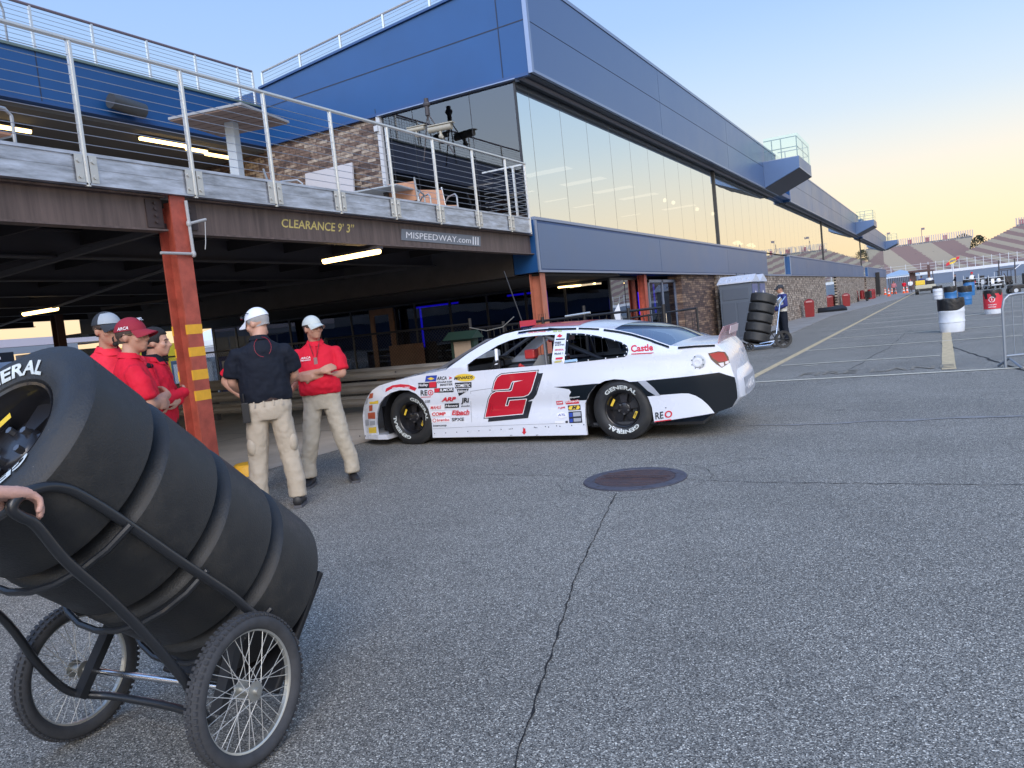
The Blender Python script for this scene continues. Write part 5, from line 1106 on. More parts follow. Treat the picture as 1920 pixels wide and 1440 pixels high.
# roof rail name, B pillar stickers
N1 = lambda t, a, b, h, sh=.2, of=.02: (t, (900+a[0]*.1875, 560+a[1]*.1875), (900+b[0]*.1875, 560+b[1]*.1875), h*.1875, sh, of)
dec('driver_name', blu_mk, [], [N1('NICK', (378, 358), (470, 345), 18, .3), N1('JR', (678, 330), (708, 326), 20, .3)], off=.005)
dec('driver_surname', red_mk, [], [N1('SANCHEZ', (482, 345), (670, 328), 18, .3)], off=.005)
dec('pillar_stickers_green', mat('olive_mk', (.42, .48, .25), .6), [[(900+x*.1875, 560+y*.1875) for x, y in q] for q in (((735, 305), (775, 303), (772, 334), (731, 336)), ((783, 302), (822, 300), (819, 331), (779, 333)))])
dec('pillar_text', blk_mk, [z2((103, 343), (180, 340), (180, 350), (103, 353))], [('max', z2((95, 388))[0], z2((150, 384))[0], 4.2, 0), ('siegel', z2((95, 408))[0], z2((175, 403))[0], 4.2, 0), ('Mobil 1', z2((93, 480))[0], z2((165, 476))[0], 3.8, 0)], off=.005)
dec('pillar_marks', red_mk, [z2((110, 322), (135, 302), (162, 318), (138, 332)), z2((100, 505), (162, 500), (162, 518), (100, 522))], [('GENERAL', z2((93, 447))[0], z2((172, 442))[0], 3.4, 0)], off=.005)
dec('pillar_emblem', mat('gold_mk', (.55, .48, .15), .5), [z2((85, 545), (105, 532), (158, 528), (145, 543), (100, 550))], off=.005)
dec('quarter_logo', red_mk, [z2((748, 470), (942, 460), (942, 466), (748, 478))], [('Castle', z2((748, 458))[0], z2((938, 444))[0], 13, 0, .03), ('PACKS POWER', z2((765, 479))[0], z2((925, 471))[0], 1.8, 0)], off=.004)
dec('quarter_sticker', mat('pale_blue_mk', (.35, .55, .75), .5), [z2((180, 528), (285, 514), (290, 535), (180, 548))], off=.006)
# stickers ahead of the rear wheel
dec('red_badges', red_mk, [z2((105, 878), (160, 874), (166, 905), (110, 910)), z2((185, 885), (195, 875), (300, 866), (302, 898), (190, 905))], [('NJR', z2((120, 948))[0], z2((185, 942))[0], 4, .3)], off=.0045)
dec('white_badge_text', white_m, [z2((110, 985), (150, 968), (195, 985), (198, 1010), (150, 1026), (112, 1010)), z2((95, 1048), (180, 1046), (180, 1065), (95, 1068))], [('SIM', z2((114, 900))[0], z2((158, 897))[0], 3.4, 0), ('Eibach', z2((192, 894))[0], z2((300, 884))[0], 4.5, .2), ('Simpson', z2((222, 858))[0], z2((308, 848))[0], 3.6, .2)], off=.006)
dec('blue_badge_text', blu_mk, [], [('ATL', z2((122, 1006))[0], z2((186, 1002))[0], 4, .2)], off=.0075)
dec('black_badges', blk_mk, [z2((205, 915), (312, 908), (316, 952), (210, 958)), z2((210, 968), (322, 962), (330, 1062), (218, 1066)), z2((185, 1048), (205, 1046), (207, 1064), (187, 1066))], off=.0045)
dec('yellow_badge', yel_mk, [z2((210, 938), (225, 920), (300, 914), (310, 932), (298, 948), (222, 952))], off=.006)
dec('letter_badge', blk_mk, [], [('M', z2((240, 948))[0], z2((288, 944))[0], 6, .3, .06)], off=.0072)
dec('grey_badges', gry_mk, [z2((250, 975), (315, 970), (317, 1005), (252, 1010)), z2((255, 1025), (318, 1021), (320, 1050), (257, 1054))], off=.006)
dec('blue_small_badges', blu_mk, [z2((216, 980), (245, 977), (247, 1012), (218, 1015)), z2((220, 1030), (247, 1027), (250, 1058), (223, 1060))], off=.006)
dec('rear_logo_text', blk_mk, [], [('RE', z2((957, 1035))[0], z2((1030, 1025))[0], 13, .1)], off=.004)
dec('rear_logo_red', red_mk, [z2((948, 1058), (1095, 1040), (1090, 1032), (948, 1050))], [('O', z2((1040, 1024))[0], z2((1105, 1014))[0], 13, .1)], off=.005)
dec('jack_arrow', red_mk, [z1((1558, 1112), (1578, 1110), (1580, 1140), (1588, 1140), (1568, 1166), (1548, 1142), (1558, 1141))], off=.004)
dec('black_sliver', gry_mk, [z2((800, 706), (870, 702), (940, 762), (1000, 832), (960, 832), (890, 790))], off=.003)
# white lower valance line and panel gaps
m = M()
def gap(pts, w_=.004):
    P_ = [cxz(*p) for p in pts]
    for i in range(len(P_)-1):
        a, b = Vector(P_[i]), Vector(P_[i+1]); d = (b-a).normalized(); q = Vector((-d.y, d.x))*w_/2; m.add([on(tuple(a-q), .002), on(tuple(b-q), .002), on(tuple(b+q), .002), on(tuple(a+q), .002)], [(0, 1, 2, 3)])
gap(z1((1105, 795), (1180, 783), (1290, 768))); gap(z1((1108, 800), (1112, 940), (1118, 1060))); gap(z1((785, 1115), (1100, 1098), (1500, 1082), (1850, 1070)), .003)
m.build('panel_gap', mat('gap_grey', (.16, .17, .20), .6), body)
# noses decals
dec('nose_stickers', yel_mk, [z1((240, 885), (318, 872), (318, 900), (245, 905)), z1((235, 1105), (300, 1098), (302, 1150), (240, 1155))], off=.004)
dec('nose_stickers_red', mat('brick_mk', (.45, .08, .03), .5), [z1((228, 980), (290, 972), (292, 1030), (230, 1030)), z1((245, 815), (275, 808), (270, 850), (235, 858)), z1((238, 915), (268, 912), (268, 960), (240, 965))], off=.004)
dec('nose_stickers_grey', gry_mk, [z1((205, 1040), (235, 1035), (240, 1085), (208, 1090)), z1((245, 1050), (290, 1045), (292, 1080), (248, 1088)), z1((215, 855), (232, 850), (225, 900), (205, 910))], off=.004)
# tail lamp
tlp = z2((1408, 468), (1500, 450), (1560, 455), (1590, 500), (1600, 548), (1530, 592), (1480, 560), (1435, 520))
dec('tail_lamp', mat('lamp_dark', (.06, .02, .02), .2, coat=.6), [tlp], off=.004)
dec('tail_lamp_red', mat('lamp_red', (.34, .008, .012), .3, coat=.2), [z2((1425, 474), (1500, 458), (1548, 462), (1572, 500), (1585, 535), (1500, 540), (1450, 510)),], off=.006)
dec('tail_lamp_clear', mat('lamp_clear', (.65, .60, .62), .2, coat=.8), [z2((1500, 552), (1548, 545), (1552, 575), (1528, 585)), z2((1560, 540), (1592, 528), (1594, 552), (1562, 562))], off=.008)
# rear bumper: ledge, rounded fascia, recess with plate
bz = [p for p in tail if .30 < p[1] < .70]; xb = lambda z: min(tail, key=lambda p: abs(p[1]-z))[0]
m = M(); rows = []
for z, ex in ((.74, .01), (.70, .06), (.67, .085), (.62, .10), (.50, .10), (.40, .095), (.33, .07), (.30, .02)):
    x0 = xb(z); rows.append([(x0-.02+ex*(1-abs(t)**3.2), t*(yS(x0, z)-.012), z) for t in [-1+2*j/20 for j in range(21)]])
n = 21; m.add([p for r in rows for p in r], [(i*n+j, i*n+j+1, (i+1)*n+j+1, (i+1)*n+j) for i in range(len(rows)-1) for j in range(20)]); rbm = m.build('rear_bumper', car_white, K, smooth=True)
RW = rows
def bx(y, z):
    for r0, r1 in zip(RW[:-1], RW[1:]):
        if r1[0][2] <= z <= r0[0][2]:
            f = (r0[0][2]-z)/(r0[0][2]-r1[0][2]); t = y/.85*10+10; i = max(0, min(19, int(t))); g_ = t-i
            return (r0[i][0]*(1-g_)+r0[i+1][0]*g_)*(1-f)+(r1[i][0]*(1-g_)+r1[i+1][0]*g_)*f
    return RW[0][0][0]
m = M()
for k in range(10): ya, yb = -.5+.1*k, -.4+.1*k; m.add([(bx(y, z)+.004, y, z) for y, z in ((ya, .42), (yb, .42), (yb, .60), (ya, .60))], [(0, 1, 2, 3)])
m.build('bumper_recess', gry_mk, rbm)
m = M(); text_on(m, 'ARCA', lambda u, v: (bx(-.40+u*.55, .46+v*.10)+.008, -.40+u*.55, .46+v*.10), off=.03); m.build('bumper_lettering', white_m, rbm)
# boot lid seam and small round badge on the rear face
m = M(); m.ell((xb(.86)+.045, .25, .86), (.006, .04, .04)); m.build('round_badge', gry_mk, K)
# red roof panel
m = M(); rows = []
for (x, z), (cx_, cz_) in zip(apil[6:]+roofl[:2], [(-.10, .045), (-.08, .045), (-.06, .045), (0, .05), (0, .05)]):
    w_ = yS(x, z); rows.append([(x+cx_*(1-abs(t)**2.2), t*w_, z+.004+cz_*(1-abs(t)**2.6)) for t in [-.88+1.76*j/12 for j in range(13)]])
n = 13; m.add([p for r in rows for p in r], [(i*n+j, i*n+j+1, (i+1)*n+j+1, (i+1)*n+j) for i in range(len(rows)-1) for j in range(12)]); m.build('red_roof_panel', car_red, body, smooth=True)
# cowl duct
m = M(); m.loft([[(-1.0+x, .15+y, .985+z) for x, y, z in ((-.28, -.35, 0), (-.28, .35, 0), (.05, .35, .045), (.05, -.35, .045))], [(-1.0+x, .15+y, 1.0+z) for x, y, z in ((-.26, -.34, 0), (-.26, .34, 0), (.05, .34, .05), (.05, -.34, .05))]]); m.build('cowl_panel', chrome, K)
# the shell of this kind of car is skewed: the far side of the tail sits further forward
for o_ in list(K.children)+[g_ for c_ in K.children for g_ in c_.children]:
    if o_.type == 'MESH' and o_.name.split('.')[0] not in ('wheel',):
        for v_ in o_.data.vertices:
            if v_.co.x > 1.9: v_.co.x -= .19*sm(1.9, 2.7, v_.co.x)*max(0, v_.co.y+.90)/1.8
# ------------------------------------------------------------------ tyres and wheels
TP = [(.203, .118), (.212, .136), (.235, .148), (.265, .156), (.290, .155), (.312, .147), (.328, .137), (.338, .132), (.348, .126), (.3545, .119), (.3548, .095), (.3548, -.095), (.3545, -.119), (.348, -.126), (.338, -.132), (.328, -.137), (.312, -.147), (.290, -.155), (.265, -.156), (.235, -.148), (.212, -.136), (.203, -.118)]
def sidez(r):
    for (r0, z0), (r1, z1) in zip(TP[:10], TP[1:11]):
        if r0 <= r <= r1: return z0+(z1-z0)*(r-r0)/(r1-r0)
    return .1
def ring_text(m, t, amid, r0, h, span, zs=1., zoff=.0045, flip=1):
    def fn(u, v):
        a = amid-flip*(u-.5)*span; r = r0+h*v; return (r*math.cos(a), r*math.sin(a), (sidez(r)+zoff)*zs)
    text_on(m, t, fn, shear=.0, off=.035)
def make_tyre(mtl_rim, parent, M4, letters=True, rim=True, w_=1., amid=90, wheel=True, a2=None, lr=(.232, .045, 1.62)):
    """tyre with axis along local z of M4; outer face at +z"""
    S = Matrix.Diagonal((1, 1, w_, 1)); m = M(); m.lathe([(r, z) for r, z in TP], M4 @ S, 56); ty = m.build('tyre', black_rub, parent, smooth=True, angle=24)
    if letters:
        m = M(); ring_text(m, 'GENERAL', R(amid), *lr); ring_text(m, 'GENERAL', R(a2 if a2 is not None else amid+180), *lr); m.v = [tuple(M4 @ S @ Vector(v)) for v in m.v]; m.pieces('sidewall_lettering', tirewhite, ty)
    if rim:
        m = M(); zo = .128*w_
        m.lathe([(.207, zo-.008), (.202, zo+.006), (.194, zo), (.190, zo-.025), (.183, zo-.04), (.178, -.09*w_)], M4, 48); m.lathe([(.0, zo-.055), (.058, zo-.055), (.070, zo-.062), (.080, zo-.085)], M4, 24)
        for k in range(5):
            a = R(72*k+20); c_, s_ = math.cos(a), math.sin(a)
            pts = [(.06, -.028), (.185, -.058), (.185, .058), (.06, .028)]
            m.add([M4 @ Vector((x*c_-y*s_, x*s_+y*c_, zo-.07-.02*(x > .1))) for x, y in pts]+[M4 @ Vector((x*c_-y*s_, x*s_+y*c_, zo-.10)) for x, y in pts], [(0, 1, 2, 3), (7, 6, 5, 4), (0, 1, 5, 4), (1, 2, 6, 5), (2, 3, 7, 6), (3, 0, 4, 7)])
        m.lathe([(0, zo-.12), (.178, zo-.12)], M4, 32); rm = m.build('rim', mtl_rim, parent, smooth=True)
        m = M()
        for k in range(5):
            a = R(72*k+56); m.tube([M4 @ Vector((.058*math.cos(a), .058*math.sin(a), zo-.06)), M4 @ Vector((.058*math.cos(a), .058*math.sin(a), zo-.035))], .012, 6)
        m.build('lug_nuts', mat('nut_steel', (.18, .18, .19), .35, metal=.8) if 'nut_steel' not in bpy.data.materials else bpy.data.materials['nut_steel'], rm)
        m = M(); a0 = R(35)
        for a0 in (R(150), R(330)):
            u = Vector((-math.sin(a0), math.cos(a0), 0)); rdir = Vector((math.cos(a0), math.sin(a0), 0)); c = rdir*.148+Vector((0, 0, zo-.052)); m.add([M4 @ (c+u*x+rdir*y) for x, y in ((-.042, -.014), (.042, -.014), (.046, .014), (-.046, .014))], [(0, 1, 2, 3)])
        m.pieces('rim_sticker', yel_mk, rm)
        m = M(); c = Vector((math.cos(R(330)), math.sin(R(330)), 0)); u = Vector((-c.y, c.x, 0)); text_on(m, 'AERO', lambda p, q: M4 @ (c*(.138+.018*q)+u*(.032-.064*p)+Vector((0, 0, zo-.050))), off=.02); m.build('sticker_text', blk_mk, rm)
    return ty
rimblk = mat('black_rim', (.02, .02, .024), .35, metal=.3, coat=.3)
for x in (FRX, RRX):
    for s in (-1, 1):
        wh = thing('wheel', None, None, (x, s*.79, .352)); wh.parent = K
        M4 = Matrix.Rotation(R(90 if s < 0 else -90), 4, 'X') @ Matrix.Rotation(R(90), 4, 'Z')
        # axis out to the side; text upright at the top
        M4 = Matrix.Rotation(R(90), 4, 'X') if s < 0 else Matrix.Rotation(R(-90), 4, 'X')
        make_tyre(rimblk, wh, M4, True, True, .92, amid=(38 if x < 0 else 88), a2=(217 if x < 0 else 270))
        if x == RRX and s < 0:
            m = M(); ring_text(m, 'L R 1/2', R(250), .222, .028, .5); m.v = [tuple(M4 @ Matrix.Diagonal((1, 1, .92, 1)) @ Vector(v)) for v in m.v]; m.build('chalk_marks', white_m, wh)
# ------------------------------------------------------------------ near tyre stack and cart
axis = Vector((.06818, -.75646, .65048)).normalized(); base = Vector((-2.660, 2.333, .4357)); TW = .3269
u_ = Vector((1, 0, 0)); u_ = (u_-axis*u_.dot(axis)).normalized(); v_ = axis.cross(u_)
for i in range(4):
    c = base+axis*TW*(i+.5); M4 = Matrix(((u_.x, v_.x, axis.x, c.x), (u_.y, v_.y, axis.y, c.y), (u_.z, v_.z, axis.z, c.z), (0, 0, 0, 1)))
    lab = ['bottom slick tyre of the stack on the near cart, resting on its foot plate', 'second slick tyre from the bottom of the stack on the near cart', 'third slick tyre from the bottom of the stack on the near cart', 'top slick tyre of the near cart stack, white sidewall lettering and dark rim'][i]
    t = thing('racing_tyre', lab, 'tyre', c, 0, 'slick tyres stacked on the near cart'); MM = Matrix.Translation(-c) @ M4
    make_tyre(rimblk, t, MM, i == 3, True, TW/.314, amid=121, a2=-59, lr=(.222, .047, 1.50))
ct = thing('tyre_cart', 'black tubular hand cart with two spoked wheels carrying four slick tyres', 'cart', (-2.66, 1.85, 0)); O_ = Vector((-2.66, 1.85, 0)); q = lambda *p: Vector(p)-O_
tb = mat('cart_tube', (.016, .018, .022), .38, coat=.2, rvar=.08, vscale=9)
def smoothp(pts, n=6):
    P = [Vector(p) for p in pts]; out = []
    for i in range(len(P)-1):
        p0, p1, p2, p3 = P[max(i-1, 0)], P[i], P[i+1], P[min(i+2, len(P)-1)]
        for k in range(n): t = k/n; out.append(.5*((2*p1)+(-p0+p2)*t+(2*p0-5*p1+4*p2-p3)*t*t+(-p0+3*p1-3*p2+p3)*t**3))
    return out+[P[-1]]
up = [(1.245, 1.125), (1.30, 1.128), (1.35, 1.113), (1.40, 1.078), (1.50, .985), (1.69, .792), (1.871, .614), (1.96, .510), (2.15, .315)]
dn = [(1.256, 1.030), (1.325, .905), (1.432, .759), (1.541, .592), (1.65, .40), (1.70, .315)]
nose_ = [(1.212, 1.112), (1.200, 1.088), (1.222, 1.062)]
m = M(); m.tube(smoothp([q(-2.245, y, z) for y, z in list(reversed(up))+nose_+dn]), .0160, 10); m.build('handle_rail', tb, ct, smooth=True)
m = M(); m.tube(smoothp([q(-3.045, y+.02, z) for y, z in list(reversed(up))+nose_+[(1.25, 1.02), (1.30, .93)]]), .0155, 10); m.build('handle_rail', tb, ct, smooth=True)
m = M(); m.tube(smoothp([q(-3.05, 1.10, 1.10), q(-3.045, 1.35, .80), q(-3.03, 1.523, .597), q(-3.03, 1.626, .372), q(-3.03, 1.711, .235), q(-3.0, 1.77, .190), q(-2.9, 1.83, .165), q(-2.6, 1.86, .15), q(-2.35, 1.80, .17), q(-2.26, 1.72, .24), q(-2.25, 1.66, .38)]), .0155, 10); m.build('rear_brace', tb, ct, smooth=True)
m = M(); m.beam(q(-3.0, 1.93, .44), q(-3.0, 1.74, .19), .05, .03); m.beam(q(-2.3, 1.93, .44), q(-2.3, 1.80, .20), .05, .03); m.pieces('axle_fork', tb, ct)
m = M(); m.tube([q(-3.06, 1.81, .265), q(-2.26, 1.87, .265)], .012, 10); m.build('axle', chrome, ct, smooth=True)
# foot plate
pn = axis; pc = base-axis*.030; m = M(); rot = Matrix((u_, v_, axis)).transposed()
sv_ = -1 if v_.z > 0 else 1; m.obox(pc+v_*sv_*.13-O_, (.62, .50, .03), rot); m.obox(pc+v_*sv_*.15-O_-axis*.02, (.05, .44, .02), rot); m.build('foot_plate', black_m, ct, bevel=.008)
m = M(); bk = base-O_
for uu in (-.2, .2):
    pass
for h_ in (.25, .62, .98):
    cc = base+axis*h_-O_; n_ = 10; arc = [cc+u_*(.395*math.cos(a))+v_*(.385*math.sin(a)) for a in [R(200)+R(140)*k/n_ for k in range(n_+1)]]
    if (arc[5]+O_).z > (base+axis*h_).z: arc = [cc+u_*(.395*math.cos(a))-v_*(.385*math.sin(a)) for a in [R(200)+R(140)*k/n_ for k in range(n_+1)]]
    m.tube(arc, .012, 8)
m.build('cradle', tb, ct, smooth=True)
def cart_wheel(c, s, parent, rad=.265, name='wheel'):
    axd = Vector((1, .075, 0)).normalized()*s; wu = Vector((0, 0, 1)); wv = axd.cross(wu); W4 = Matrix(((wu.x, wv.x, axd.x, c.x), (wu.y, wv.y, axd.y, c.y), (wu.z, wv.z, axd.z, c.z), (0, 0, 0, 1)))
    wh = thing('wheel', None, None, (0, 0, 0)); wh.parent = parent
    m = M(); rt_ = .030; R0 = rad-rt_
    m.lathe([(R0+rt_*math.cos(a), rt_*1.05*math.sin(a)) for a in [2*math.pi*k/12 for k in range(13)]], W4, 72)
    for k in range(72):
        a = 2*math.pi*k/72
        for zz in (-.020, 0, .020):
            b = a+(.5 if zz == 0 else 0)*2*math.pi/72; rr_ = R0+rt_*(.99 if zz == 0 else .80); p = Vector((rr_*math.cos(b), rr_*math.sin(b), zz)); rotm = W4.to_3x3() @ Matrix.Rotation(b, 3, 'Z'); m.obox(W4 @ p, (.007, .013, .014), rotm)
    m.build('tyre', mat('knobbly_rubber', (.05, .052, .058), .8, var=.25, vscale=20) if 'knobbly_rubber' not in bpy.data.materials else bpy.data.materials['knobbly_rubber'], wh, smooth=True, angle=35)
    m = M(); rr_ = R0-rt_*.75; m.lathe([(rr_+.006, -.017), (rr_+.010, -.014), (rr_-.004, -.013), (rr_-.011, -.008), (rr_-.011, .008), (rr_-.004, .013), (rr_+.010, .014), (rr_+.006, .017), (rr_+.006, -.017)], W4, 72); m.build('rim', rim_al, wh, smooth=True)
    m = M()
    for k in range(36):
        a = 2*math.pi*k/36; side_ = (.030 if k % 2 else -.030); dirn = 1 if (k//2) % 2 else -1; b = a+dirn*1.05
        m.tube([W4 @ Vector(((rr_-.010)*math.cos(a), (rr_-.010)*math.sin(a), side_*.12)), W4 @ Vector((.030*math.cos(b), .030*math.sin(b), side_))], .0014, 5)
    m.build('spokes', mat('spoke_steel', (.55, .55, .53), .5, metal=.4) if 'spoke_steel' not in bpy.data.materials else bpy.data.materials['spoke_steel'], wh)
    m = M(); m.lathe([(.0, -.046), (.012, -.046), (.014, -.036), (.034, -.034), (.034, -.028), (.018, -.026), (.018, .026), (.034, .028), (.034, .034), (.014, .036), (.012, .050), (0, .050)], W4, 24); m.build('hub', mat('hub_metal', (.45, .45, .42), .4, metal=.8) if 'hub_metal' not in bpy.data.materials else bpy.data.materials['hub_metal'], wh, smooth=True)
cart_wheel(q(-2.215, 1.873, .265), 1, ct); cart_wheel(q(-3.085, 1.808, .265), -1, ct)
# ------------------------------------------------------------------ guard rails and fences by the garage
def G(x, y): p = at(x, y, 2, 0.); p.z = 0; return p
def GW(x, y): p = G(x, y); p.x = max(p.x, -6.80); return p
rail_m = mat('weathered_rail', (.34, .32, .30), .6, metal=.35, var=.4, vscale=3, detail=8, stretch=(.4, 1, 3))
for (xa, xb, yy, lab) in ((-22.0, -11.2, 12.05, 'triple-beam grey guard rail behind the men, left part'), (-11.2, -7.55, 12.0, 'triple-beam grey guard rail between the arms-crossed man and the race car')):
    t = thing('guard_rail', lab, 'guard rail', (xa, yy, 0), 0, 'guard rails in front of the fence'); Lr = xb-xa
    for z in (.14, .40, .66):
        m = M(); prof = [(0, 0), (-.035, .02), (-.055, .055), (-.02, .085), (-.01, .11), (-.02, .135), (-.055, .165), (-.035, .20), (0, .22)]
        m.loft([[(x, y, z+h) for y, h in prof] for x in (0, Lr)], cap=False, closed=False); b = m.build('rail_beam', rail_m, t, smooth=True, angle=60)
    m = M()
    for k in range(int(Lr/1.9)+1): m.box(k*1.9+.2, k*1.9+.3, .02, .14, 0, .86); [m.ell((k*1.9+.25, -.03, z+.11), (.018, .02, .018), seg=6) for z in (.14, .4, .66)]
    m.pieces('post', dark_steel, t)
wire_m = mat('chain_link_wire', (.16, .16, .17), .5, metal=.4); wireb = mat('black_wire', (.015, .015, .017), .5)
def chainlink(m, a, b, z0, z1, sp=.075, w_=.004):
    a = Vector(a); b = Vector(b); Lf = (b-a).length; d = (b-a)/Lf; h = z1-z0; nrm = Vector((-d.y, d.x, 0))*.004; n = int((Lf+h)/sp)
    for sgn in (1, -1):
        for k in range(n):
            s0 = k*sp-(h if sgn > 0 else 0); e0 = (s0, 0.); e1 = (s0+sgn*h, h)
            if sgn < 0: e0 = (k*sp, 0.); e1 = (k*sp-h, h)
            (xa, ya), (xb, yb) = e0, e1
            def clip(xa, ya, xb, yb):
                t0, t1 = 0., 1.; dx = xb-xa
                if dx == 0: return None
                ta, tb_ = (0-xa)/dx, (Lf-xa)/dx
                if ta > tb_: ta, tb_ = tb_, ta
                t0 = max(t0, ta); t1 = min(t1, tb_)
                return None if t1 <= t0 else ((xa+dx*t0, ya+(yb-ya)*t0), (xa+dx*t1, ya+(yb-ya)*t1))
            c = clip(xa, ya, xb, yb)
            if not c: continue
            (xa, ya), (xb, yb) = c; p = a+d*xa+Vector((0, 0, z0+ya))+nrm*sgn; q = a+d*xb+Vector((0, 0, z0+yb))+nrm*sgn; o = Vector((0, 0, w_*.7)); m.add([p-o, p+o, q+o, q-o], [(0, 1, 2, 3)])
def fence(name, label, a, b, h, mt, group=None, nposts=None, toprail=True, sp=.075, w_=.004):
    a = Vector(a); b = Vector(b); t = thing(name, label, 'fence', a, 0, group); bb = b-a
    m = M(); chainlink(m, (0, 0, 0), bb, .08, h-.02, sp, w_); m.build('wire_mesh', mt, t)
    m = M(); n = nposts or max(2, int(bb.length/2.4)+1)
    for k in range(n): p = bb*k/(n-1); m.tube([p, p+Vector((0, 0, h+.03))], .028, 8)
    m.pieces('post', mt, t)
    if toprail: m = M(); m.tube([Vector((0, 0, h)), bb+Vector((0, 0, h))], .020, 8); m.build('top_rail', mt, t)
    return t
fence('chain_link_fence', 'black chain-link fence behind the guard rails, in front of the lobby windows', (-11.2, 12.6, 0), (-7.7, 12.6, 0), 1.52, wireb, sp=.07, w_=.005)
fence('chain_link_fence', 'long grey chain-link fence at the back of the garage, left of the black-polo man', (-24.6, 14.2, 0), (-11.3, 12.7, 0), 1.50, wire_m, sp=.09, w_=.005)
# iron gate rails behind the race car
t = thing('metal_gate', 'black metal gate and rail behind the roof of the race car', 'gate', (-7.7, 12.6, 0))
m = M(); m.tube([(0, 0, 1.42), (3.7, 0, 1.45)], .025, 6); m.tube([(0, 0, .3), (3.7, 0, .3)], .02, 6)
for x in (0, .7, 1.5, 2.3, 3.1, 3.7): m.tube([(x, 0, 0), (x, 0, 1.62 if x in (0, 2.3) else 1.5)], .03, 8)
for k in range(28): m.tube([(.1+k*.13, 0, .3), (.1+k*.13, 0, 1.42)], .007, 4)
m.build('gate_frame', black_m, t)
m = M(); m.tube([(1.95, -.02, 1.47), (2.42, -.02, 1.49)], .020, 6); m.tube([(.0, -.03, 1.45), (.35, -.03, 1.36), (.7, -.03, 1.40), (.95, -.03, 1.56)], .008, 5); m.pieces('steel_bar', stainless, t)
m = M()
for k in range(5): m.tube([(1.42+k*.035, 0, 1.44), (1.42+k*.035, 0, 1.56)], .004, 4)
m.tube([(1.1, 0, 1.42), (.72, .2, 2.4)], .012, 5); m.build('spikes', black_m, t)
sgn_ = thing('gate_sign', 'small red and blue sign reading GATE above the roof of the race car', 'sign', (-6.45, 12.5, 1.22))
m = M(); m.box(-.16, .16, 0, .012, 0, .25); p_ = m.build('panel', mat('sign_red', (.55, .05, .08), .5), sgn_)
m = M(); m.box(-.14, .14, -.003, 0, .02, .15); m.build('blue_field', mat('sign_blue', (.05, .06, .30), .5), p_)
m = M(); text_on(m, 'GATE', lambda u, v: (-.10+u*.2, -.006, .045+v*.08), off=.04); m.build('lettering', white_m, p_)
ws = thing('paper_notice', 'white paper notice hanging on the rail left of the glass doors', 'notice', (-4.98, 13.1, 1.30))
m = M(); m.prism([(-.08, .14), (.03, .30), (.07, .0), (-.05, .02)], lambda x, z: (x, 0, z), lambda x, z: (x, .004, z)); m.build('sheet', white_s, ws)
fr = thing('hand_rail', 'dark hand rail with posts running to the glass doors', 'railing', (-5.3, 13.3, 0))
m = M(); m.tube([(0, 0, 1.30), (1.65, 0, 1.38)], .018, 6); [m.tube([(x, 0, 0), (x, 0, 1.36)], .018, 6) for x in (0, .8, 1.65)]; [m.tube([(k*.12, 0, .1), (k*.12, 0, 1.3)], .005, 4) for k in range(14)]; m.build('rail', black_m, fr)
# green notice kiosk
k_ = thing('notice_kiosk', 'dark green notice box with a small roof and blank tan board behind the bonnet', 'kiosk', (-7.75, 12.36, 0), R(-4))
m = M(); m.box(-.26, .26, -.02, .12, .80, 1.26); m.box(-.22, -.17, 0, .08, 0, .8); m.box(.17, .22, 0, .08, 0, .8); m.build('case', green_p, k_)
m = M(); m.box(-.19, .19, -.03, -.02, .88, 1.21); m.build('board', tan_b, k_)
m = M(); m.prism([(-.16, 1.255), (.24, 1.255), (.06, 1.40)], lambda y, z: (-.33, y-.02, z), lambda y, z: (.33, y-.02, z)); m.build('roof', green_p, k_)
# ------------------------------------------------------------------ beyond the garage on the left
def tent(name, label, c, rz_, w_, d_, h0, h1, mt, legs=True, group=None):
    t = thing(name, label, 'tent', c, rz_, group); m = M(); rim = [(-w_/2, -d_/2, h0), (w_/2, -d_/2, h0), (w_/2, d_/2, h0), (-w_/2, d_/2, h0)]
    mids = []
    m.add(rim+[(0, 0, h1)], [(0, 1, 4), (1, 2, 4), (2, 3, 4), (3, 0, 4)]); m.add(rim+[(x, y, h0-.28) for x, y, z in rim], [(0, 1, 5, 4), (1, 2, 6, 5), (2, 3, 7, 6), (3, 0, 4, 7)]); m.build('canopy', mt, t)
    if legs: m = M(); [m.tube([(x*.98, y*.98, 0), (x*.98, y*.98, h0)], .03, 6) for x, y, z in rim]; m.build('legs', grey_l, t)
    return t
aw = mat('awning_white', (.70, .66, .74), .7); awg = mat('awning_grey', (.30, .35, .42), .6)
tr = thing('team_awning', 'long pale awning with a grey valance over the paddock at the far left', 'awning', (-34, 9, 0))
m = M(); m.box(-4, 0, -9, 16, 2.62, 2.95); m.build('roof', aw, tr); m = M(); m.box(-.3, .02, -9, 13, 2.32, 2.60); m.build('valance', awg, tr); m = M(); [m.tube([(-.1, y, 0), (-.1, y, 2.4)], .05, 8) for y in (-4, 1, 6, 11)]; m.build('pole', trim, tr)
tk = thing('race_trailer', 'pale race trailer parked under the long awning', 'trailer', (-41, 12, 0)); m = M(); m.box(-2.6, 0, -12, 8, .8, 2.55); m.build('box_body', mat('trailer_tan', (.55, .45, .30), .6, var=.15, vscale=1), tk); m = M(); [m.tube([(-2.3, y, .45), (-.1, y, .45)], .45, 16) for y in (-10, -8.9, 5)]; m.pieces('wheel', black_rub, tk)
m = M()
for k in range(14): m.box(.005, .02, -11+k*1.3, -10.96+k*1.3, .9, 2.5)
m.build('panel_ribs', grey_l, tk)
bn = thing('team_banner', 'black hanging banner with a big grey 20 at the left edge', 'banner', (-31.5, 16.85, 0)); m = M(); m.box(0, .03, -1.7, .9, .8, 2.35); b_ = m.build('cloth', mat('banner_black', (.015, .02, .03), .6), bn)
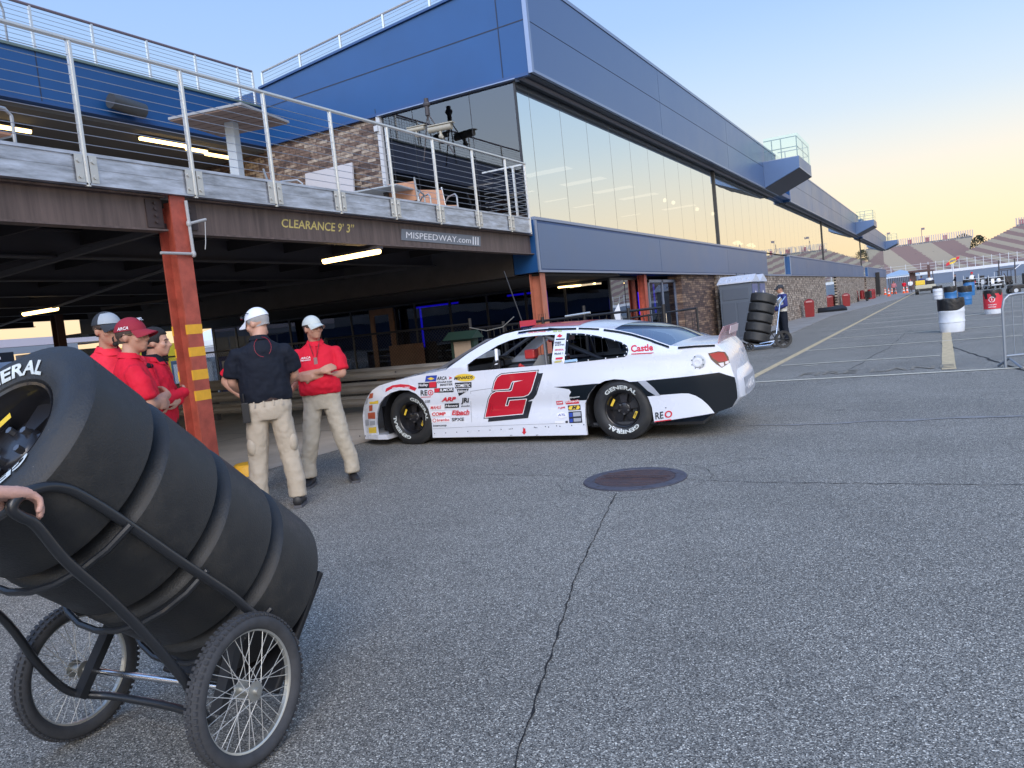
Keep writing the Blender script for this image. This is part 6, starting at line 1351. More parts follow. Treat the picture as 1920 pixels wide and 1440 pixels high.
m = M(); text_on(m, '20', lambda u, v: (.036, -.75+u*1.1, .95+v*.55), off=.03); m.build('number', grey_l, b_)
m = M(); text_on(m, 'continental', lambda u, v: (.036, -1.6+u*2.3, 1.78+v*.16), shear=.3); m.box(.032, .034, -1.6, .8, 1.74, 1.98); m.build('lettering', mat('banner_blue', (.25, .36, .55), .6), b_)
m = M(); [m.box(.032, .036, -.9+.2*i, -.8+.2*i, 2.1+.1*(i % 2), 2.2+.1*(i % 2)) for i in range(7)]; m.build('chequers', white_m, b_)
t = thing('grey_box_truck', 'grey box truck body seen through the garage behind the dark column', 'truck', (-36, 22.3, 0)); m = M(); m.box(-2, 0, -.8, 3.0, .6, 2.35); m.build('box_body', mat('truck_grey', (.13, .12, .14), .5), t); m = M(); [m.tube([(-1.8, y, .42), (-.1, y, .42)], .42, 14) for y in (0, 2.2)]; m.pieces('wheel', black_rub, t)
t = thing('yellow_van', 'yellow vehicle with a dark window seen left of the striped column', 'van', (-33.0, 25.6, 0)); m = M(); m.loft([[(x, -1.6, z), (x, 2.4, z)] if 0 else [(x0_, y0_, z0_) for x0_, y0_ in ((-2, -1.7), (0, -1.7), (0, 2.4), (-2, 2.4))] for z0_ in (.35,)] + [[(x0_*k_2, y0_*k_2+0, z0_) for x0_, y0_ in ((-2, -1.7), (0, -1.7), (0, 2.4), (-2, 2.4))] for z0_, k_2 in ((1.3, 1.0), (2.2, .92))]); m.build('van_body', mat('van_yellow', (.75, .62, .05), .4), t); m = M(); m.box(-.02, .03, -1.2, .2, 1.35, 2.0); m.build('van_window', black_m, t); m = M(); [m.tube([(-.3, y, .35), (.02, y, .35)], .35, 14) for y in (-1, 1.6)]; m.pieces('wheel', black_rub, t)
for i, (x, y, s_, lab) in enumerate(((-34, 31.5, 5.2, 'white peaked tent seen just right of the striped column'), (-38, 37, 6, 'white peaked tent seen behind the head of the black-polo man'), (-30, 34, 4, 'small white tent top between the column and the black-polo man'))): tent('peaked_tent', lab, (x, y, 0), R(15*i), s_, s_, 2.2, 3.3, white_s, group='tents behind the garage')
# team souvenir haulers and signs beyond the fence
for i, (x, y, c_, lab) in enumerate(((-27.5, 22.8, (.05, .12, .22), 'dark blue paddock cabinet behind the chain-link fence'), (-24.5, 20.7, (.35, .42, .50), 'pale blue-grey paddock locker behind the fence beside the black-polo man'), (-20.2, 18.9, (.04, .06, .25), 'dark cabinet with blue band behind the hidden man'))):
    t = thing('paddock_cabinet', lab, 'cabinet', (x, y, 0), R(30)); m = M(); m.box(-.9, .9, -.3, .3, .1, 1.35); m.build('cabinet_body', mat('cab%d' % i, c_, .5, var=.6, vscale=6), t, bevel=.02); m = M(); [m.box(-.8+.45*k, -.5+.45*k, -.31, -.302, .3, 1.2) for k in range(4)]; m.build('panels', grey_l, t)
# a low far treeline and houses do not show; a far row of trailers closes the view
t = thing('far_building', 'low pale building closing the view beyond the garage', 'building', (-75, 30, 0)); m = M(); m.box(-5, 0, -45, 40, 0, 2.6); m.build('wall', mat('far_wall', (.40, .40, .44), .8, var=.3, vscale=.3), t); m = M(); m.box(-5.2, .2, -45.2, 40.2, 2.6, 2.8); m.build('roof', grey_l, t)
# ------------------------------------------------------------------ portable toilets
pm = mat('toilet_grey', (.10, .125, .165), .5, var=.1, vscale=2); pw = mat('toilet_roof', (.55, .60, .70), .5); pdr = mat('toilet_door', (.12, .14, .28), .5)
def toilet(lab, y0):
    xr = -7.35+1.52; t = thing('portable_toilet', lab, 'portable toilet', (xr-.6, y0+.6, 0), 0, 'portable toilets by the stone wall')
    m = M(); m.box(-.56, .56, -.56, .56, .08, 2.02); m.box(-.60, .60, -.60, .60, 0, .10)
    b = m.build('cabin', pm, t, bevel=.012)
    m = M(); m.box(-.50, -.03, -.575, -.56, .16, 1.35); m.box(.03, .50, -.575, -.56, .16, 1.35); m.box(-.46, .46, -.575, -.56, 1.45, 1.85); m.build('wall_ribs', mat('toilet_rib', (.085, .105, .14), .5) if 'toilet_rib' not in bpy.data.materials else bpy.data.materials['toilet_rib'], b, bevel=.01)
    m = M(); m.prism([(-.62, 2.02), (.62, 2.02), (.62, 2.06), (.0, 2.30), (-.62, 2.06)], lambda y, z: (-.62, y, z), lambda y, z: (.64, y, z)); [m.box(-.58+.2*k, -.54+.2*k, -.45, .45, 2.12, 2.2) for k in range(6)]; m.build('roof', pw, t)
    m = M(); m.box(.562, .59, -.44, .44, .14, 1.95); dd = m.build('door', pdr, t, bevel=.01); m = M(); m.ell((.592, 0, 1.45), (.006, .16, .26)); m.build('door_emblem', white_m, dd, smooth=True)
    m = M(); m.tube([(-.1, .45, 2.0), (-.1, .45, 2.42)], .06, 8); m.build('vent_pipe', pm, t)
toilet('nearer grey portable toilet with pale roof beside the stone wall', 28.6); toilet('farther grey portable toilet, mostly hidden behind the nearer one', 29.95)
# ------------------------------------------------------------------ far tyre cart with its pusher
fc = G(1421, 656); fc2 = thing('tyre_cart', 'silver framed tyre cart with five slick tyres pushed beside the portable toilets', 'cart', fc, 0)
ax2 = Vector((.30, .0, .95)).normalized(); rtv = Vector((.875, .483, 0)); ax2 = (rtv*.30+Vector((0, 0, 1))+Vector((-.483, .875, 0))*.1).normalized()
b0 = Vector((-.05, 0, .20)); sd = rtv
for i in range(5):
    c = fc+b0+ax2*(.14+.275*i); uu = (Vector((1, 0, 0))-ax2*ax2.x).normalized(); vv = ax2.cross(uu); M4 = Matrix(((uu.x, vv.x, ax2.x, 0), (uu.y, vv.y, ax2.y, 0), (uu.z, vv.z, ax2.z, 0), (0, 0, 0, 1)))
    t = thing('racing_tyre', ['bottom', 'second from bottom', 'middle', 'second from top', 'top'][i]+' slick tyre on the far cart by the portable toilets', 'tyre', c, 0, 'slick tyres on the far cart')
    m = M(); m.lathe([(r*.98, z*.88) for r, z in TP], M4, 36); m.build('tyre', black_rub, t, smooth=True, angle=60)
    m = M(); m.lathe([(.205, .08), (.18, .03), (0, .02)], M4, 24); m.lathe([(.205, -.08), (.18, -.03), (0, -.02)], M4, 24); m.build('rim', rimblk, t)
m = M(); sv = trim; fw = Vector((-.483, .875, 0))
for s in (-1, 1): m.tube([b0+rtv*.02+ax2*-.02+fw*s*.30, b0+rtv*.46+fw*s*.30+ax2*.02, b0+rtv*.40+ax2*1.05+fw*s*.28, b0+rtv*.55+ax2*1.25+fw*s*.2], .018, 6)
m.tube([b0-rtv*.35+fw*-.3, b0-rtv*.1-fw*.36-Vector((0, 0, .08)), b0+rtv*.3-fw*.34-Vector((0, 0, .08)), b0+rtv*.45-fw*.3], .02, 6); m.tube([b0-rtv*.35-Vector((0, 0, .02))+fw*.3, b0-rtv*.35-Vector((0, 0, .02))-fw*.3], .02, 6); m.build('frame', chrome, fc2, smooth=True)
for (p, r) in ((rtv*.62-fw*.32, .24), (rtv*.62+fw*.32, .24), (-rtv*.32-fw*.32, .12), (-rtv*.32+fw*.32, .12)):
    m = M(); nn = fw; a_ = p+Vector((0, 0, r)); u1 = rtv; v1 = Vector((0, 0, 1)); m.loft([[a_+nn*z+u1*rr*math.cos(k*math.pi/10)+v1*rr*math.sin(k*math.pi/10) for k in range(20)] for rr, z in ((r*.7, -.02), (r, -.025), (r, .025), (r*.7, .02))], cap=False)
    for k in range(6): a = k*math.pi/3; m.tube([a_, a_+u1*r*.75*math.cos(a)+v1*r*.75*math.sin(a)], .012, 4)
    m.build('wheel', black_rub, fc2)
pf = G(1472, 643)
wht = mat('race_jacket', (.60, .58, .52), .7); blj = mat('blue_sleeves', (.02, .03, .16), .7)
t, F, st = person('crewman in a cream and blue jacket and dark cap pushing the far tyre cart', pf, deg(-.85, -.45), 1.74, wht, black_cloth, sk=skin2, cap=cap_d, hair=hair_b, arms='front', sleeve='long', belt=None, build=1.1, vox=.014)
m = M(); 
for q_ in (-1, 1): sh_ = .19*1.1; chain(m, [(q_*sh_, -.01, 1.44), (q_*.27, -.02, 1.15), (q_*.10, .23, 1.03)], [.083, .071, .055])
torso(m, [(1.38, .215, .126, 0), (1.44, .19, .112, -.01), (1.49, .09, .085, -.01)]); m.build('blue_sleeves', blj, st, smooth=True)
m = M(); [m.tube([(q_*.165, 0, .88), (q_*.185, .03, .5), (q_*.20, 0, .12)], .012, 5) for q_ in (-1, 1)]; m.build('trouser_stripe', grey_l, t)
# ------------------------------------------------------------------ bins, barrels, cones
def bin_(lab, p, s=1.):
    t = thing('red_bin', lab, 'bin', p, R(8), 'red bins along the stone wall'); m = M(); m.loft([[(x*k, y*k, z) for x, y in ((-.27, -.27), (.27, -.27), (.27, .27), (-.27, .27))] for z, k in ((0, .88), (.05, .90), (.80, 1.0), (.84, 1.04))]); b = m.build('bin_body', red_pl, t, bevel=.015)
    m = M(); m.loft([[(x*k, y*k, z) for x, y in ((-.28, -.28), (.28, -.28), (.28, .28), (-.28, .28))] for z, k in ((.84, 1.02), (.96, .85), (1.06, .25))]); m.build('lid', red_pl, t, bevel=.02)
    m = M(); m.box(-.16, .16, -.285, -.262, .86, .95); m.build('flap', mat('bin_flap', (.50, .25, .25), .5) if 'bin_flap' not in bpy.data.materials else bpy.data.materials['bin_flap'], t)
bin_('nearest red bin with pointed lid against the stone wall', GW(1506, 596)); bin_('red bin with pointed lid behind the black bag, right of the narrow window', GW(1571, 576)); bin_('red bin half hidden behind the black bag, in front of the narrow window', GW(1552, 578))
bg_ = G(1559, 585); t = thing('black_bag', 'long black equipment bag lying by the stone wall', 'bag', bg_, R(12)); m = M(); m.loft([[(x, y*w_, z*h_+.0) for y, z in ((-.25, 0), (.25, 0), (.3, .15), (.15, .33), (-.15, .33), (-.3, .15))] for x, w_, h_ in ((-.95, .6, .7), (-.8, 1, 1.0), (.0, 1, 1.05), (.7, 1, 1.25), (.95, .6, .6))]); m.build('bag_body', bag_m, t, smooth=True)
t = thing('hand_dolly', 'red fuel hand dolly with black wheels parked at the stone wall', 'dolly', GW(1603, 567), R(-20)); m = M(); m.cyl((0, 0, .25), .22, .75, 14); m.ell((0, 0, 1.0), (.2, .2, .1)); m.build('tank', red_pl, t, smooth=True); m = M(); m.tube([(-.3, -.1, .15), (-.35, -.2, 1.0), (-.6, -.25, 1.3)], .03, 6); m.tube([(.3, -.1, .15), (.2, -.2, 1.1)], .03, 6); m.build('frame', red_pl, t); m = M(); [m.tube([(x, -.1, .22), (x+.08, -.1, .22)], .22, 14) for x in (-.45, .45)]; m.box(.35, .8, -.2, .25, .3, .95); m.pieces('wheel', black_rub, t)
def barrel(lab, p, mt, liner=True, h=.88, r=.29, sh=None, group='plastic barrels on the lot'):
    t = thing('barrel', lab, 'barrel', p, random.uniform(0, 6), group); m = M(); m.lathe([(0, .0), (r*.90, 0), (r*.93, .03), (r*.97, .2*h), (r*.975, .29*h), (r*1.01, .31*h), (r*1.01, .35*h), (r*.985, .37*h), (r*1.0, .62*h), (r*1.03, .64*h), (r*1.03, .68*h), (r*1.0, .70*h), (r, h-.03), (r*1.02, h), (r*.96, h), (r*.9, h*.5), (0, h*.4)], None, 32); b = m.build('barrel_body', mt, t, smooth=True, angle=30)
    if liner:
        m = M(); n = 40; rings = []
        for z, k in ((h-.20, 1.045), (h-.10, 1.05), (h-.0, 1.05), (h+.05, 1.03), (h+.045, .90), (h-.1, .85), (h-.4, .5)):
            rings.append([(r*(k+.012*math.sin(7*a+z*9))*math.cos(a), r*(k+.012*math.sin(7*a+z*9))*math.sin(a), z+(.075*math.sin(a+1.0)-.02*math.sin(3*a) if z < h-.15 else .012*math.sin(5*a))) for a in [2*math.pi*q/n for q in range(n)]])
        m.loft(rings, cap=False); m.build('bin_liner', bag_m, t, smooth=True)
    return t, b
barrel('large white plastic barrel with a black liner, nearest on the right', G(1786, 622), white_pl, h=.84, r=.31)
barrel('blue plastic barrel with a black liner directly behind the nearest white barrel', Vector((.95, 46, 0)), blue_pl, h=.9, r=.31); barrel('blue plastic barrel left of the lined blue barrel', Vector((.35, 50.5, 0)), blue_pl, h=.9, r=.31)
barrel('white plastic barrel beside the left blue barrel', G(1759, 561), white_pl, h=.9, r=.31); barrel('distant blue barrel with rubbish on top, right of the others', Vector((1.65, 66, 0)), blue_pl, h=1.1, r=.36)
t, b = barrel('white barrel wrapped in a red recycling sleeve with black liner', G(1863, 588), white_pl, h=.80, r=.285)
t.rotation_euler.z = 0
m = M(); n = 32; m.loft([[(.299*math.cos(a), .299*math.sin(a), z) for a in [2*math.pi*k/n for k in range(n)]] for z in (.18, .72)], cap=False); sl = m.build('red_sleeve', mat('sleeve_red', (.60, .03, .05), .55), t, smooth=True)
m = M(); cyl_ = lambda u, z, rr_=.303: (rr_*math.sin(u), -rr_*math.cos(u), z*.86)
for k in range(3):
    a0 = R(90+120*k); c_ = (.0, .60)
    for j in range(6):
        a1, a2_ = a0-R(52)+R(104)*j/6, a0-R(52)+R(104)*(j+1)/6; pts = [(c_[0]+rr_*math.cos(a)*2.9, c_[1]+rr_*math.sin(a)) for rr_, a in ((.09, a1), (.09, a2_), (.115, a2_), (.115, a1))]; m.add([cyl_(x-.15, z) for x, z in pts], [(0, 1, 2, 3)])
m.add([cyl_(x-.15, z) for x, z in ((-.04, .56), (.04, .56), (.04, .63), (0, .67), (-.04, .63))], [(0, 1, 2, 3, 4)])
text_on(m, 'YOU’RE EMPTY', lambda u, v: cyl_(-.62+u*.95, .36+v*.045), off=.02); text_on(m, 'RECYCLE', lambda u, v: cyl_(-.55+u*.8, .27+v*.045), off=.04); m.box(0, 0, 0, 0, 0, 0); m.build('recycling_print', white_m, sl)
for i, (x, y) in enumerate(((1660, 553), (1673, 551), (1679, 551), (1695, 550), (1701, 549), (1667, 556))):
    p = G(x, y)
    if i == 0: 
        cn = thing('traffic_cone', 'orange traffic cone with white bands, leftmost of the row before the tent', 'cone', p, 0, 'traffic cones by the building end'); m = M(); m.box(-.22, .22, -.22, .22, 0, .05); m.lathe([(.16, .05), (.13, .3)], None, 16); m.lathe([(.105, .45), (.075, .62)], None, 16); m.lathe([(.055, .78), (.03, .95), (0, .95)], None, 16); m.pieces('cone_body', orange_c, cn); m = M(); m.lathe([(.13, .3), (.105, .45)], None, 16); m.lathe([(.075, .62), (.055, .78)], None, 16); m.pieces('white_band', white_m, cn)
    else: dup(cn, p, 0, ['', 'orange traffic cone with white bands, left one of the middle pair', 'orange traffic cone with white bands, right one of the middle pair', 'orange traffic cone with white bands, left one of the pair nearest the golf cart', 'rightmost orange traffic cone, nearest the golf cart', 'small orange traffic cone in front of the row'][i])
# black team cabinet at the building end, red drums, canopy, bin
t = thing('team_cabinet', 'tall black pit cabinet with a white mark at the far wall end', 'cabinet', G(1637, 557), 0); m = M(); m.box(-.9, .9, -.5, .5, .25, 3.0); b = m.build('cabinet_body', black_m, t, bevel=.04); m = M(); m.box(-.25, .35, -.512, -.502, 2.35, 2.85); m.build('white_mark', white_m, b); m = M(); text_on(m, '19', lambda u, v: (-.17+u*.42, -.52, 2.42+v*.36), off=.03); m.build('number', black_m, b); m = M(); [m.tube([(x, -.45, .13), (x+.08, -.45, .13)], .13, 10) for x in (-.8, .7)]; m.build('castor', black_rub, t)
t = thing('side_cabinet', 'narrow black cabinet behind the tall pit cabinet', 'cabinet', G(1627, 557), 0); m = M(); m.box(-.4, .4, -.4, .4, .1, 2.2); m.build('cabinet_body', black_m, t, bevel=.03)
for i, (x, y) in enumerate(((1617, 562), (1623, 562), (1626, 561))):
    t = thing('red_drum', ['red fuel drum, left of the three at the wall end', 'red fuel drum, middle of the three at the wall end', 'red fuel drum, right of the three at the wall end'][i], 'drum', GW(x, y), 0, 'red drums'); m = M(); m.lathe([(0, 0), (.3, 0), (.31, .3), (.3, .32), (.31, .6), (.3, .95), (.25, 1.05), (0, 1.08)], None, 20); m.build('drum_body', red_pl, t, smooth=True)
tent('canopy_tent', 'blue-grey canopy tent beyond the black pit cabinet', G(1672, 545)+Vector((.5, 30, 0)), 0, 8, 8, 3.2, 4.4, mat('canopy_blue', (.28, .38, .50), .6))
t = thing('tall_grey_bin', 'grey wheeled bin beside the canopy tent', 'bin', G(1686, 549)); m = M(); m.loft([[(x*k, y*k, z) for x, y in ((-.4, -.4), (.4, -.4), (.4, .4), (-.4, .4))] for z, k in ((0, .85), (1.5, 1), (1.6, 1.02))]); m.build('bin_body', grey_p, t, bevel=.03)
m = M(); t = thing('slatted_screen', 'dark slatted screen under the canopy tent', 'screen', G(1652, 548)+Vector((0, 25, 0))); [m.box(k*.35, k*.35+.22, 0, .05, 0, 2.6) for k in range(16)]; m.build('slats', dark_steel, t)
# small far people (a few pixels)
for (x, y, lab, shc, h_, hd) in ((1677, 552, 'distant person in a pink shirt near the traffic cones', mat('pink_shirt', (.45, .16, .18), .8), 1.7, 200), (1708, 548, 'distant person in a white shirt beside the far golf cart', white_s, 1.7, 180), (1650, 553, 'distant person in a dark red shirt beside the black cabinet', red_cloth, 1.65, 30), (1696, 547, 'distant person in a red shirt behind the pair of cones', red_cloth, 1.6, 0), (1792, 541, 'distant person in black on the lot right of the golf cart', black_cloth, 1.75, 100), (1824, 548, 'distant person in a red cap behind the blue barrels', white_s, 1.7, 60)):
    t = thing('person', lab, 'person', G(x, y), R(hd), 'people far down the lot'); m = M(); s_ = h_/1.75
    torso(m, [(.9*s_, .16, .11, 0), (1.2*s_, .18, .12, 0), (1.4*s_, .19, .11, 0), (1.48*s_, .08, .08, 0)]); [chain(m, [(q_*.2, 0, 1.42*s_), (q_*.25, .05, 1.15*s_), (q_*.2, .2, 1.0*s_)], [.07, .06, .045], 8) for q_ in (-1, 1)]; bd = m.build('shirt', shc, t, smooth=True)
    m = M(); m.ell((0, .02, 1.63*s_), (.08, .095, .115)); chain(m, [(0, 0, 1.45*s_), (0, 0, 1.55*s_)], [.06, .055], 8); m.build('head', skin2, t, smooth=True); m = M(); m.ell((0, .0, 1.67*s_), (.088, .10, .09)); m.build('hair', hair_br if y != 548 else red_cloth, t, smooth=True)
    m = M(); [chain(m, [(q_*.09, 0, .9*s_), (q_*.11, 0, .45*s_), (q_*.12, 0, .05)], [.09, .07, .06], 8) for q_ in (-1, 1)]; m.build('trousers', dark_steel, t, smooth=True)
# ------------------------------------------------------------------ utility vehicles
def wheels(t, pts, r=.3, w_=.22):
    for x, y in pts: m = M(); m.tube([(x-w_/2, y, r), (x+w_/2, y, r)], r, 16); wv = m.build('wheel', black_rub, t, smooth=True); m = M(); m.tube([(x-w_/2-.01, y, r), (x+w_/2+.01, y, r)], r*.45, 12); m.build('rim', grey_l, wv)
gp_ = G(1736, 551); t = thing('golf_cart', 'yellow and white utility cart driving away with two people aboard', 'golf cart', gp_, R(4))
wheels(t, ((-.75, .2), (.75, .2), (-.75, 2.4), (.75, 2.4)), .36); m = M(); m.box(-.95, .95, -.2, 3.2, .55, .95); m.build('load_bed', mat('cart_cream', (.50, .48, .38), .5), t, bevel=.05)
m = M(); m.box(-.9, .0, .0, 1.0, .95, 1.45); m.build('yellow_case', yel_mk, t, bevel=.08); m = M(); m.box(.1, .85, .0, .7, .95, 1.35); m.box(-.6, .6, -.24, -.2, .3, .55); m.build('dark_load', black_m, t, bevel=.05); m = M(); m.box(-.85, .85, 1.5, 2.0, .95, 1.4); m.build('seat_bench', blj, t, bevel=.05)
m = M(); m.tube([(-.85, 1.6, .9), (-.85, 1.7, 2.3)], .04, 6); m.tube([(.85, 1.6, .9), (.85, 1.7, 2.3)], .04, 6); m.box(-.95, .95, 1.3, 3.0, 2.3, 2.4); m.build('canopy', mat('canopy_brown', (.07, .04, .035), .6), t)
for i, (dx, mt_, lab) in enumerate(((-.35, blj, 'person in blue seated on the left of the yellow cart'), (.4, white_s, 'person in white seated on the right of the yellow cart'))):
    pp = thing('person', lab, 'person', gp_+Vector((dx, 1.6, .55))); m = M(); torso(m, [(.4, .2, .14, 0), (.7, .22, .14, 0), (1.0, .22, .13, 0), (1.08, .08, .08, 0)]); [chain(m, [(q_*.24, 0, 1.0), (q_*.28, .1, .75), (q_*.2, .3, .65)], [.08, .07, .05], 8) for q_ in (-1, 1)]; m.build('shirt', mt_, pp, smooth=True); m = M(); m.ell((0, 0, 1.24), (.09, .10, .125)); m.build('head', skin2, pp, smooth=True); m = M(); m.ell((0, -.02, 1.28), (.096, .105, .10)); m.build('hair', hair_br, pp, smooth=True)
    m = M(); [chain(m, [(q_*.1, 0, .42), (q_*.12, .45, .45), (q_*.12, .5, .05)], [.09, .07, .06], 8) for q_ in (-1, 1)]; m.build('trousers', dark_steel, pp, smooth=True)
for i, (x, y, sc_, lab) in enumerate(((1822, 543, 1.15, 'dark pit wagon loaded with equipment, left of the stacked tyre wagon'), (1850, 542, 1.2, 'pit wagon with a tall black bin, between the other wagons'), (1868, 541, 1.0, 'low dark pit wagon with a white helmet-like can on it'))):
    t = thing('pit_wagon', lab, 'wagon', G(x, y), R(10*i)); wheels(t, ((-.8, 0), (.8, 0), (-.8, 1.4), (.8, 1.4)), .34); m = M(); m.box(-1, 1, -.2, 1.7, .45, .62); [m.tube([(x_, -.2, .5), (x_, -.2, 1.9*sc_)], .05, 5) for x_ in (-1, 1)]; m.tube([(-1, -.2, 1.6), (1, -.2, 1.6)], .05, 5); m.tube([(-1, -.2, 1.0), (1, -.2, 1.0)], .05, 5); m.build('frame', grey_l, t)
    m = M(); random.seed(30+i); t.scale = (.66, .66, .66)
    for k in range(7): bx_ = random.uniform(-.8, .5); m.box(bx_, bx_+random.uniform(.2, .5), random.uniform(0, .3), random.uniform(.5, 1.3), .62, random.uniform(1.0, 1.8*sc_))
    m.build('load', black_m, t, bevel=.04); m = M(); m.ell((.3, -.1, 1.1), (.28, .2, .3)); m.box(-.7, -.3, -.25, -.2, .7, 1.4); m.build('bright_load', [red_mk, grey_l, white_m][i], t, smooth=True)
t = thing('forklift', 'dark forklift with raised mast standing far down the lot', 'forklift', G(1888, 534), R(15)); t.scale = (.62, .62, .62); wheels(t, ((-.7, 0), (.7, 0), (-.7, 1.8), (.7, 1.8)), .4, .3)
m = M(); m.box(-.8, .8, -.2, 2.0, .4, 1.5); m.build('forklift_body', black_m, t, bevel=.08); m = M(); [m.box(x_-.08, x_+.08, -.5, -.35, .1, 4.4) for x_ in (-1.25, 1.25)]; m.box(-1.2, 1.2, -.5, -.35, 2.7, 2.9); m.box(-1.1, 1.1, -.2, 1.8, 2.5, 2.6); [m.tube([(x_, y_, 1.5), (x_, y_, 2.5)], .06, 5) for x_ in (-.75, .75) for y_ in (0, 1.7)]; m.build('mast', dark_steel, t); m = M(); m.beam((1.2, -.5, 2.6), (2.2, -.5, 3.4), .1, .1); m.build('white_strut', white_m, t)
t = thing('utility_cart', 'small black utility cart with tiny front wheel at the right edge', 'cart', G(1897, 553), R(-80)); wheels(t, ((-.5, .1), (.5, .1), (-.5, 1.5), (.5, 1.5)), .26, .2); m = M(); m.box(-.55, .55, -.1, 1.7, .35, .6); m.box(-.5, .5, .7, 1.5, .6, 1.25); m.build('cart_body', black_m, t, bevel=.05); m = M(); m.tube([(0, 0, .5), (0, -.35, 1.35)], .03, 5); m.tube([(-.4, 1.5, .6), (-.4, 1.5, 1.5), (.4, 1.5, 1.5), (.4, 1.5, .6)], .03, 5); m.ell((0, 1.0, 1.35), (.3, .3, .2)); m.pieces('handle', dark_steel, t)
# near barricade at the right edge
bp_ = G(1886, 690); t = thing('crowd_barricade', 'grey steel crowd barricade cut off by the right edge of the photo', 'barricade', bp_, R(28.9-2)); barricade(t, 2.2, 1.10)
# sign on a pole: yellow oval with red arrows
sp_ = at(1788, 521, 1, 150); t = thing('pole_sign', 'yellow diamond sign with red arrow ends on a white pole before the grandstand', 'sign', (sp_.x, 150, 0)); t.scale = (.45, 1, 1); m = M(); m.tube([(0, 0, 0), (0, 0, 3.65)], .22, 8); m.build('pole', white_p, t); m = M(); m.loft([[(1.35*math.cos(a), y, 4.05+.42*math.sin(a)+.2*math.cos(a)) for a in [2*math.pi*k/24 for k in range(24)]] for y in (-.1, .1)]); m.build('oval_panel', yel_mk, t); m = M()
m.prism([(1.0, 4.1), (2.1, 4.3), (2.3, 4.8), (1.9, 4.65), (1.3, 4.7)], lambda x, z: (x, -.14, z), lambda x, z: (x, .12, z)); m.prism([(-1.0, 4.0), (-2.0, 3.8), (-2.2, 3.3), (-1.5, 3.45), (-1.0, 3.5)], lambda x, z: (x, -.14, z), lambda x, z: (x, .12, z)); m.build('red_arrow', red_mk, t); m = M(); text_on(m, 'SUNOCO', lambda u, v: (-.9+u*1.8, -.12, 3.8+v*.36+u*.22), off=.04); m.build('lettering', blu_mk, t)
# ------------------------------------------------------------------ grandstands and track wall
def stripes(name, ang, period, c1, c2):
    m = bpy.data.materials.new(name); m.use_nodes = True; nt = m.node_tree; b = nt.nodes['Principled BSDF']; b.inputs['Roughness'].default_value = .8; N = nt.nodes.new; L = nt.links.new
    tc = N('ShaderNodeTexCoord'); sp = N('ShaderNodeSeparateXYZ'); L(tc.outputs['Object'], sp.inputs[0]); a = N('ShaderNodeMath'); a.operation = 'MULTIPLY_ADD'; L(sp.outputs['Z'], a.inputs[0]); a.inputs[1].default_value = ang; L(sp.outputs['X'], a.inputs[2])
    d = N('ShaderNodeMath'); d.operation = 'MULTIPLY'; L(a.outputs[0], d.inputs[0]); d.inputs[1].default_value = 1/period; f = N('ShaderNodeMath'); f.operation = 'FRACT'; L(d.outputs[0], f.inputs[0]); n = N('ShaderNodeTexNoise'); n.inputs['Scale'].default_value = .9; n.inputs['Detail'].default_value = 5; mp = N('ShaderNodeMapping'); mp.inputs['Scale'].default_value = (1, 1, 4); L(tc.outputs['Object'], mp.inputs[0]); L(mp.outputs[0], n.inputs['Vector'])
    e = N('ShaderNodeMath'); e.operation = 'MULTIPLY_ADD'; L(n.outputs['Fac'], e.inputs[0]); e.inputs[1].default_value = .18; L(f.outputs[0], e.inputs[2]); g_ = N('ShaderNodeMath'); g_.operation = 'GREATER_THAN'; L(e.outputs[0], g_.inputs[0]); g_.inputs[1].default_value = .6
    mx = N('ShaderNodeMix'); mx.data_type = 'RGBA'; L(g_.outputs[0], mx.inputs[0]); mx.inputs[6].default_value = (*c1, 1); mx.inputs[7].default_value = (*c2, 1); L(mx.outputs[2], b.inputs['Base Color']); return m
def stand(lab, a, b, depth, z0, z1, period, ang, rows=26, slant=0., posts=40):
    a = Vector((*a, 0)); b = Vector((*b, 0)); Lg = (b-a).length; t = thing('grandstand', lab, 'grandstand', a, math.atan2(b.y-a.y, b.x-a.x)); m = M(); vs = []; fs = []
    mt = stripes('seat_stripes%d' % int(period*10+ang), ang, period, (.21, .155, .155), (.31, .285, .24))
    for i in range(rows):
        y0, y1 = depth*i/rows, depth*(i+1)/rows; za_, zb2 = z0+(z1-z0)*i/rows, z0+(z1-z0)*(i+1)/rows; xo = slant*i/rows; k = len(vs); vs += [(xo, y0, za_), (Lg+0, y0, za_), (Lg, y0, zb2), (xo, y0, zb2), (Lg, y1, zb2), (xo, y1, zb2)]; fs += [(k, k+1, k+2, k+3), (k+3, k+2, k+4, k+5)]
    m.add(vs, fs); m.build('seating', mt, t)
    m = M(); m.box(0, Lg, -.6, -.1, 0, z0+.4); m.box(slant, Lg, depth, depth+.4, z1-1, z1+.6); m.build('front_wall', mat('stand_base', (.16, .17, .19), .8), t)
    m = M(); [m.box(x, x+.35, depth, depth+.35, z1, z1+2.9) for x in [slant+(Lg-slant)*k/posts for k in range(posts+1)]]; m.build('fence_posts', mat('fence_white', (.52, .46, .42), .7), t)
    m = M(); random.seed(5)
    for k in range(posts//8): x = slant+(Lg-slant)*(k*8+1.5)/posts; m.box(x, x+1.3, depth, depth+.1, z1+.5, z1+2.2)
    m.build('banners', mat('stand_banner', (.35, .14, .16), .7), t)
    m = M()
    for k in range(int(posts/16)): x = slant+(Lg-slant)*(k*16+8)/posts; m.tube([(x, depth, z1), (x, depth, z1+6)], .12, 5); m.box(x-.1, x+1.1, depth, depth+.1, z1+5.2, z1+6)
    m.build('flag_poles', mat('flag_pole', (.2, .18, .2), .7), t)
    m = M(); [m.tube([(x, depth*.7, 0), (x, depth*.7, z0+(z1-z0)*.7)], .35, 6) for x in [slant+(Lg-slant)*k/14 for k in range(15)]]; m.build('supports', dark_steel, t); return t
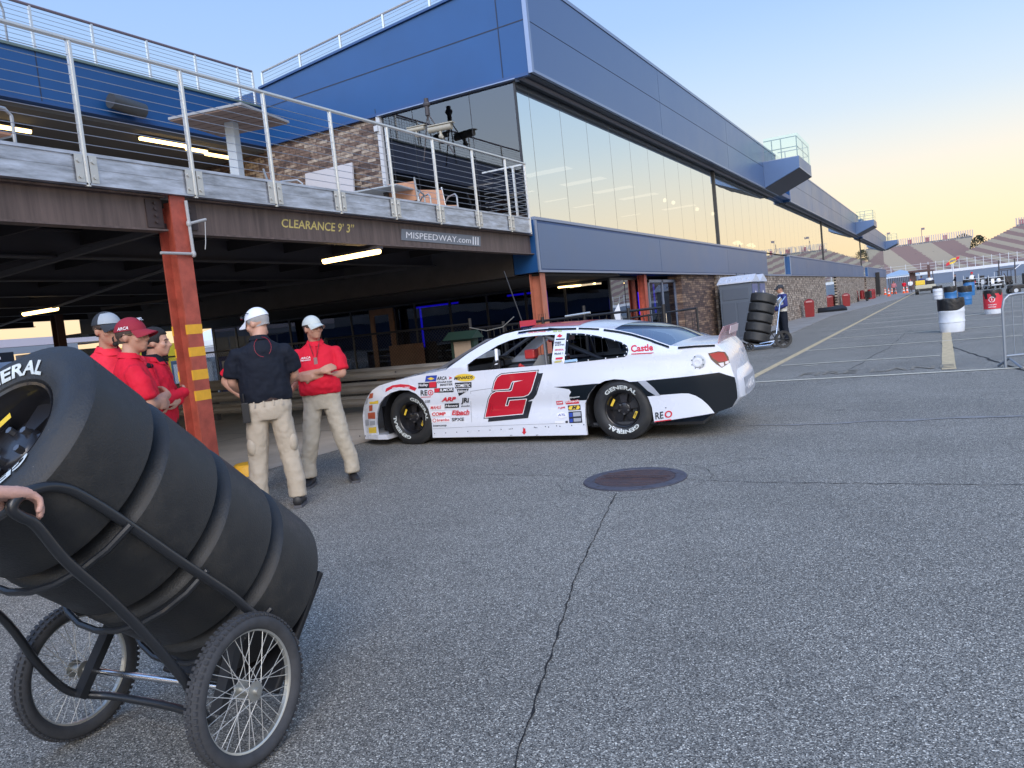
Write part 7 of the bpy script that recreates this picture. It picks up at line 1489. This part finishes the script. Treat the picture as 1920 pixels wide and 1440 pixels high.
S1 = stand('left grandstand with broad maroon and cream diagonal seat stripes, in the distance', (-75, 330), (7, 318), 24, 3.2, 15.2, 15, 1.35, slant=0, posts=110)
S2 = stand('right grandstand with thin maroon and cream seat bands, in the distance', (-6, 312), (125, 262), 24, 3.4, 16.4, 7, 3.0, rows=30, slant=22, posts=150)
S3 = stand('far right grandstand continuing round the track, seen reflected in the windows', (127, 262), (190, 190), 24, 3.4, 17.0, 7, 3.0, posts=80)
t = thing('track_wall', 'long white outer track wall below the grandstands', 'wall', (0, 0, 0)); m = M()
pts = [(-140, 318), (-6, 300), (60, 280), (122, 250), (185, 180)]
for i in range(4):
    a, b = pts[i], pts[i+1]; m.beam((a[0], a[1]-3, 3.5), (b[0], b[1]-3, 3.5), .5, 1.1)
m.build('wall', wall_gr, t)
m = M(); inner = [(-140, 285), (-6, 262), (52, 244), (105, 222), (160, 165)]
for i in range(4): m.add([(inner[i][0], inner[i][1], .02), (inner[i+1][0], inner[i+1][1], .02), (pts[i+1][0], pts[i+1][1]-3.2, 3.2), (pts[i][0], pts[i][1]-3.2, 3.2)], [(0, 1, 2, 3)])
struct(m, 'banked_track', banking)
t = thing('catch_fence', 'tall grey catch fence posts along the track wall under the grandstands', 'fence'); m = M()
for i in range(4):
    for k in range(30): f = k/30; x, y = pts[i][0]*(1-f)+pts[i+1][0]*f, pts[i][1]*(1-f)+pts[i+1][1]*f; m.box(x-.08, x+.08, y-3.1, y-2.9, 4, 7.2)
    for z in (5, 5.9, 6.8): m.beam((pts[i][0], pts[i][1]-3, z), (pts[i+1][0], pts[i+1][1]-3, z), .04, .08)
m.build('posts', grey_l, t)
# pit wall structures ahead
t = thing('pit_stand', 'brown roofed pit stand beyond the yellow cart', 'stand', (-3.0, 150, 0)); m = M(); m.box(-1.9, 1.2, -1.5, 1.5, 2.9, 3.2); m.box(.9, 1.3, -.3, .3, 0, 3.9); m.box(-1.8, -.9, -.3, .3, 0, 2.9); m.build('frame', mat('brown_stand', (.10, .055, .05), .7), t)
m = M()
for x in (-30, -20, -10, -1, 4, 14, 22): m.tube([(x, 0, 0), (x, 0, 9)], .12, 6)
t = thing('lot_posts', None, None) if 0 else None
# dark trees seen only in the glass reflection and behind the stand gap
tr_m = mat('far_foliage', (.035, .05, .03), .9, var=.5, vscale=.6)
def tree(lab, p, h, seed):
    random.seed(seed); t = thing('tree', lab, 'tree', p, 0, 'trees beyond the grandstand'); m = M(); m.tube([(0, 0, 0), (.1, 0, h*.5), (0, .1, h*.8)], [.35, .22, .08], 7); m.build('trunk', dark_steel, t); m = M()
    for k in range(900):
        u = random.random(); r_ = h*.38*math.sqrt(random.random())*math.sin(math.pi*(.15+.8*u)); a = random.uniform(0, 6.28); c = Vector((r_*math.cos(a), r_*math.sin(a), h*(.25+.75*u))); s_ = random.uniform(.25, .6); n1 = Vector((random.gauss(0, 1), random.gauss(0, 1), random.gauss(0, 1))).normalized(); n2 = n1.cross(Vector((random.gauss(0, 1), 1, .3))).normalized(); m.add([c+n1*s_, c+n2*s_, c-n1*s_*.8], [(0, 1, 2)])
    m.build('crown', tr_m, t)
for i, (x, y, h) in enumerate(((7.5, 345, 17), (13, 352, 16), (150, 240, 15), (162, 246, 17), (176, 236, 14))):
    tree(['dark tree in the gap between the two grandstands, left', 'dark tree in the gap between the two grandstands, right', 'dark tree right of the stands, left of three', 'dark tree right of the stands, middle of three', 'dark tree right of the stands, right of three'][i], (x, y, 0), h, i)

# low paddock garages behind the camera, mirrored in the lobby glazing
t = thing('paddock_garages', 'low white and blue paddock garages behind the photographer, seen only as reflections', 'building', (-45, -46, 0))
m = M(); m.box(-60, 42, -8, 0, 0, 3.4); m.build('wall', mat('garage_blue', (.05, .10, .22), .7, var=.4, vscale=.2), t)
m = M(); m.box(-60, 42, -8, .1, 3.4, 5.2); m.build('white_band', mat('garage_white', (.42, .42, .44), .7, var=.3, vscale=.3), t); m = M(); m.box(-60.2, 42.2, -8.2, .4, 5.2, 5.5); m.build('roof', grey_l, t)
